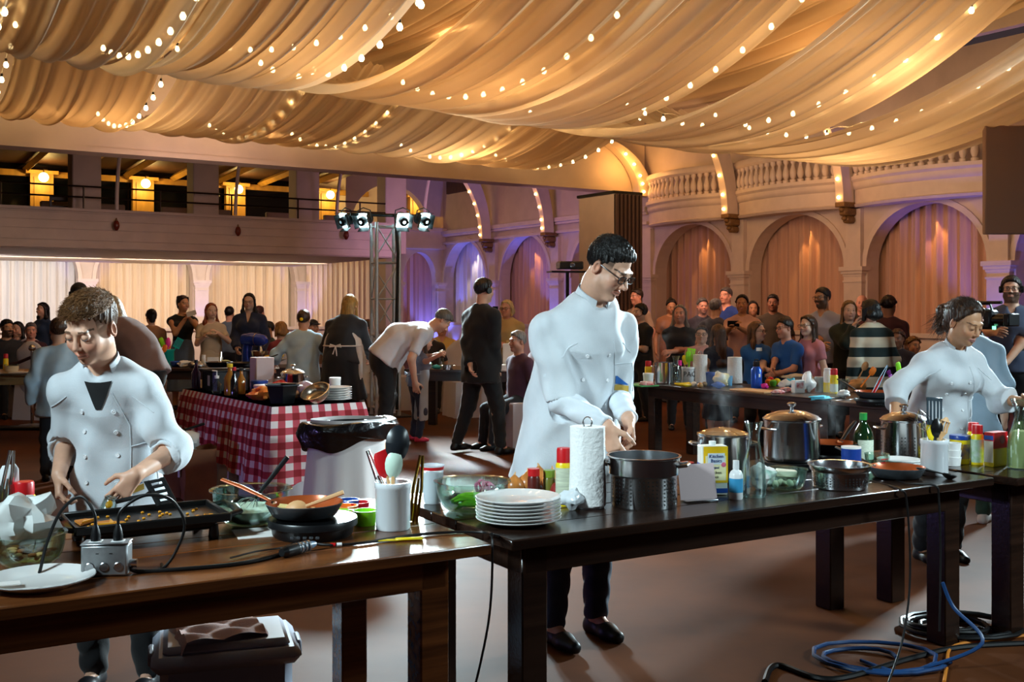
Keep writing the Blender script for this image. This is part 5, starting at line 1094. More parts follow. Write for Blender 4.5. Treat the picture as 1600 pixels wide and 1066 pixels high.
mt=M('title_ink','#123a7a',.4); text('Kitchen',.019,mt,t,TM(.006,-D_/2-.0028,H_*.79)); text('Basics',.019,mt,t,TM(.006,-D_/2-.0028,H_*.70)); text('Original',.011,mt,t,TM(.0,-D_/2-.0020,H_*.56)); text('Chicken',.017,M('ink_dark','#2a2a12',.4),t,TM(.0,-D_/2-.0020,H_*.46)); text('Stock',.014,MATS['ink_dark'],t,TM(.0,-D_/2-.0020,H_*.37)); obj('seal',MB().ell((.036,-D_/2-.002,H_*.62),(.010,.001,.010),12),M('seal_pink','#e26a8a',.4),t)
obj('screw_cap',MB().lathe([(0,0),(.014,0),(.014,.016),(0,.016)],14,c=(0,0,H_)),m_white,t)
pot('open steel stock pot steaming behind the stock carton',1130,752,.108,.20,lid=None); o=obj('pot_lid',MB().lathe([(0,.03),(.05,.024),(.105,.006),(.112,.004),(.112,0),(.10,.002),(.05,.020),(0,.026)],36),m_glass); o.location=T(1130,752)+Vector((0,.0,.203)); tag(o,'flat glass lid resting on the steaming pot behind the carton','lid')
t=thing('squeeze_bottle','small white bottle with a blue label in front of the carafe','bottle'); place(t,1150,780,.1); obj('bottle_body',MB().lathe([(0,0),(.024,0),(.026,.004),(.026,.095),(.020,.108),(.0115,.114),(.011,.122),(0,.122)],24),m_white,t); obj('blue_label',MB().lathe([(.0266,.028),(.0266,.082)],24),M('label_blue','#3f9fd0',.4),t); obj('cap',MB().lathe([(0,.118),(.0125,.118),(.012,.15),(0,.15)],16),m_white,t)
carafe('empty glass carafe with a narrow neck standing by the front edge',1178,776)
o=obj('crumpled_paper',crumple(.05,41,sq=(1,.8,1.0),amp=.5),m_paper); o.location=T(1192,764); tag(o,'crumpled white paper behind the empty carafe','paper')
BU2=burner('thin black burner under the big lidded stock pot',1237,729,.15,.03); pot('big polished stock pot with a domed steel lid',1237,736,.128,.185,h_=TZ+.034,rot=.5).location=BU2.location+Vector((0,0,.033))
t=thing('glass_bowl','clear glass bowl of butter and garlic between carafe and colander','bowl'); place(t,1226,764); obj('bowl_body',MB().lathe(bowlprof(.088,.078,rb=.55),36),m_glassg,t); BB=t.location.copy()
o=obj('butter_stick',MB().box((0,0,0),(.085,.03,.03),b=.004),M('butter','#f1ead2',.4)); o.location=BB+Vector((.01,.015,.062)); o.rotation_euler=(.05,.1,.1); tag(o,'wrapped butter stick lying across the clear glass bowl','butter')
for i in range(5): o=obj('garlic_clove',MB().ell((0,0,0),(.013,.010,.018),10,0,RY(.8*i)),M('garlic','#e9dcc0',.5)); o.location=BB+Vector((-.045+.02*i,-.03+.012*(i%3),.022+.006*(i%2))); tag(o,'pale garlic clove inside the clear bowl of butter','garlic','garlic cloves in the bowl')
t=thing('colander','shallow round steel colander at the front edge of the dark table','colander'); place(t,1312,762); obj('colander_body',MB().lathe([(0,0),(.105,0),(.110,.005),(.114,.07),(.122,.078),(.124,.092),(.130,.094),(.130,.098),(.119,.097),(.111,.075),(.106,.008),(0,.006)],44),m_steel,t); holes(t,.1128,(.018,.06,5,46))
t=thing('salt_canister','round navy canister with a white top and a small yellow mark','canister'); place(t,1330,742,.2); obj('canister_body',MB().lathe([(0,0),(.043,0),(.043,.118),(0,.118)],28),m_navy,t); obj('white_top',MB().lathe([(0,.118),(.0435,.118),(.0435,.126),(0,.127)],28),m_white,t)
obj('yellow_mark',MB().add([Vector((.0436*math.sin(a),-.0436*math.cos(a),z)) for a,z in ((-.05,.03),(.22,.03),(.3,.05),(.1,.066),(-.12,.05))],[(0,1,2,3,4)]),M('mark_yellow','#f2d34a',.5),t)
t=thing('measuring_jug','glass measuring jug with red lines behind the copper pan','jug'); place(t,1370,737); obj('jug_body',MB().lathe([(0,.002),(.046,0),(.054,.08),(.056,.082),(.052,.08),(.044,.005),(0,.005)],28),m_glassg,t)
for z in(.03,.045,.06): obj('red_line',MB().add([Vector((.052*math.sin(a)*1.02,-.052*math.cos(a)*1.02,zz)) for zz in(z,z+.004) for a in(-.5,-.2,.1,.4)],[(0,1,5,4),(1,2,6,5),(2,3,7,6)]),m_red,t)
obj('jug_handle',MB().tube([(.05,0,.07),(.08,0,.065),(.08,0,.03),(.047,0,.02)],.006,8),m_glassg,t)
t=thing('oil_bottle','dark green bottle of oil with a green cap and white label','bottle'); place(t,1349,723,.25); obj('bottle_body',MB().lathe([(0,0),(.046,0),(.048,.006),(.048,.125),(.040,.152),(.022,.185),(.0155,.20),(.0155,.215),(0,.215)],24),m_greenb,t); obj('paper_label',MB().add([Vector((.0487*math.sin(a),-.0487*math.cos(a),z)) for z in(.02,.112) for a in np.linspace(-1.1,.7,9)],[(i,i+1,i+10,i+9) for i in range(8)]),M('olive_label','#cfd8c4',.5,noise=(60,.2),stretch=(1,1,5)),t); obj('cap',MB().lathe([(0,.205),(.018,.205),(.018,.238),(0,.24)],16),M('cap_green','#1e8a3a',.4),t)
BU3=burner('black burner with a steaming skillet near the oil bottle',1298,722,.13,.045); pan('steaming copper-lined skillet beside the big stock pot',1300,716,.125,.9,TZ+.047,outer=m_nonst).location=BU3.location+Vector((0,0,.048))
pan('copper-lined frying pan at the right end of the dark table',1401,746,.122,math.radians(128),outer=m_pangrey,hmat=m_steelb,rise=.05)
CK2=crock('white utensil crock at the right end of the dark table',1460,742)
fill('',CK2,[('slotted_turner',1.2,.12,.32,M('slate_nylon','#20303a',.35),m_nonst,.35,'slate black slotted turner upright in the far crock'),('slotted_spoon',.1,.30,.25,m_woodsp,None,.3,'pale wooden slotted spoon leaning out of the far crock'),('whisk',3.0,.28,.29,m_steel,None,0,'steel balloon whisk leaning from the far crock towards the pot'),('spoon',.4,.16,.24,m_nonst,None,.2,'black nylon spoon low in the far crock'),('spatula',2.2,.15,.22,m_yel2,m_blkpl,.3,'yellow-tipped utensil low in the far crock')])
pot('perforated steel pasta pot with a domed lid behind the far crock',1412,716,.108,.185,perf=(.03,.11,6,44))
for i in range(3): t=thing('side_plate',['lowest','middle','uppermost'][i]+' of the white plates in front of the pasta pot','plate',T(1405,731)+Vector((.0,0,.011*i)),0,'plates before the pasta pot'); obj('plate_body',MB().lathe(plateprof(.10,.010),36),m_chin,t)
t=utensil('ladle','black ladle lying by the foot of the far crock',T(1432,748)+Vector((0,0,.045)),(1,-.12,-.18),.17,m_nonst,1.57)
for i in range(3): t=thing('ramekin',['bottom','middle','top'][i]+' white fluted ramekin stacked beside the far crock','ramekin',T(1488,727)+Vector((0,0,.033*i)),i*.4,'stacked ramekins'); obj('ramekin_body',MB().lathe([(0,0),(.036,0),(.041,.04),(.038,.04),(.034,.005),(0,.005)],24),m_chin,t)
cord('black cord drooping over the front edge below the colander',[T(1360,752),T(1385,758),CM+UT*1.83-VT*.012+Vector((0,0,.003)),CM+UT*1.86-VT*.02+Vector((0,0,-.05)),CM+UT*1.88-VT*.02+Vector((0,0,-.35)),CM+UT*1.80-VT*.05+Vector((0,0,-.58)),CM+UT*1.62-VT*.12+Vector((0,0,-.725))],.0045)
cord('second black cord drooping over the front edge below the copper pan',[T(1385,745),T(1415,755),CM+UT*2.04-VT*.012+Vector((0,0,.003)),CM+UT*2.06-VT*.02+Vector((0,0,-.06)),CM+UT*2.07-VT*.02+Vector((0,0,-.30)),CM+UT*2.05-VT*.03+Vector((0,0,-.60))],.0045)
# ------------------------------------------------------------------ things on the girl's table
def tub(label,px,py,r,h,body,lid,h_=TZ,lab=None,name='plastic_tub'):
    t=thing(name,label,'tub'); place(t,px,py,0,h_); obj('tub_body',MB().lathe([(0,0),(r*.92,0),(r,h),(0,h)],24),body,t); obj('lid',MB().lathe([(0,h),(r*1.05,h),(r*1.05,h+.016),(r,h+.02),(0,h+.02)],24),lid,t)
    if lab: obj('label_band',MB().lathe([(r*.945,h*.22),(r*.99,h*.82)],24),lab,t)
    return t
tub('yellow plastic tub with a navy lid on the girl chef\'s table',1500,724,.046,.115,m_yel2,m_navy,lab=M('tub_print','#e8b51a',.4,noise=(25,.6),col2='#1c3f92'))
for px,py,h,l in((1521,719,.145,'slim can with a red cap, the rear one of the pair by the navy-lidded tub'),(1527,726,.150,'slim can with a red cap, the front one of the pair by the navy-lidded tub')): can_thing(l,px,py,.028,h,m_yel2,m_red,cap=.038,band=[(.08,.8,M('white_green_print','#cfe0dc',.4,noise=(40,.3),col2='#9cc58a'))])
t=thing('food_box','red and yellow packet with a white side on the girl chef\'s table','box'); place(t,1556,728,.55)
for z0,z1,m in ((0,.085,m_yel2),(.085,.16,m_red)): obj('box_section',MB().box((0,0,(z0+z1)/2),(.105,.05,z1-z0),b=.001),m,t)
obj('side_panel',MB().box((-.0533,0,.07),(.001,.046,.10)),m_cork,t); obj('side_panel',MB().box((-.0533,0,.135),(.001,.046,.02)),m_blue,t); obj('round_print',MB().ell((.012,-.0258,.125),(.02,.001,.02),14),M('cherry_print','#7a1c1c',.5),t)
carafe('large carafe of pale yellow liquid at the frame edge',1596,732,.32,.062,liquid=M('lemon_liquid','#c9cf8a',.15))
t=thing('glass_jar','clear round jar behind the red and yellow packet','jar'); place(t,1578,714); obj('jar_body',MB().lathe([(0,.002),(.04,0),(.052,.05),(.05,.10),(.04,.125),(.038,.125),(.047,.10),(.049,.05),(.038,.005),(0,.005)],24),m_glass,t)
# cords on the floor at the lower corner
def coil(label,c,n,R,r,mat,seed,squash=.75):
    rr=np.random.RandomState(seed); pts=[]
    for i in range(n*14): 
        a=i/14*2*pi; q=R*(.8+.25*math.sin(i*.13+seed)); pts.append(Vector(c)+Vector((q*math.cos(a)+.1*math.sin(i*.05),q*squash*math.sin(a),.012+.006*(i//14)+.004*math.sin(i))))
    return cord(label,pts,r,mat=mat,smooth=False)
coil('thick coil of black cable on the floor below the girl chef\'s table',T(1470,985,0),5,.27,.010,m_cord2,3); coil('loose loops of blue-grey cable on the floor by the table leg',T(1345,1032,0),2,.27,.009,M('blue_cable','#1d4272',.4),5)
cord('orange cord crossing the floor beside the black coil',[T(1475,1066,.008),T(1480,1040,.008),T(1490,1010,.008),T(1560,998,.008),T(1620,992,.008)],.007,mat=M('orange_cord','#d9822a',.5))
cord('blue-grey cable rising from the floor loops to the table edge',[T(1345,1032,.01),T(1400,1050,.01),T(1440,1045,.01),CM+UT*2.12-VT*.18+Vector((0,0,-.62)),CM+UT*2.10-VT*.06+Vector((0,0,-.5)),CM+UT*2.07-VT*.03+Vector((0,0,-.40))],.008,mat=MATS['blue_cable'])
cord('long black cable snaking across the floor at the lower corner',[T(1195,1066,.008),T(1215,1040,.008),T(1300,1062,.008),T(1420,1030,.008),T(1500,1012,.008),T(1620,1005,.008)],.013)
# grey tote and cloth under the brown table
tt=thing('storage_tote','grey lidded storage tote on the floor under the brown table','tote'); tt.location=Vector((-1.06,3.98,0)); tt.rotation_euler=(0,0,.30); g_=M('tote_grey','#8b92a2',.45); gl=M('tote_lid','#a6adbd',.4)
obj('tote_body',MB().lathe([(0,0),(.74,0),(.78,.02),(.84,.235),(.86,.24),(0,.24)],4,sx=.34,sy=.30,R=RZ(0)),g_,tt) if False else obj('tote_body',MB().prism([(-.20,-.17),(.20,-.17),(.23,-.13),(.23,.13),(.20,.17),(-.20,.17),(-.23,.13),(-.23,-.13)],0,.20),g_,tt)
b=MB(); b.box((0,0,.225),(.52,.40,.06),b=.03); b.box((0,0,.262),(.44,.32,.04),b=.018); obj('tote_lid',b,gl,tt)
for s in(1,-1): obj('latch',MB().box((s*.262,0,.215),(.02,.12,.05),b=.006),g_,tt)
def clothsheet(fn,n=24): return MB().grid(fn,n,n)
o=obj('folded_cloth',clothsheet(lambda u,v:Vector(((u-.5)*.34,(v-.5)*.26,.006+.016*abs(math.sin(u*7+v*4))+.012*math.sin(v*9)**2-(.07*max(0,abs(u-.5)*2-.86)/.14)))),M('pink_grey_cloth','#c8aaa4',.85,bump=(150,.2))); o.location=tt.location+Vector((-.02,-.02,.285)); o.rotation_euler=(0,0,.5); tag(o,'pinkish grey cloth spread over the storage tote lid','cloth')
# ------------------------------------------------------------------ lighting truss with floodlights
m_flood=M('flood_lens',(.62,.95,1.0),.3,emit=16); m_door=M('barn_door_metal','#23282b',.4,.5)
tw=thing('truss_tower','square aluminium lighting truss standing behind the man bending in a white shirt','truss',TRU,math.radians(20)); S_=.155
for x in(-S_,S_):
    for y in(-S_,S_): obj('chord',MB().tube([(x,y,0),(x,y,2.62)],.025,10),m_steelpaint,tw)
for k in range(6):
    z=.12+k*.49
    for (a,b) in (((-1,-1),(1,-1)),((1,-1),(1,1)),((1,1),(-1,1)),((-1,1),(-1,-1))):
        obj('cross_bar',MB().tube([(a[0]*S_,a[1]*S_,z),(b[0]*S_,b[1]*S_,z)],.013,6),m_steelpaint,tw)
        if k<5: c,d=(a,b) if k%2 else (b,a); obj('diagonal',MB().tube([(c[0]*S_,c[1]*S_,z),(d[0]*S_,d[1]*S_,z+.49)],.011,6),m_steelpaint,tw)
obj('base_plate',MB().box((0,0,.01),(.6,.6,.02),b=.004),m_black,tw); obj('top_bar',MB().tube([(-.50,-.1,2.72),(.50,-.1,2.72)],.024,8),m_black,tw); obj('power_cable',MB().tube([(.1,-.17,2.7),(.13,-.18,2.2),(.11,-.17,1.2),(.12,-.17,.1)],.022,6),m_black,tw)
for i,(dx,ya,pt,l) in enumerate(((-.48,-.75,.35,'outer floodlight on the side of the truss over the blonde woman in black'),(-.24,-.45,.40,'inner floodlight turned towards the boy chef'),(.24,.40,.40,'inner floodlight turned towards the tall chef'),(.50,.75,.35,'outer floodlight turned towards the man in the black suit'))):
    t=thing('floodlight',l,'floodlight',TRU+Vector((dx,-.22+abs(dx)*.15,2.66)),(pt*-1*0,0,0)); t.rotation_euler=Matrix(rot(ya,-0,0)@np.array(Matrix.Rotation(pt,3,'X'))).to_euler()
    obj('housing',MB().lathe([(.02,.14),(.06,.13),(.075,.02),(.085,-.06),(.08,-.07),(.06,-.065)],14,R=RX(pi/2)@RZ(pi/4)),m_door,t); obj('lens',MB().box((0,-.064,0),(.16,.004,.19),b=.002),m_flood,t)
    for sx in(-1,1): obj('barn_door',MB().box((sx*.10,-.10,0),(.004,.075,.19),R=RZ(sx*.38)),m_door,t)
    for sz in(-1,1): obj('barn_door',MB().box((0,-.10,sz*.115),(.17,.075,.004),R=RX(sz*-.38)),m_door,t)
    obj('yoke',MB().tube([(-.095,0,0),(-.1,0,.12),(0,0,.16),(.1,0,.12),(.095,0,0)],.008,6),m_black,t)
# ------------------------------------------------------------------ far tables
QA=math.radians(-57)
def cpt(o,ang,x,y,z=0): return Vector(o[:2]+(0,) if isinstance(o,tuple) else (o[0],o[1],0))+RZ(ang)@Vector((x,y,z))
O4=(1.20,10.62); table('far dark plank table with the pair of paper towel rolls, before the crowd',O4,QA,2.44,.8,wood_md)
O4b=cpt(O4,QA,2.47,-.02); table('second far dark table with the copper pan, beside the girl chef',O4b,QA,.95,.62,wood_md)
table('dark plank table where the girl in the apron is working',(-1.30,12.95),math.radians(-14),2.44,.8,wood_md)
table('dark plank table with the stand mixer, behind the checkered table',(-4.6,13.02),math.radians(7),2.44,.8,wood_md)
table('pale wooden table at the frame edge behind the boy chef',(-7.6,11.95),math.radians(7),2.44,.8,wood_pa)
IT=lambda px,py: (px,py)
can_thing('yellow can with a red lid beside the small steel pot on the far table',1013,597,.035,.16,m_yel2,m_red,cap=.05); tub('white tub in front of the red-lidded can on the far table',1013,601,.05,.09,m_white,m_white)
pot('small open steel pot at the near end of the far table',1037,600,.088,.21,lid=None)
carafe('glass carafe with a bright pink top on the far table',1056,600,.27,.05); jar('small pink-topped shaker between the steel pot and the white crock',1062,596,.022,.16,m_glass,m_pink,caph=.05)
CK4=crock('white crock of lime green utensils on the far table',1076,599,.07,.16); text('PAC',.07,m_blkpl,CK4,TM(0,0,.09),wrap=.0712)
fill('',CK4,[('slotted_turner',.3,.15,.32,m_lime,None,.3,'lime green slotted turner in the far table crock'),('spatula',1.5,.1,.30,m_lime,None,.2,'lime green spatula in the far table crock'),('spoon',2.8,.25,.27,m_yel2,m_blkpl,.4,'yellow spoon leaning from the far table crock')])
towel('paper towel roll on a steel stand, nearer the steel pot on the far table',1094,599,.07,.28); towel('paper towel roll standing between the blue cup and the blue bottle',1148,600,.07,.26,loop=False)
def cup(label,px,py,r,h,m,h_=TZ):
    t=thing('cup',label,'cup'); place(t,px,py,0,h_); obj('cup_body',MB().lathe([(0,0),(r*.8,0),(r,h),(r*1.04,h),(r*1.0,h+.004),(r*.93,h),(r*.75,.005),(0,.005)],20),m,t); return t
cup('navy blue cup beside the first paper towel roll',1110,603,.045,.125,m_navy); cup('pale blue plastic cup in front of the second paper towel roll',1139,603,.035,.09,M('pale_blue_plastic','#5aa7d8',.3))
for i,(px,py) in enumerate(((1066,604),(1073,605),(1079,604))):
    t=thing('banana','banana of the bunch lying on the far table edge','banana'); place(t,px,py,.4+i*.35); t['group']='bananas on the far table'; obj('peel',MB().tube([(-.085,0,.03),(-.05,-.02,.022),(0,-.028,.02),(.05,-.018,.024),(.085,.006,.034)],[.006,.016,.018,.016,.005],8),M('banana_yellow','#e8c42a',.4),t)
for px,py,r,c,l in ((1084,605,.03,'#e9e2d4','white onion beside the bananas on the far table'),(1094,606,.028,'#b98a4e','brown onion beside the white one on the far table'),(1101,604,.026,'#8a6a3e','brown potato beside the onions on the far table')):
    o=obj('onion' if 'onion' in l else 'potato',MB().ell((0,0,r*.85),(r,r*.95,r*.9),12),M('veg_'+c.strip('#'),c,.4)); o.location=T(px,py); tag(o,l,'vegetable')
o=obj('snack_bag',crumple(.075,51,sq=(1,.6,1),amp=.3),M('snack_bag_print','#f0d23a',.3,noise=(9,.8),col2='#e6eef2')); o.location=T(1126,604); tag(o,'yellow and white snack bag beside the navy cup','bag')
o=obj('snack_bag',crumple(.05,52,sq=(1.2,.6,.6),amp=.3),m_blue); o.location=T(1122,607); tag(o,'small blue packet lying before the yellow snack bag','bag')
t=thing('water_bottle','blue metal water bottle with a black cap on the far table','bottle'); place(t,1182,607); obj('bottle_body',MB().lathe([(0,0),(.048,0),(.05,.01),(.05,.17),(.03,.20),(0,.20)],24),M('bottle_blue','#2257c4',.25,.3),t); obj('cap',MB().lathe([(.028,.20),(.03,.205),(.03,.245),(0,.245)],16),m_blkpl,t); obj('carry_loop',MB().tube([(-.02,0,.245),(-.018,0,.265),(.018,0,.265),(.02,0,.245)],.006,6),m_blkpl,t); obj('emblem',MB().box((-.01,-.0502,.12),(.02,.002,.03)),m_white,t)
for px,py,m,r,l in ((1195,608,m_pink,.032,'pink packet beside the blue water bottle'),(1201,603,m_orange,.034,'orange pepper beside the pink packet'),(1208,604,M('pepper_green','#5da32a',.3),.034,'green pepper between the orange and yellow ones'),(1214,602,m_yel2,.034,'yellow pepper beside the white crumpled bag'),(1204,598,m_red,.030,'red pepper at the back of the pepper heap')):
    o=obj('pepper' if 'pepper' in l else 'packet',MB().lathe([(0,0),(r*.7,.002),(r,r*.8),(r*.95,r*1.5),(r*.4,r*1.9),(0,r*1.75)],12) if 'pepper' in l else crumple(r,55),m); o.location=T(px,py); tag(o,l,'vegetable' if 'pepper' in l else 'packet')
for px,py,r,sq,m,l,n in ((1227,606,.055,(1.2,.8,.7),m_paper,'white crumpled bag behind the red and white packets','bag'),(1235,603,.04,(1,.8,.9),M('cyan_pack','#3fb6d6',.4),'small cyan packet behind the white bag','packet'),(1262,613,.075,(.8,.7,1.1),m_white,'tall white crumpled bag with a dark mark beside the printed box','bag'),(1247,596,.10,(1.5,.8,.4),M('cream_bag','#d9d2bd',.6),'wide cream paper bag behind the printed box','bag'),(1215,616,.04,(1.4,.9,.5),M('red_white_print','#c81e2c',.4,noise=(30,.8),col2='#f0e6e4'),'red and white printed packet on the table edge','packet'),(1228,613,.04,(1.3,.9,.6),MATS['red_white_print'],'second red and white printed packet nearer the tall white bag','packet'),(1283,626,.05,(1.6,.9,.4),M('cyan_cloth','#49c0e0',.7),'cyan cloth heaped on the black mat','cloth'),(1340,612,.06,(1.2,.9,.8),M('bread_brown','#b07a45',.6),'brown bread heap beside the copper pan','bread'),(1318,622,.045,(1.1,.9,.7),m_paper,'crumpled white paper by the copper pan','paper'),(1010,604,.05,(1.3,.9,.5),MATS['red_white_print'],'red and white napkin by the steel pot','napkin')):
    o=obj('crumpled_'+n,crumple(r,int(px),sq=sq,amp=.45),m); o.location=T(px,py); tag(o,l,n)
o=obj('cutting_board',MB().box((0,0,.008),(.42,.22,.016),b=.004),m_woodsp); place(o,1180,612,QA); tag(o,'long pale cutting board on the edge of the far table','board')
o=obj('green_board',MB().box((0,0,.006),(.30,.22,.012),b=.003),M('board_green','#3f9a5a',.4)); place(o,1000,603,QA); tag(o,'green cutting board at the end of the far table','board')
o=obj('black_mat',MB().box((0,0,.005),(.5,.34,.010),b=.003),m_blkpl); place(o,1262,620,QA); tag(o,'black mat under the white bag on the far table','mat')
t=thing('printed_box','white box with red print between the cream bag and tall white bag','box'); place(t,1247,614,.3); obj('carton',MB().box((0,0,.055),(.10,.06,.11),b=.003),m_white,t); obj('print_panel',MB().box((0,-.0306,.065),(.07,.0012,.05)),MATS['red_white_print'],t)
tub('pale grey open tub beside the red-capped can pair',1281,612,.045,.11,M('grey_tub','#a9b0b4',.4),MATS['grey_tub'])
can_thing('white and yellow can without a cap beside the red-capped one',1293,613,.036,.19,m_white,m_white,cap=.02,band=[(.0,.45,m_yel2)]); can_thing('yellow can with a bright red cap at the middle of the far tables',1303,615,.034,.165,m_yel2,m_red,cap=.05,band=[(.1,.5,M('pale_band','#e4ecd8',.4))])
cup('clear glass beside the bread heap',1319,610,.04,.10,m_glass)
BU4=burner('black burner under the far copper pan',1367,634,.15,.06); pan('far copper-lined pan with red-handled tongs standing above it',1367,631,.15,2.2,TZ+.062).location=BU4.location+Vector((0,0,.062))
utensil('tongs','red-handled tongs standing in the far copper pan',BU4.location+Vector((-.02,0,.075)),(.5,.1,.9),.26,m_steel,.4,m_red); utensil('spoon','wooden spoon leaning out of the bread heap',T(1336,610)+Vector((0,0,.05)),(.5,.2,.8),.24,m_woodsp); utensil('spatula','orange-handled spatula leaning beside the wooden spoon',T(1345,614)+Vector((0,0,.05)),(.6,.2,.7),.22,m_orange,.2)
utensil('brush','violet scrubbing brush held upright behind the girl chef\'s shoulder',T(1402,625)+Vector((0,0,.05)),(-.35,0,.9),.24,m_magen,.5,hsc=1.8); utensil('spatula','lime green spatula beside the violet brush',T(1408,624)+Vector((0,0,.05)),(-.1,0,1),.25,m_lime,.5)
# child's table
for px,py,m,r,sq,l in ((668,575,m_lime,.05,(1,.7,.8),'lime green bag on the table of the girl in the apron'),(655,574,M('lilac_pack','#b58ad8',.4),.045,(1,.7,.9),'lilac packet beside the lime green bag'),(682,577,M('teal_pack','#2f8f86',.4),.045,(1.2,.8,.6),'teal packet by the girl in the apron'),(735,580,m_paper,.06,(1.6,.9,.4),'white paper heap between the girl in the apron and the man in the suit')):
    o=obj('crumpled_packet',crumple(r,int(px)+3,sq=sq),m); o.location=T(px,py); tag(o,l,'packet')
pot('small steel pan by the girl in the apron',700,578,.06,.06,lid=None); jar('clear tumbler near the girl in the apron',690,576,.03,.10,m_glass,m_glass)
t=thing('foam_box','open white foam box on the table behind the man in the suit','box'); place(t,797,580,-.2); obj('box_base',MB().box((0,0,.04),(.22,.2,.08),b=.012),m_white,t); obj('lid',MB().box((0,.10,.20),(.22,.02,.24),b=.01,R=RX(-.12)),m_white,t)
# mixer table
CK5=crock('turquoise crock of neon utensils behind the checkered table',263,570,.075,.2); CK5.children[0].data=CK5.children[0].data.copy(); CK5.children[0].data.materials[0]=m_teal
fill('',CK5,[('spatula',3.0,.35,.36,m_lime,None,.2,'neon green spatula in the turquoise crock'),('spoon',1.5,.05,.34,m_pink,None,.2,'pink spoon in the turquoise crock'),('slotted_turner',0,.5,.36,m_teal,None,.2,'turquoise turner leaning out of its crock'),('spatula',1.0,.1,.3,m_orange,None,.3,'orange spatula in the turquoise crock')])
cup('white cup of carrot sticks at the end of the mixer table',251,573,.05,.14,m_white); utensil('spatula','orange spatula standing in the white cup',T(251,573)+Vector((0,0,.02)),(.25,0,1),.26,m_orange,.2)
mx=thing('stand_mixer','blue stand mixer with a steel bowl on the table behind the checkered one','mixer'); place(mx,398,574,-.5); m_mix=M('mixer_blue','#1d3fb0',.15,.3,coat=.6)
b=MB(); b.box((0,0,.025),(.34,.22,.05),b=.02); b.tube([(-.12,0,.04),(-.13,0,.18),(-.11,0,.28)],[.07,.055,.06],14); obj('stand',b,m_mix,mx); obj('motor_head',MB().tube([(-.20,0,.33),(-.17,0,.34),(-.02,0,.345),(.14,0,.335),(.19,0,.325)],[.03,.075,.085,.07,.03],16),m_mix,mx)
obj('steel_bowl',MB().lathe([(0,0),(.05,0),(.055,.012),(.09,.05),(.11,.15),(.114,.15),(.106,.146),(.085,.055),(0,.02)],24,c=(.08,0,.055)),m_steel,mx); obj('hub_band',MB().lathe([(.086,-.006),(.088,0),(.086,.006)],20,c=(.05,0,.343),R=RY(pi/2)),m_steel,mx); obj('whisk_head',MB().tube([(.09,0,.28),(.09,0,.12)],[.012,.05],10),m_steel,mx)
t=thing('serving_platter','tall white cake stand heaped with yellow fruit','platter'); place(t,428,576); obj('stand_dish',MB().lathe([(0,0),(.07,0),(.06,.02),(.03,.06),(.14,.11),(.16,.12),(.14,.115),(0,.08)],28),m_chin,t); PT=t.location.copy()
for i in range(7): o=obj('fruit',MB().ell((0,0,.03),(.045,.035,.03),10),M('fruit_'+str(i%2),('#d9b52e','#8f8a2c')[i%2],.4)); o.location=PT+Vector((.08*math.cos(i*.9),.08*math.sin(i*.9),.105 if i else .13)); tag(o,'piece of yellow-green fruit on the cake stand','fruit','fruit on the cake stand')
jar('small white bottle on the mixer table beside the blank card',318,573,.028,.12,m_white,m_white); t=thing('menu_card','blank white card standing on the mixer table','card'); place(t,336,574,.1); obj('card',MB().box((0,0,.065),(.19,.004,.12)),m_paper,t); obj('foot',MB().box((0,.02,.004),(.12,.06,.006)),m_steel,t)
for px,py,m,l in ((290,574,m_paper,'white paper heap on the mixer table near the turquoise crock'),(306,575,M('silver_foil','#b9bdc1',.25,.8),'silver foil heap beside the white paper on the mixer table'),(352,574,M('pale_green_pack','#cfe3c0',.5),'pale green packet beside the blank card')): o=obj('crumpled_wrap',crumple(.07,int(px)+9,sq=(1.4,.9,.6)),m); o.location=T(px,py); tag(o,l,'wrap')
t=thing('mixing_bowl','blue plastic bowl beside the turquoise crock','bowl'); place(t,280,573); obj('bowl_body',MB().lathe(bowlprof(.11,.06),28),m_blue,t)
# pale table
can_thing('yellow can with a red lid on the pale table behind the boy chef',9,578,.03,.14,m_yel2,m_red,cap=.05); tub('clear open tub of beige food on the pale table',18,580,.08,.06,M('beige_food','#d8c8a2',.5),m_glass); o=obj('white_napkin',MB().box((0,0,.004),(.34,.2,.008),b=.002),m_paper); place(o,42,582,.1); tag(o,'white napkin flat on the pale table','napkin'); o=obj('black_tray',MB().box((0,0,.008),(.42,.24,.016),b=.006),m_blkpl); place(o,8,586,.1); tag(o,'black tray at the edge of the pale table','tray')
# ------------------------------------------------------------------ checkered table
def gingham():
    m=D.materials.new('gingham_cloth'); m.use_nodes=True; nt=m.node_tree; L=nt.links.new; b=nt.nodes['Principled BSDF']; b.inputs['Roughness'].default_value=.85
    uv=nt.nodes.new('ShaderNodeUVMap'); sp=nt.nodes.new('ShaderNodeSeparateXYZ'); L(uv.outputs[0],sp.inputs[0]); s=[]
    for i in(0,1):
        f=nt.nodes.new('ShaderNodeMath'); f.operation='FRACT'; L(sp.outputs[i],f.inputs[0]); g=nt.nodes.new('ShaderNodeMath'); g.operation='GREATER_THAN'; g.inputs[1].default_value=.5; L(f.outputs[0],g.inputs[0]); s.append(g)
    a=nt.nodes.new('ShaderNodeMath'); a.operation='ADD'; L(s[0].outputs[0],a.inputs[0]); L(s[1].outputs[0],a.inputs[1]); h=nt.nodes.new('ShaderNodeMath'); h.operation='MULTIPLY'; h.inputs[1].default_value=.5; L(a.outputs[0],h.inputs[0])
    r=nt.nodes.new('ShaderNodeValToRGB'); r.color_ramp.interpolation='LINEAR'; e=r.color_ramp.elements; e[0].color=(*lin('#efe2e2'),1); e[1].color=(*lin('#8e0d1c'),1); n=e.new(.5); n.color=(*lin('#c24a58'),1)
    L(h.outputs[0],r.inputs[0]); L(r.outputs[0],b.inputs['Base Color']); return m
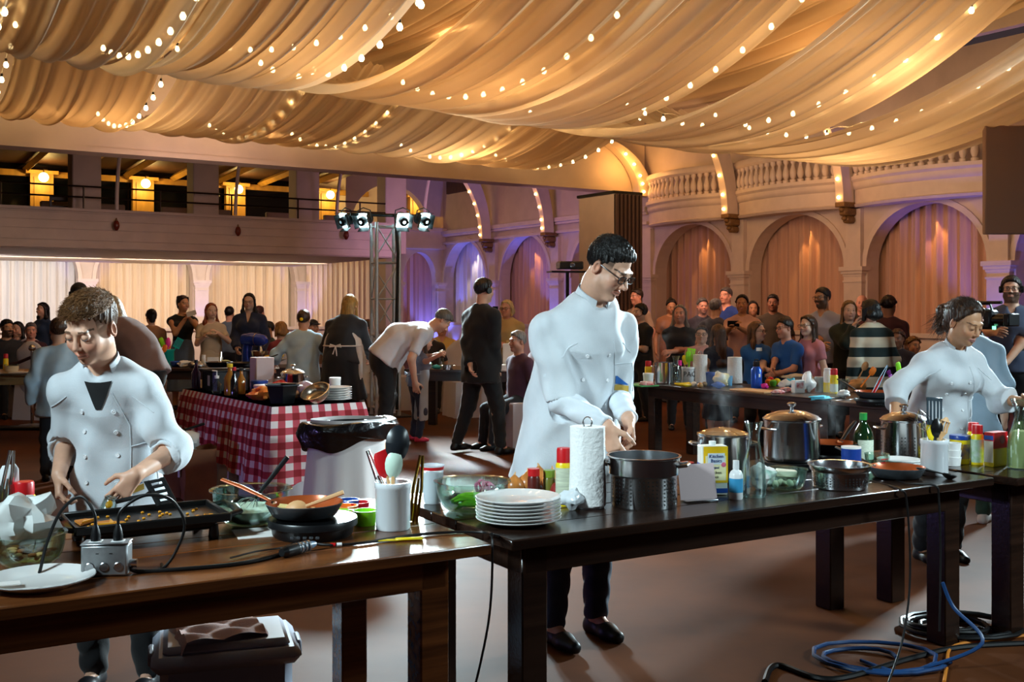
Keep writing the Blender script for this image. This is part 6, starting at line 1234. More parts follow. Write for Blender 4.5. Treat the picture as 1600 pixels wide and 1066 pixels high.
CO=(-1.78,7.97); CA=math.radians(34); CW,CLn=.76,2.15
ct=thing('banquet_table','long banquet table hidden under checkered and white cloths','table',(CO[0],CO[1],0),CA); obj('tabletop',MB().box((CW/2,CLn/2,TZ-.02),(CW-.04,CLn-.04,.03),b=.006),wood_md,ct)
for x in(.1,CW-.1):
    for y in(.15,CLn-.15): obj('leg',MB().box((x,y,.35),(.04,.04,.7)),m_steelb,ct)
def skirt(drop,out,seed,per,amp,mat,name,label,cat,uvs=.105):
    # perimeter param: full rectangle, cloth hangs with folds
    rr=np.random.RandomState(seed); P_=[(0,0),(CW,0),(CW,CLn),(0,CLn)]; pts=[];nrmls=[];dr=[];n=0; acc=0; us=[]
    for i in range(4):
        a,b_=Vector(P_[i]),Vector(P_[(i+1)%4]); d=b_-a; N=int(d.length/.03); nn=Vector((d.y,-d.x)).normalized()
        for k in range(N):
            s=k/N; pts.append(a+d*s); c=min(s,1-s)*d.length; cw=max(0,1-c/.22); nrmls.append((nn+ (Vector((-d.x,-d.y)).normalized() if s<.5 else d.normalized())*cw*.7)); dr.append(drop(i,s)+.0*cw+cw*.16); us.append(acc+s*d.length)
        acc+=d.length
    M_=MB(); n=len(pts); R=12; uvl=[]
    for j in range(R+1):
        t=j/R
        for k in range(n):
            f=amp*math.sin(us[k]*2*pi/per+1.2*math.sin(us[k]*3))*t; o=out*(1-math.exp(-t*6))+f+.05*t; p=pts[k]+nrmls[k]*o; M_.v.append((p.x,p.y,TZ+.004-dr[k]*t-(.0 if j else 0))); uvl.append((us[k]/uvs,dr[k]*t/uvs))
    for j in range(R):
        for k in range(n): q=(j*n+k,(j+1)*n+k,(j+1)*n+(k+1)%n,j*n+(k+1)%n); M_.f.append(q); M_.m.append(0)
    o0=len(M_.v); 
    for (x,y) in P_: M_.v.append((x,y,TZ+.0045)); uvl.append((x/uvs,y/uvs))
    M_.f.append((o0,o0+1,o0+2,o0+3)); M_.m.append(0)
    me=mkmesh(name,M_.v,M_.f,[mat],None,50); ul=me.uv_layers.new(name='UVMap')
    for l in me.loops: ul.data[l.index].uv=uvl[l.vertex_index]
    o=obj(name,me,mat); o.location=(CO[0],CO[1],0); o.rotation_euler=(0,0,CA); tag(o,label,cat); return o
skirt(lambda i,s:.72-(.0),.015,3,.22,.012,M('white_linen','#d9d4da',.8),'table_skirt','white table skirt showing below the checkered cloth','tablecloth')
skirt(lambda i,s:(.58-.04*math.sin(s*9)) if i==0 else (.40+.22*s if i==3 else .45),.03,4,.30,.02,gingham(),'checkered_tablecloth','red and white checkered cloth over the supply table','tablecloth')
CP=lambda x,y,z=0: cpt(CO,CA,x,y,TZ+.012+z)
def at(o,x,y,rz=0,z=0): o.location=CP(x,y,z); o.rotation_euler=(0,0,CA+rz); return o
for i in range(6): t=thing('side_plate',['lowest','second lowest','third lowest','third from top','second from top','topmost'][i]+' cream plate of the stack on the checkered table','plate',CP(.58,.16,.018*i),0,'cream plates on the checkered cloth'); obj('plate_body',MB().lathe(plateprof(.135,.010),36),m_chin,t)
t=thing('mixing_bowl','tilted steel bowl leaning on the cream plate stack','bowl'); at(t,.40,.07); t.rotation_euler=(.5,-.3,0); t.location.z+=.03; obj('bowl_body',MB().lathe(bowlprof(.11,.07),28),M('warm_steel','#cbbda8',.25,.9),t)
t=thing('black_bowl','black plastic pot on the near corner of the checkered table','pot'); at(t,.16,.20); obj('pot_body',MB().lathe([(0,0),(.10,0),(.13,.13),(.135,.14),(.125,.14),(.095,.01),(0,.01)],6,R=RZ(.2)),m_blkpl,t); obj('rim',MB().lathe([(.13,.13),(.145,.135),(.145,.145),(.128,.142)],6,R=RZ(.2)),m_pangrey,t)
for (x,y,r,sq,m,l) in ((.13,.52,.09,(1.3,1,.6),M('chip_bag','#e0441e',.3,noise=(14,.8),col2='#f2a24a'),'shiny red and orange chip bag on the checkered table'),(.13,.70,.05,(1.2,1,.6),m_pink,'small pink packet beside the chip bag'),(.50,.55,.11,(1.4,1,.55),M('violet_film','#5a4468',.3,noise=(10,.5),col2='#a08a9a'),'crinkled violet film over a tray on the checkered table'),(.34,.50,.07,(1.4,1,.6),M('brown_bag','#a5714a',.5),'brown paper packet behind the black pot'),(.45,.95,.07,(1.2,1,.8),M('berry_red','#a3141e',.3),'red netted fruit bag in the middle of the checkered table'),(.62,.42,.10,(1.5,.9,.5),M('clear_wrap','#c9b49a',.2,noise=(12,.5)),'pile of clear-wrapped trays behind the cream plates')):
    o=obj('crumpled_bag',crumple(r,int(x*1000),sq=sq,amp=.4),m); at(o,x,y,.3); tag(o,l,'bag')
t=thing('black_tote','black storage bin with a white label at the far end of the checkered table','bin'); at(t,.24,1.72); obj('bin_body',MB().prism([(-.13,-.17),(.13,-.17),(.16,-.14),(.16,.14),(.13,.17),(-.13,.17),(-.16,.14),(-.16,-.14)],0,.17),m_blkpl,t); obj('rim',MB().box((0,0,.178),(.36,.38,.02),b=.006),m_blkpl,t); obj('white_label',MB().box((-.1605,-.04,.09),(.002,.06,.09)),m_white,t)
pan('dark wok resting on the black storage bin',0,500,.14,0,outer=m_nonst,inner=m_nonst); w_=[o for o in D.objects if o.name.startswith('frying_pan') and o.get('label','').startswith('dark wok')][0]; at(w_,.34,1.55,-.8,.20); 
pan('second dark pan overlapping the wok on the storage bin',0,500,.12,0,outer=m_nonst,inner=M('pan_brown','#4a2f22',.3)); w_=[o for o in D.objects if o.name.startswith('frying_pan') and o.get('label','').startswith('second dark pan')][0]; at(w_,.20,1.76,1.2,.20)
def bottle(label,x,y,r,h,m,capm,neck=.35,name='bottle'):
    t=thing(name,label,'bottle'); at(t,x,y); obj('bottle_body',MB().lathe([(0,0),(r*.95,0),(r,.01),(r,h*.6),(r*neck,h*.82),(r*neck,h),(0,h)],18),m,t); obj('cap',MB().lathe([(0,h*.97),(r*neck*1.25,h*.97),(r*neck*1.25,h+.02),(0,h+.02)],12),capm,t); return t
bottle('dark violet bottle standing at the corner of the black storage bin',.06,1.97,.038,.24,M('violet_bottle','#3a1f4a',.15,coat=.5),m_blkpl)
t=bottle('clear pump soap bottle beside the black storage bin',.05,1.38,.04,.13,m_glassg,m_white,.4); obj('pump',MB().tube([(0,0,.15),(0,0,.19),(-.04,0,.195)],.006,6),m_white,t)
bottle('tall amber oil bottle on the checkered table',.08,1.14,.048,.24,M('amber_oil','#a8702a',.12,coat=.5),m_yel2,.4); bottle('slim dark sauce bottle beside the amber oil',.06,.98,.03,.22,M('dark_sauce','#14100e',.1,coat=.5),m_red,.45); bottle('amber glass vinegar bottle behind the oil',.2,1.2,.035,.2,MATS['amber_oil'],m_blkpl,.4)
t=thing('wipes_box','plain pinkish white box standing tall among the supplies','box'); at(t,.42,1.30); obj('carton',MB().box((0,0,.15),(.16,.16,.30),b=.006),m_pinkp,t); obj('top_slot',MB().box((0,0,.301),(.09,.03,.003)),m_white,t)
tub('white tub with an orange rim near the pump bottle',0,0+500,.07,.09,m_white,m_orange) if False else None
t=tub('white deli tub with a pinkish lid behind the chip bag',400,700,.075,.08,m_white,m_pinkp); at(t,.24,.80); t=tub('navy tub beside the red netted fruit',400,700,.07,.10,m_navy,m_navy); at(t,.30,1.05); t=tub('white canister between violet film and cream plates',400,700,.045,.15,m_white,m_white); at(t,.66,.33)
t=pot('tall steel pot among the supplies at the back of the checkered table',400,700,.10,.16); at(t,.62,1.1)
bin_=thing('trash_bin','trash bin wrapped in white cloth with a black liner, before the checkered table','trash bin',(-1.12,7.35,0),.25)
obj('cloth_wrap',MB().grid(lambda u,v:Vector(((.27-.055*v+.012*math.sin(u*2*pi*9)*(1-v))*math.cos(u*2*pi)*(1+.18*abs(math.cos(u*2*pi))**6),(.22-.04*v+.012*math.sin(u*2*pi*9)*(1-v))*math.sin(u*2*pi),v*.72)),72,8),M('bin_linen','#ddd5d2',.8),bin_)
obj('bin_liner',MB().grid(lambda u,v:Vector(((.275+.03*(1-abs(2*v-1))+.012*math.sin(u*2*pi*6+v*5))*math.cos(u*2*pi)*(1+.12*abs(math.cos(u*2*pi))**6)*(1-.22*max(0,v-.75)*4),(.238+.025*(1-abs(2*v-1))+.012*math.sin(u*2*pi*5))*math.sin(u*2*pi)*(1-.22*max(0,v-.75)*4),.56+.20*v+.012*math.sin(u*2*pi*4+v*9)*(1-v)*2-(.06*max(0,v-.75)*4)+ (.05*math.sin(u*2*pi+1.5)*(1-v)))),72,14),M('black_liner','#08080a',.22,spec=.8,bump=(25,.6)),bin_)
obj('bin_drum',MB().lathe([(0,.0),(.15,.0),(.15,.70),(.14,.70),(.13,.02),(0,.02)],20),m_blkpl,bin_)
def pbag(label,x,y,rz,w,h,d):
    t=thing('paper_bag',label,'bag',(x,y,0),rz); obj('bag_body',MB().grid(lambda u,v:Vector(((w/2)*max(-1,min(1,1.6*math.cos(u*2*pi)))*(1+.05*math.sin(v*9+u*11)),(d/2)*max(-1,min(1,1.6*math.sin(u*2*pi)))*(1+.08*math.sin(v*7+u*9)),h*v*(1+.03*math.sin(u*14)))),40,8),m_kraft,t); obj('bag_base',MB().box((0,0,.01),(w*.95,d*.95,.01)),m_kraft,t); return t
pbag('brown paper bag standing on the floor before the checkered cloth',-2.42,8.30,.5,.24,.40,.17); pbag('second brown paper bag half hidden behind the boy chef',-2.72,8.42,.2,.26,.34,.18)
t=thing('plastic_bag','white plastic bag slumped over the half-hidden paper bag','bag',(-2.62,8.36,.33),.3); obj('film',crumple(.15,77,sq=(1.2,.8,.6),amp=.4),MATS['bag_film'],t); obj('tails',MB().grid(lambda u,v:Vector((.02+u*.14,-.10-.02*math.sin(u*20),.06-v*.22)),10,6),MATS['bag_film'],t)
t=thing('frying_pan','black skillet balanced on top of the slumped plastic bag','pan',(-2.66,8.32,.475),0); t.rotation_euler=(.1,-.12,.4); obj('pan_body',MB().lathe([(0,0),(.10,0),(.135,.035),(.138,.038),(.10,.008),(0,.008)],28),m_blackg,t); obj('handle',MB().tube([(.13,0,.035),(.28,0,.06)],[.009,.012],8),m_blkpl,t); obj('paper_sticker',MB().box((.03,-.05,.012),(.05,.05,.002)),m_paper,t)
# ------------------------------------------------------------------ covered chairs, stanchion, tripod
def cchair(label,x,y,rz):
    t=thing('covered_chair',label,'chair',(x,y,0),rz); m=M('chair_cover','#d3cfd6',.8)
    S=SDF(); S.rc((-.16,.2,.55),(.16,.2,.55),.07,.07,k=.04,flat=((0,1,0),1.8)); S.rc((-.13,.22,.86),(.13,.22,.86),.09,.09,k=.06,flat=((0,1,0),2.2)); S.rc((0,.21,.5),(0,.22,.85),.2,.19,k=.04,flat=((0,1,0),4)); v,f=surf(S,.02); obj('back_cover',fastmesh('back_cover',v,f,[m]),None,t)
    obj('seat_cover',MB().grid(lambda u,v:Vector((.235*max(-1,min(1,1.5*math.cos(u*2*pi)))*(1.08-.08*v)+.01*math.sin(u*60)*(1-v),.235*max(-1,min(1,1.5*math.sin(u*2*pi)))*(1.08-.08*v),.47*v)),40,5).box((0,0,.47),(.46,.46,.03),b=.012),m,t); return t
for x,y,rz,l in ((-6.25,14.3,2.9,'white covered chair behind the brass-topped post'),(-.62,14.6,.4,'lilac-lit covered chair behind the girl in the apron'),(-1.75,15.6,.2,'white covered chair behind the lighting truss')): cchair(l,x,y,rz)
st=thing('stanchion','slim steel crowd post with a ball top behind the pale table','post',(-5.98,13.4,0)); obj('post',MB().tube([(0,0,.02),(0,0,.93)],.02,10),m_steel,st); obj('ball_top',MB().ell((0,0,.97),(.045,.045,.045),12),m_steel,st); obj('foot_disc',MB().lathe([(0,0),(.16,0),(.16,.012),(.03,.03),(0,.03)],20),m_steelb,st); obj('rope',MB().tube([(.0,0,.86),(-.2,.03,.78),(-.45,.06,.74),(-.7,.1,.78),(-.9,.1,.86)],.02,8),M('dark_rope','#3a1a20',.7),st)
cr2=MB(); cr2.box((0,0,.02),(6.5,.22,.04),b=.018); o=obj('cable_ramp',cr2,m_blkpl); o.location=(-8.0,13.0,0); tag(o,'low black cable ramp across the floor behind the boy chef','ramp')
CT=Vector((4.12,9.5,0)) # camera tripod
tp=thing('tripod','black video tripod in front of the bearded man','tripod',CT)
for k in range(3):
    a=.4+k*2.094; obj('leg',MB().tube([(.03*math.cos(a),.03*math.sin(a),1.2),(.42*math.cos(a),.42*math.sin(a),.01)],[.024,.014],8),m_blkpl,tp)
obj('center_column',MB().tube([(0,0,.9),(0,0,1.19)],.025,8),m_blkpl,tp); obj('pan_head',MB().lathe([(0,1.17),(.05,1.17),(.055,1.23),(.03,1.27),(0,1.27)],14),m_blkpl,tp); obj('pan_bar',MB().tube([(.03,.02,1.24),(.25,.18,1.09)],[.008,.014],8),m_blkpl,tp)
vc=thing('video_camera','black shoulder video camera on the tripod, small lit screen below','camera',CT+Vector((0,0,1.27)),.5)
obj('camera_body',MB().box((0,.0,.10),(.13,.34,.17),b=.02),m_blkpl,vc); obj('lens',MB().lathe([(0,0),(.05,0),(.055,.02),(.055,.14),(.048,.145),(0,.13)],18,c=(0,-.16,.10),R=RX(pi/2)),m_blackg,vc); obj('lens_hood',MB().box((0,-.33,.10),(.15,.06,.11),b=.01),m_blkpl,vc); obj('viewfinder',MB().box((.11,.0,.17),(.14,.06,.06),b=.01),m_blkpl,vc); obj('top_handle',MB().tube([(0,-.14,.18),(0,-.12,.24),(0,.1,.24),(0,.14,.18)],.012,8),m_blkpl,vc); obj('microphone',MB().tube([(-.06,-.28,.25),(-.06,.02,.25)],.014,10),m_blkpl,vc); obj('green_screen',MB().box((-.02,-.175,.03),(.045,.004,.03)),M('screen_green',(.25,1,.55),.4,emit=2.0),vc)
# amplifier on a stand beside the tall chef
t=thing('projector_stand','small black projector on a thin shelf in front of the slatted tower','projector',P(888,425,15.0)+Vector((0,0,-2.0*0)),.2); z0=-t.location.z
obj('shelf',MB().box((0,0,0),(.55,.3,.02)),m_blkpl,t); obj('projector_body',MB().box((.02,0,.09),(.34,.24,.11),b=.015),m_pangrey,t); obj('projector_lens',MB().lathe([(0,0),(.035,0),(.035,.02),(0,.025)],14,c=(.02,-.13,.09),R=RX(pi/2)),m_steel,t); obj('stand_pole',MB().tube([(0,.05,z0),(0,.05,-.01)],.025,8),m_blkpl,t); obj('stand_foot',MB().lathe([(0,z0),(.2,z0),(.2,z0+.02),(0,z0+.03)],16),m_blkpl,t)
# ------------------------------------------------------------------ people
def X_(px,Y): return (px-800)/F*Y
def loc(px,Y): return (X_(px,Y),Y,0)
def Z_(py,Y): return EYE-(py-HOR)/F*Y
def L_(l,yaw,px,py,Y):
    v=P(px,py,Y)-Vector(l); return tuple(RZ(-yaw)@v)
WHITE_J='#d5dbe0'; BLUE_J='#a9c6da'
class Proj:
    def __init__(s,i): me=i['top'].data; s.b=BVHTree.FromPolygons([v.co.copy() for v in me.vertices],[tuple(p.vertices) for p in me.polygons]); s.i=i
    def __call__(s,l,z,off=.002):
        i=s.i; p=i['Wa']+i['sp']*z+i['lat']*l; h=s.b.ray_cast(Vector(p+i['fw']*.6),Vector(-i['fw']))
        if h[0] is None: return None
        return h[0]+h[1]*off,h[1]
    def line(s,mb,pts,r=.0022,off=.0005):
        q=[s(*p,off) for p in pts]; q=[a[0] for a in q if a]
        if len(q)>1: mb.tube(q,r,5)
    def patch(s,mb,l0,l1,z0,z1,n=6,off=.0025,m=0,shape=None):
        vs=[];ok={}
        for j in range(n+1):
            for k in range(n+1):
                l=l0+(l1-l0)*k/n; z=z0+(z1-z0)*j/n
                if shape: l,z=shape(k/n,j/n)
                h=s(l,z,off); ok[(j,k)]=len(vs); vs.append(h[0] if h else (vs[-1] if vs else Vector((0,0,1))))
        fs=[(ok[(j,k)],ok[(j,k+1)],ok[(j+1,k+1)],ok[(j+1,k)]) for j in range(n) for k in range(n)]
        fs=[f for f in fs if len({tuple(vs[a]) for a in f})==4]; mb.add(vs,fs,m)
def lin_pts(l0,z0,l1,z1,n=14): return [(l0+(l1-l0)*k/n,z0+(z1-z0)*k/n) for k in range(n+1)]
def collar(root,i,mat,r=.066,h=.05,gap=.5,tilt=.25):
    ax=nrm(i['sp']*.8+i['fw']*tilt+V3(0,0,.2)); la=i['lat']; fw=nrm(np.cross(la,ax)); 
    if fw@i['fw']<0: fw=-fw
    b=MB(); n=26
    def fn(o):
        return lambda u,v: Vector(i['NB']+ax*.010+fw*.008+ (la*math.sin(-pi+gap+ (2*pi-2*gap)*u)*(r*.98)-fw*math.cos(-pi+gap+(2*pi-2*gap)*u)*(r*1.02)*-1*-1)*(1-.10*v+o) + ax*h*v*(1-.25*abs(2*u-1)**4))
    b.grid(lambda u,v: fn(0)(u,v),n,4); b.grid(lambda u,v: fn(-.07)(u,v),n,4)
    obj('stand_collar',b,mat,root)
def chef_front(root,i,cols=(-.055,.055),rows=(-.14,-.04,.06,.15),flap=.085,emb=None,pocket=None,open_v=0):
    pj=Proj(i); b=MB()
    bt=mkmesh('button',*(lambda m:(m.v,m.f))(MB().lathe([(0,.006),(.004,.004),(.0075,.005),(.0085,.002),(.008,0),(0,0)],12)),[M('jacket_button','#f3f5f7',.35)])
    for c in cols:
        for z in rows:
            h=pj(c,z,.0005)
            if h: o=obj('button',bt,[MATS['jacket_button']],root); o.location=h[0]; o.rotation_mode='QUATERNION'; o.rotation_quaternion=h[1].to_track_quat('Z','Y')
    pj.line(b,lin_pts(flap*.55,.24,flap,.10,8)+lin_pts(flap,.09,flap,-.32,24)); pj.line(b,lin_pts(-.12,.22,-.20,.16,8)); pj.line(b,lin_pts(.12,.22,.20,.16,8))
    if pocket: l0,l1,z0,z1=pocket; pj.line(b,lin_pts(l0,z1,l0,z0)+lin_pts(l0,z0,l1,z0)+lin_pts(l1,z0,l1,z1)); pj.line(b,lin_pts(l0,z1,l1,z1),.003)
    obj('seams',b,i['tm'],root)
    if emb:
        l0,l1,z0,z1=emb; e=MB(); w=l1-l0;hh=z1-z0
        pj.patch(e,0,0,0,0,6,.003,0,lambda u,v:(l0+w*(v*.9+u*(1-v*.9)) if False else l0+w*(u*(1-v)+v*.0+ (v*.0)),z0+hh*(.42+.58*v)))
        pj.patch(e,l0,l1,z0,z0+hh*.36,4,.003,1); obj('emblem',e,[M('emblem_blue','#1f5fa8',.6),M('emblem_gold','#b9973e',.6)],root)
    return pj
def strands(root,i,n,L,flow,col,seed,region,lift=.5,r=.0016,base=(.083,.101,.093),cen=(0,.014,.036),name='hair_strands'):
    rr=np.random.RandomState(seed); b=MB(); hc=i['hc']; k=0
    while k<n:
        d=nrm(rr.randn(3)); 
        if not region(d): continue
        k+=1; p=V3(*cen)+d*V3(*base); f,ln=flow(d,rr); ln*=L; f=nrm(f-d*(f@d)*(1-lift) if f@d>0 else f-d*(f@d)); q=p+f*ln*.5+V3(0,0,0); f2=nrm(f+rr.randn(3)*.25+V3(0,0,-.15)); e=q+f2*ln*.5
        b.tube([hc(p),hc(q),hc(e)],[r*i['hs'],r*.8*i['hs'],r*.2*i['hs']],4,caps=False)
    o=obj(name,b,hairmat(col),root,ang=None); o['kind']='stuff'; return o
# --- the boy chef
bl=(-1.53,4.16,0)
boy,bi=person('boy chef in a white jacket leaning over the griddle, short brown spiky hair',bl,0,1.53,lean=.34,head=(-.28,.46,.05),hr=L_(bl,0,92,742,3.98),hl=L_(bl,0,212,742,3.84),skin='fair',young=True,det=.42,top=('chef',WHITE_J),legs=('pants','#101114'),hair=('fade','#5a3d27'),
  eyes='down',slope=.058,sleeve=.60,pole=((.45,.85,-.2),(-.3,.9,-.2)),curl=(.75,.95),hn=((-.7,.4,-.55),(.75,.25,-.5)),hd=((-.50,-.35,-.75),(.12,-.30,-.92)),hem=.12,headsc=1.14,w=.86,openv=True,thumb=.6,fl=(.12,0,0),fr=(-.10,.02,0))
collar(boy,bi,bi['tm'],.073,.052,.85); pj=chef_front(boy,bi,(-.062,.055),(-.10,-.005,.085,.165),.10,emb=(.075,.135,-.15,-.085),pocket=(.10,.20,-.16,.02))
o=MB(); pj.patch(o,-.03,.03,.14,.235,8,.003,0,lambda u,v:((u-.5)*.10*v**.8+.005,.165+.115*v)); obj('black_undershirt',o,clothmat('#101012'),boy)
for A,E,W_ in((bi['SL'],bi['EL'],bi['WL']),(bi['SR'],bi['ER'],bi['WR'])):
    d=nrm(W_-E); c=E+d*.035; S=SDF(); S.rc(c-d*.03,c+d*.012,.058,.060,k=.01); S.fn(lambda Fd,X,Y,Z: Fd+.0035*np.sin((X+Y*.7+Z)*90)); S.plane(c+d*.018,d,k=.006); S.plane(c-d*.04,-d,k=.006); S.rc(c+d*.01,c+d*.05,.046,.046,k=.006,op='s'); v,f=surf(S,.006); obj('rolled_cuff',fastmesh('rolled_cuff',v,f,[bi['tm']]),None,boy)
strands(boy,bi,3000,.030,lambda d,rr:(nrm(V3(-.15+d[0]*.3+rr.randn()*.13,-.8+rr.randn()*.13,.35+rr.randn()*.13)),rr.uniform(.6,1.2)),'#825a36',5,lambda d:d[2]>.34,lift=.42,r=.0012)
strands(boy,bi,600,.036,lambda d,rr:(nrm(V3(-.25+rr.randn()*.12,-.5,-.75+rr.randn()*.15)),rr.uniform(.5,1.0)),'#825a36',6,lambda d:d[1]<-.45 and d[2]>.55 and d[2]<.80,lift=.1,r=.0012)
strands(boy,bi,1500,.008,lambda d,rr:(nrm(d*.3+V3(0,.3,-.8)),rr.uniform(.6,1.2)),'#6f5038',7,lambda d:d[2]>-.45 and d[2]<.4 and d[1]>-.25+.5*max(0,-d[2]),lift=.4,r=.0009,base=(.077,.096,.087))
# glass cup in his hand
gcp=bi['WL']+bi['dl']*.10+V3(-.02,-.035,-.03); t=thing('glass_cup','small glass cup tipped in the boy chef\'s hand over the griddle','cup',Vector(gcp)+Vector(bl)); t.rotation_euler=(2.5,.25,.2); obj('cup_body',MB().lathe([(0,-.04),(.024,-.04),(.033,.045),(.031,.045),(.022,-.035),(0,-.035)],20),m_glass,t); obj('yellow_drops',MB().ell((0,.012,-.01),(.012,.010,.016),8),m_chee,t)
# --- the tall chef
cl=(.27,4.88,0); cy=.55
chef,ci=person('tall young chef with glasses in a white double-breasted jacket at the middle table',cl,cy,1.82,lean=.31,head=(.40,.60,.0),hr=L_(cl,cy,950,668,4.48),hl=L_(cl,cy,982,655,4.60),skin='fair',det=.42,w=1.12,top=('chef',WHITE_J),legs=('jeans','#1c2742'),hair=('fade','#17120f'),
  eyes='down',slope=.068,sleeve=.50,glasses=1,under='#dde4ea',pole=((.35,.85,-.4),(-.25,.9,-.4)),curl=(.8,.8),hd=((-.10,-.25,-.95),(.12,-.30,-.92)),hn=((-.9,.2,.1),(.85,.3,.1)),hem=.27,headsc=1.06,fl=L_(cl,cy,935,1000,4.86)[:2]+(0,),fr=L_(cl,cy,868,1030,4.70)[:2]+(0,),shoe='#0c0c0f',thumb=.7)
collar(chef,ci,ci['tm'],.086,.066,.42); chef_front(chef,ci,(-.075,.045),(-.16,-.05,.06,.17),.10,emb=(.105,.165,.005,.075),pocket=(.095,.20,.0,.12))
strands(chef,ci,3600,.024,lambda d,rr:(nrm(V3(.1+rr.randn()*.1,-.85+rr.randn()*.1,(-.1 if d[1]<0 else .35)+rr.randn()*.1)),rr.uniform(.5,1.1)),'#17120f',8,lambda d:d[2]>.30 and (d[1]>-.55 or d[2]>.6),lift=.25,r=.0011)
strands(chef,ci,2200,.010,lambda d,rr:(nrm(V3(0,.2+rr.randn()*.15,-.8)),rr.uniform(.5,1.1)),'#17120f',10,lambda d:d[2]>-.55 and d[2]<.4 and d[1]>-.15+.7*max(0,-d[2]),lift=.25,r=.0009,base=(.081,.100,.091))
strands(chef,ci,500,.028,lambda d,rr:(nrm(V3(.15+rr.randn()*.1,-.8,-.4+rr.randn()*.15)),rr.uniform(.5,1.0)),'#17120f',9,lambda d:d[1]<-.4 and d[2]>.62 and d[2]<.85,lift=.3,r=.0011)
b=MB(); hc=ci['hc']
for sg in(1,-1): b.add([hc((sg*.034+.022*math.cos(t_),-.1015+.004*abs(math.cos(t_)),.001+.0155*math.sin(t_))) for t_ in np.linspace(0,2*pi,13)[:-1]],[tuple(range(12))])
obj('spectacle_lenses',b,m_glass,chef)
# --- the girl chef
gl_=(2.50,6.30,0); gy=.18
girl,gi=person('girl chef with brown ponytail in a white jacket reaching across the end table',gl_,gy,1.52,lean=.38,head=(.32,.42,.0),hl=L_(gl_,gy,1600,628,5.95),hr=L_(gl_,gy,1398,655,5.95),skin='tan',fem=True,det=.5,w=.98,top=('chef',WHITE_J),legs=('pants','#15171c'),hair=('pony','#3a2416'),
  eyes='down',slope=.058,sleeve=.74,curl=(.4,.6),hem=.14,headsc=1.12,pole=((.3,.8,-.5),(-.9,.4,-.2)))
collar(girl,gi,gi['tm'],.068,.055,.6); chef_front(girl,gi,(-.07,.05),(-.12,-.02,.08,.16),.09,pocket=(.10,.17,-.08,.02))
strands(girl,gi,1600,.05,lambda d,rr:(nrm(V3(0,.11,.05)-d*V3(.083,.1,.093)+rr.randn(3)*.006),rr.uniform(.7,1.1)),'#3a2416',11,lambda d:(d[2]>.0 and d[1]>-.2 and d[1]<.8) or d[2]>.6,lift=.0,r=.0013,base=(.083,.100,.093))
strands(girl,gi,260,.16,lambda d,rr:(nrm(V3(rr.randn()*.22,.25+rr.randn()*.2,-.9)),rr.uniform(.6,1.2)),'#4d301c',12,lambda d:d[1]>.55 and d[2]>-.6 and d[2]<.4,r=.002,base=(.03,.135,.05),cen=(0,.01,.03))
# --- second row and audience
def pp(label,px,Y,h,yaw=0,grp=None,**k):
    k.setdefault('det',1.0 if Y<11 else 1.15 if Y<14 else 1.3)
    if k.get('sit'): cchair('covered chair under the '+' '.join(label.split()[:11]),*loc(px,Y)[:2],yaw)
    return person(label,loc(px,Y),yaw,h,group=grp,**k)
def W(l,px,py,Y,yaw): return L_(l,yaw,px,py,Y)
l=loc(127,12); pp('man in a black cap and black shirt looking down behind the boy chef',127,12,1.75,0,top=('long','#101013'),cap='#15151a',headset=True,head=(.15,.45,0),eyes='down',hair=('short','#15100d'))
pp('child in a pale blue chef jacket half hidden behind the boy chef',92,9.2,1.36,pi+.4,lean=.2,top=('chef',BLUE_J),sleeve=.95,hair=('short','#4a3020'))
pp('woman in a loose brown blouse bending over, streaked blonde hair',226,9.8,1.70,-1.95,lean=.72,fem=True,w=1.25,top=('sweater','#6b4c42'),hem=.06,legs=('pants','#0c0c0e'),hair=('long','#9c8460',.22),hl=(.15,-.45,.85),hr=(-.15,-.45,.85),head=(0,.55,0))
pp('dark-haired woman in a tan top beyond the bending woman',237,15.5,1.42,-2.6,fem=True,top=('tee','#8a6242'),hair=('bun','#1a1210'))
l=loc(285,15.6); pp('woman in a black tank top and denim skirt with a white napkin at her lips',285,15.6,1.63,.35,fem=True,w=.92,top=('tank','#121214'),legs=('skirt','#51688c',.6),hair=('bun','#21140f'),head=(.55,.05,0),hr=(.02,-.24,1.30),hl=(.10,-.22,1.30),skin='tan',pole=((.6,.3,-.8),(-.6,.3,-.8)))
o=obj('paper_napkin',MB().box((0,0,0),(.14,.01,.07),R=RY(-.3)),m_paper); o.location=P(299,490,15.32); tag(o,'white napkin held by the woman in the black tank top','napkin')
pp('red-haired girl in a cream dress with her hands raised',330,15.2,1.51,.15,fem=True,w=.9,top=('dress','#c9b9a2'),legs=('skirt','#cfc2ac',.65),hair=('long','#8c3f1c',.34),head=(.45,-.05,0),hr=(-.05,-.25,1.08),hl=(.12,-.25,1.12),skin='pale')
pp('dark-haired woman with glasses in a navy jacket over black',390,15.3,1.66,.0,fem=True,top=('jacket','#17223f'),hair=('long','#0d0a0c',.30),glasses=1,head=(.05,.05,0),skin='pale',hl=(.22,-.2,.86),hr=(-.12,-.25,.90))
pp('dark-haired person in a grey-blue shirt seen from behind, left of the navy jacket',358,17.6,1.46,pi,top=('tee','#5b6f80'),hair=('short','#120d0c'))
pp('person with dark red-brown hair behind the navy jacket\'s shoulder',404,17.4,1.47,pi-.4,top=('tee','#4d2a2c'),hair=('short','#3a1713'))
pp('seated dark-haired boy in green beside the woman in navy',421,16.6,1.55,-.9,sit=True,top=('tee','#24402c'),hair=('short','#1b1411'),skin='tan')
pp('seated blond person in a red top turned away, beside the cake stand',440,15.4,1.58,-2.4,sit=True,top=('tee','#8e3a48'),hair=('bob','#a97d4c'))
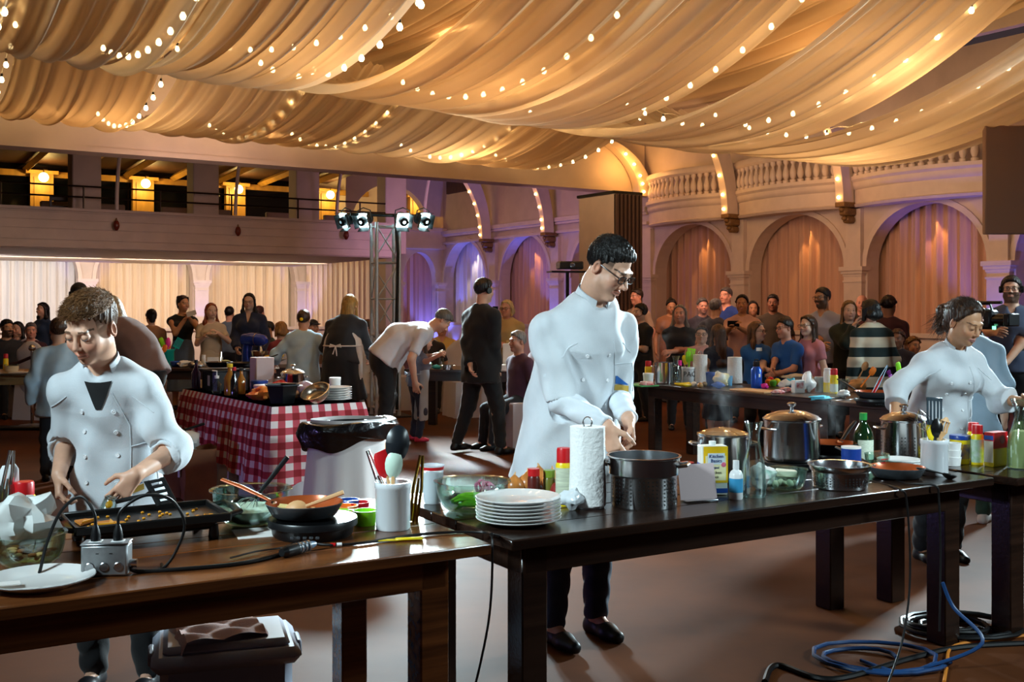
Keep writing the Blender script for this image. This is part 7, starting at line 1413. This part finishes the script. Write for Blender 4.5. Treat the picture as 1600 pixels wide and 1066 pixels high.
l=loc(473,12.3); pp('young chef in a pale blue jacket seen from behind, yellow clip in the hair',473,12.3,1.42,pi,lean=.10,w=1.1,top=('chef',BLUE_J),sleeve=.80,legs=('pants','#1f2336'),hair=('short','#3a2414'),hl=(.36,-.14,.80),hr=(-.36,-.14,.80))
o=obj('hair_clip',MB().lathe([(0,0),(.02,.004),(.012,.012),(0,.014)],10,R=RX(pi/2)),M('clip_yellow','#ffd91c',.4)); o.location=P(471,499,12.19); tag(o,'bright yellow clip in the young chef\'s hair','clip')
pp('long-haired blonde woman in black from behind with white apron strings',533,12.0,1.66,pi-.25,lean=.42,fem=True,w=1.2,top=('long','#0d0d11'),legs=('skirt','#0b0b10',.42),hair=('long','#9a7438',.40),apron=('waist','#e6e4e0'),head=(.2,.5,0),hl=(.2,-.35,.9),hr=(-.2,-.35,.9))
pp('seated person in a dark cap behind the blonde woman',488,17.0,1.60,.8,sit=True,top=('long','#5a4030'),cap='#22252c',hair=('short','#15100d'))
pp('dark-haired boy in a white apron beyond the blonde woman',571,15.4,1.25,-.7,top=('tee','#d8d4d2'),legs=('pants','#e2ddd6'),hair=('short','#20120e'),apron=('bib','#ecebea'),skin='tan')
pp('seated older person with ginger hair against the white ledge',575,17.4,1.60,.3,sit=True,top=('tee','#3a4a5c'),hair=('short','#7a3c20'),skin='rosy')
bm_=loc(603,11.6); pp('grey-haired man in a white T-shirt bent double over the table',603,11.6,1.80,pi/2+.15,lean=1.22,w=1.22,top=('tee','#d9dbe2'),legs=('pants','#0e0f13'),hair=('short','#5c5a58'),hl=(.22,-.32,.66),hr=(-.20,-.30,.68),head=(.1,.9,0),fl=(.13,.0,0),fr=(-.12,.05,0),hem=.06)
cm=loc(652,11.9); pp('small girl with long brown hair in a pale apron reaching over the table',652,11.9,1.17,2.0,fem=True,w=.9,lean=.12,top=('tee','#7f8799'),legs=('jeans','#26324a'),hair=('long','#4a2c18',.42),apron=('bib','#bcd0de'),shoe='#c8304f',hl=W(cm,686,553,11.75,2.0),hr=W(cm,684,556,11.55,2.0),head=(-.15,.3,0),hem=.02)
pp('dark-haired seated person behind the girl in the apron',671,15.4,1.55,.1,sit=True,top=('tee','#2a2022'),hair=('short','#1a1210'),skin='tan')
pp('seated older man in a yellow shirt beyond the girl in the apron',690,16.0,1.62,.15,sit=True,w=1.2,top=('polo','#d2b36a'),hair=('short','#9a9490'),skin='rosy',hr=(-.1,-.25,.85))
sm=loc(752,10.8); sy=2.25; pp('man in a black suit walking past, seen from behind with a headset',752,10.8,1.76,sy,w=1.12,top=('jacket','#0b0c0f'),legs=('pants','#0b0c0f'),hair=('short','#1a110d'),headset=True,head=(.0,.05,0),hl=W(sm,735,600,10.55,sy),hr=W(sm,776,598,10.75,sy),fl=W(sm,715,705,10.95,sy)[:2]+(0,),fr=W(sm,785,705,10.75,sy)[:2]+(0,),shoe='#08080a',hem=.20)
l=loc(793,14.1); pp('older woman with short blonde hair in a yellow cardigan filming with a phone',793,14.1,1.55,-.45,fem=True,w=1.2,top=('sweater','#c9ab72'),hair=('bob','#d8bd86'),glasses=1,hr=W(l,776,498,13.75,-.45),hl=(.06,-.24,1.0),skin='rosy',curl=(.5,.9))
t=thing('phone','small dark phone held up by the woman in the yellow cardigan','phone',P(774,488,13.7),.4); obj('phone_body',MB().box((0,0,0),(.075,.010,.15),b=.004),m_blackg,t); obj('camera_bump',MB().box((-.02,.006,.05),(.025,.004,.03)),m_blkpl,t)
pp('seated grey-haired person in purple beside the tall chef',812,11.4,1.48,-1.0,sit=True,top=('tee','#54344a'),hair=('short','#8d8a88'),skin='rosy')
# right-hand audience
pp('man with short dark hair in a beige shirt near the slatted tower',997,16.4,1.75,-1.0,top=('polo','#a9907a'),hair=('short','#20150f'),skin='rosy')
l=loc(1003,14); pp('boy in a black T-shirt with a headset and his hand at his chin',1003,14,1.50,-1.1,top=('tee','#14161c'),hair=('short','#1d1613'),headset=True,hr=W(l,987,516,13.8,-1.1),hl=(.0,-.22,.98),skin='pale')
pp('woman in a tan dress with dark hair tied back looking down',1048,16.8,1.60,0,fem=True,top=('dress','#9a6a4a'),legs=('skirt','#8a5a40',.6),hair=('bun','#1a110e'),head=(0,.3,0),skin='tan')
pp('woman with long grey hair in a black top, arms folded',1062,13.0,1.48,-.1,fem=True,w=1.12,top=('tank','#15141a'),hair=('long','#7d7672',.32),head=(-.2,-.1,0),hl=(-.12,-.22,.95),hr=(.12,-.24,.98),skin='rosy')
pp('older woman with short greying hair and a dark violet top',1097,15.2,1.59,.1,fem=True,w=1.1,top=('tee','#2c2535'),hair=('short','#4d4744'),hl=(-.05,-.25,1.1),hr=(.05,-.25,1.12),skin='rosy')
pp('person with grey hair turned away behind the steam',1117,14.4,1.57,pi-.7,top=('tee','#3c3a48'),hair=('short','#6a6a6e'))
pp('tall man with grey hair in a royal blue shirt',1136,15.8,1.76,-.8,w=1.1,top=('polo','#1c3a86'),hair=('short','#4a4442'),skin='rosy')
l=loc(1160,13.8); pp('smiling woman in a pale pink blouse holding a black phone',1160,13.8,1.62,-.35,fem=True,w=1.1,top=('tee','#d7aba4'),hair=('pony','#15100f'),hr=W(l,1146,508,13.45,-.35),hl=W(l,1152,510,13.42,-.35),skin='tan')
t=thing('phone','black phone held level by the smiling woman in pink','phone',P(1146,506,13.36),.1); obj('phone_body',MB().box((0,0,0),(.15,.012,.075),b=.004),m_blackg,t); obj('camera_bump',MB().box((.05,-.008,.02),(.03,.004,.03)),m_blkpl,t)
pp('dark-haired woman in a wine red top peering past the woman in pink',1176,16.2,1.55,-.1,fem=True,top=('tee','#4e1f28'),hair=('bob','#1a1113'),skin='tan')
pp('child with glasses and dark hair in a pinkish top low in the crowd',1096,12.2,1.23,-.1,top=('tee','#c99a96'),hair=('short','#24130f'),glasses=1,head=(-.1,-.05,0),skin='pale')
pp('girl with long brown hair in a navy sleeveless dress seen from behind',1123,11.8,1.25,pi+.25,fem=True,w=.9,top=('tank','#161d38'),legs=('skirt','#161d38',.4),hair=('long','#4d3220',.36),skin='tan')
l=loc(1181,11.4); pp('girl in a blue T-shirt with glasses and a name badge looking aside',1181,11.4,1.29,.35,fem=True,w=.95,top=('tee','#1d5fa8'),hair=('long','#6e4a30',.28),glasses=1,head=(.55,0,0),hl=(-.1,-.26,.82),hr=(.05,-.28,.80),skin='pale')
o=obj('name_badge',MB().box((0,0,0),(.07,.004,.035)),m_paper); o.location=P(1186,546,11.24); o.rotation_euler=(0,0,.35); tag(o,'white name badge on the blue T-shirt','badge')
l=loc(1234,11.2); pp('boy in a blue polo shirt with glasses leaning on the far table',1234,11.2,1.34,-1.0,lean=.12,top=('polo','#1a58a6'),hair=('short','#21130d'),glasses=1,hr=W(l,1205,585,10.9,-1.0),hl=(.1,-.3,.80),skin='rosy',head=(-.2,.05,0))
pp('dark-haired man in an olive brown shirt, third row of the crowd',1208,15.0,1.64,-.35,w=1.15,top=('tee','#3d3326'),hair=('short','#120d0b'),skin='brown')
pp('girl with very long brown hair in a rose pink dress',1264,11.2,1.36,-.95,fem=True,w=.92,top=('dress','#c57f8a'),legs=('skirt','#c57f8a',.4),hair=('long','#3c2618',.40),sleeve=.3,glasses=1,skin='pale')
pp('man with glasses and goatee in a pale checked shirt, arms folded',1287,12.4,1.69,-.75,w=1.1,top=('polo','#a9adc4'),sleeve=.55,hair=('short','#1a1311'),glasses=1,beard='#2a1c16',hl=(-.12,-.26,1.02),hr=(.12,-.28,1.05),skin='tan',head=(-.25,0,0))
l=loc(1326,12.2); pp('girl in a dark green sweater with long fair hair, fingers at her mouth',1326,12.2,1.53,-.05,fem=True,w=.92,top=('sweater','#17251f'),hair=('long','#7d5a34',.40),hr=(.01,-.19,1.27),hl=(.1,-.22,1.0),skin='pale',pole=((.6,.3,-.7),(-.6,.2,-.9)))
pp('bald man in a dark red shirt at the back of the crowd',1347,14.6,1.63,-.4,top=('tee','#4c1f22'),hair=None,skin='rosy')
def stripes():
    m=D.materials.new('striped_knit'); m.use_nodes=True; nt=m.node_tree; L=nt.links.new; b=nt.nodes['Principled BSDF']; b.inputs['Roughness'].default_value=.9
    tc=nt.nodes.new('ShaderNodeTexCoord'); sp=nt.nodes.new('ShaderNodeSeparateXYZ'); L(tc.outputs['Object'],sp.inputs[0]); f=nt.nodes.new('ShaderNodeMath'); f.operation='MULTIPLY_ADD'; f.inputs[1].default_value=5.2; f.inputs[2].default_value=.35; L(sp.outputs[2],f.inputs[0]); g=nt.nodes.new('ShaderNodeMath'); g.operation='FRACT'; L(f.outputs[0],g.inputs[0])
    r=nt.nodes.new('ShaderNodeValToRGB'); r.color_ramp.interpolation='CONSTANT'; e=r.color_ramp.elements; e[0].color=(*lin('#d8cdb6'),1); e[1].position=.52; e[1].color=(*lin('#14282a'),1); L(g.outputs[0],r.inputs[0]); L(r.outputs[0],b.inputs['Base Color']); return m
pp('woman in a broad-striped cream and dark green sweater seen from behind',1362,10.6,1.53,pi+.35,fem=True,w=1.2,top=('sweater',stripes()),hair=('bob','#0f0c0e'),head=(.1,0,0),hem=.14,legs=('pants','#1a1c22'))
pp('curly-haired man in a wine-coloured shirt turned away beside the striped sweater',1388,12.8,1.60,2.5,top=('polo','#3a1420'),hair=('curly','#241310'),skin='brown')
pp('child with curly brown hair low beside the striped sweater',1403,11.7,1.20,-.6,top=('tee','#2c2128'),hair=('curly','#4a2a18'),skin='brown')
pp('small fair-haired child behind the girl chef\'s shoulder',1426,12.2,1.10,.2,top=('tee','#3a3036'),hair=('curly','#7a542c'))
pp('chef in a pale blue jacket turned away behind the girl chef',1514,7.45,1.50,2.5,fem=True,w=1.05,lean=.12,top=('chef',BLUE_J),sleeve=.85,legs=('pants','#2e4a3c'),hair=('short','#3c2718'),shoe='#d8d2cc',det=.9)
kl=loc(1580,10.1); ky=-.38; pp('bearded cameraman with glasses and headset in a slate polo shirt',1580,10.1,1.76,ky,w=1.12,top=('polo','#46506a'),legs=('pants','#15171c'),hair=('short','#22150f'),beard='#2a1a12',glasses=1,headset=True,hr=W(kl,1553,520,9.72,ky),hl=W(kl,1552,600,9.8,ky),head=(-.1,.0,0),pole=((.8,.5,-.5),(-.8,.3,-.6)),det=.9,curl=(.5,.7))
# seated and standing people at the frame edge
pp('bearded man in dark grey at the frame edge behind the pale table',10,14.6,1.68,.6,sit=True,w=1.15,top=('long','#22242a'),hair=('short','#15100e'),beard='#1c1310',skin='tan',head=(.3,0,0))
pp('dark-haired woman in a striped top with her hand at her mouth',28,16.0,1.56,.2,sit=True,fem=True,top=('tee','#3a3f44'),hair=('long','#120d0d',.25),hr=(-.02,-.2,1.0),head=(-.3,0,0))
pp('grey-haired person in maroon sitting before the white curtain',48,15.4,1.55,.5,sit=True,top=('long','#3c1a26'),hair=('short','#6c6260'),skin='rosy',hl=(.1,-.4,.75),hr=(-.05,-.4,.76))
pp('long-haired dark woman in blue standing before the white curtain',68,17.6,1.53,-.5,fem=True,top=('long','#1f3350'),hair=('long','#140f10',.28))
# steam rising from the pots
def steam(name,label,c,h,r,seed):
    m=D.materials.new('steam_'+name); m.use_nodes=True; nt=m.node_tree; nt.nodes.clear(); L=nt.links.new; out=nt.nodes.new('ShaderNodeOutputMaterial'); v=nt.nodes.new('ShaderNodeVolumePrincipled'); v.inputs['Color'].default_value=(.95,.97,1,1); v.inputs['Anisotropy'].default_value=.3
    tc=nt.nodes.new('ShaderNodeTexCoord'); n=nt.nodes.new('ShaderNodeTexNoise'); n.inputs['Scale'].default_value=9; n.inputs['Detail'].default_value=4; n.inputs['Distortion'].default_value=1.2; L(tc.outputs['Object'],n.inputs['Vector'])
    mr=nt.nodes.new('ShaderNodeMapRange'); mr.inputs[1].default_value=.46; mr.inputs[2].default_value=.72; mr.inputs[3].default_value=0; mr.inputs[4].default_value=5.0; L(n.outputs['Fac'],mr.inputs[0])
    mp=nt.nodes.new('ShaderNodeMapping'); mp.inputs['Location'].default_value=(0,0,-.55); mp.inputs['Scale'].default_value=(1/r,1/r,1.1/h); L(tc.outputs['Object'],mp.inputs[0]); gr_=nt.nodes.new('ShaderNodeTexGradient'); gr_.gradient_type='QUADRATIC_SPHERE'; L(mp.outputs[0],gr_.inputs[0])
    mu=nt.nodes.new('ShaderNodeMath'); mu.operation='MULTIPLY'; L(mr.outputs[0],mu.inputs[0]); L(gr_.outputs['Fac'],mu.inputs[1]); L(mu.outputs[0],v.inputs['Density']); L(v.outputs[0],out.inputs['Volume'])
    b=MB(); b.lathe([(0,0),(r*.7,.01),(r,h*.3),(r*.9,h*.6),(r*1.1,h*.85),(r*.4,h),(0,h)],16); o=obj(name,b,m); o.location=c; o['kind']='stuff'; tag(o,label,'steam')
steam('steam','thin steam rising above the pot behind the stock carton',T(1128,752)+Vector((0,0,.22)),.30,.11,1)
steam('steam','steam curling up from the copper-lined skillet by the oil bottle',T(1298,716)+Vector((0,0,.11)),.28,.11,2)
steam('steam','pale steam drifting up in front of the grey-haired woman at the far table',P(1098,590,10.9),.95,.22,3)
steam('steam','faint steam over the small steel pot on the far table',T(1037,600)+Vector((0,0,.22)),.4,.12,4)
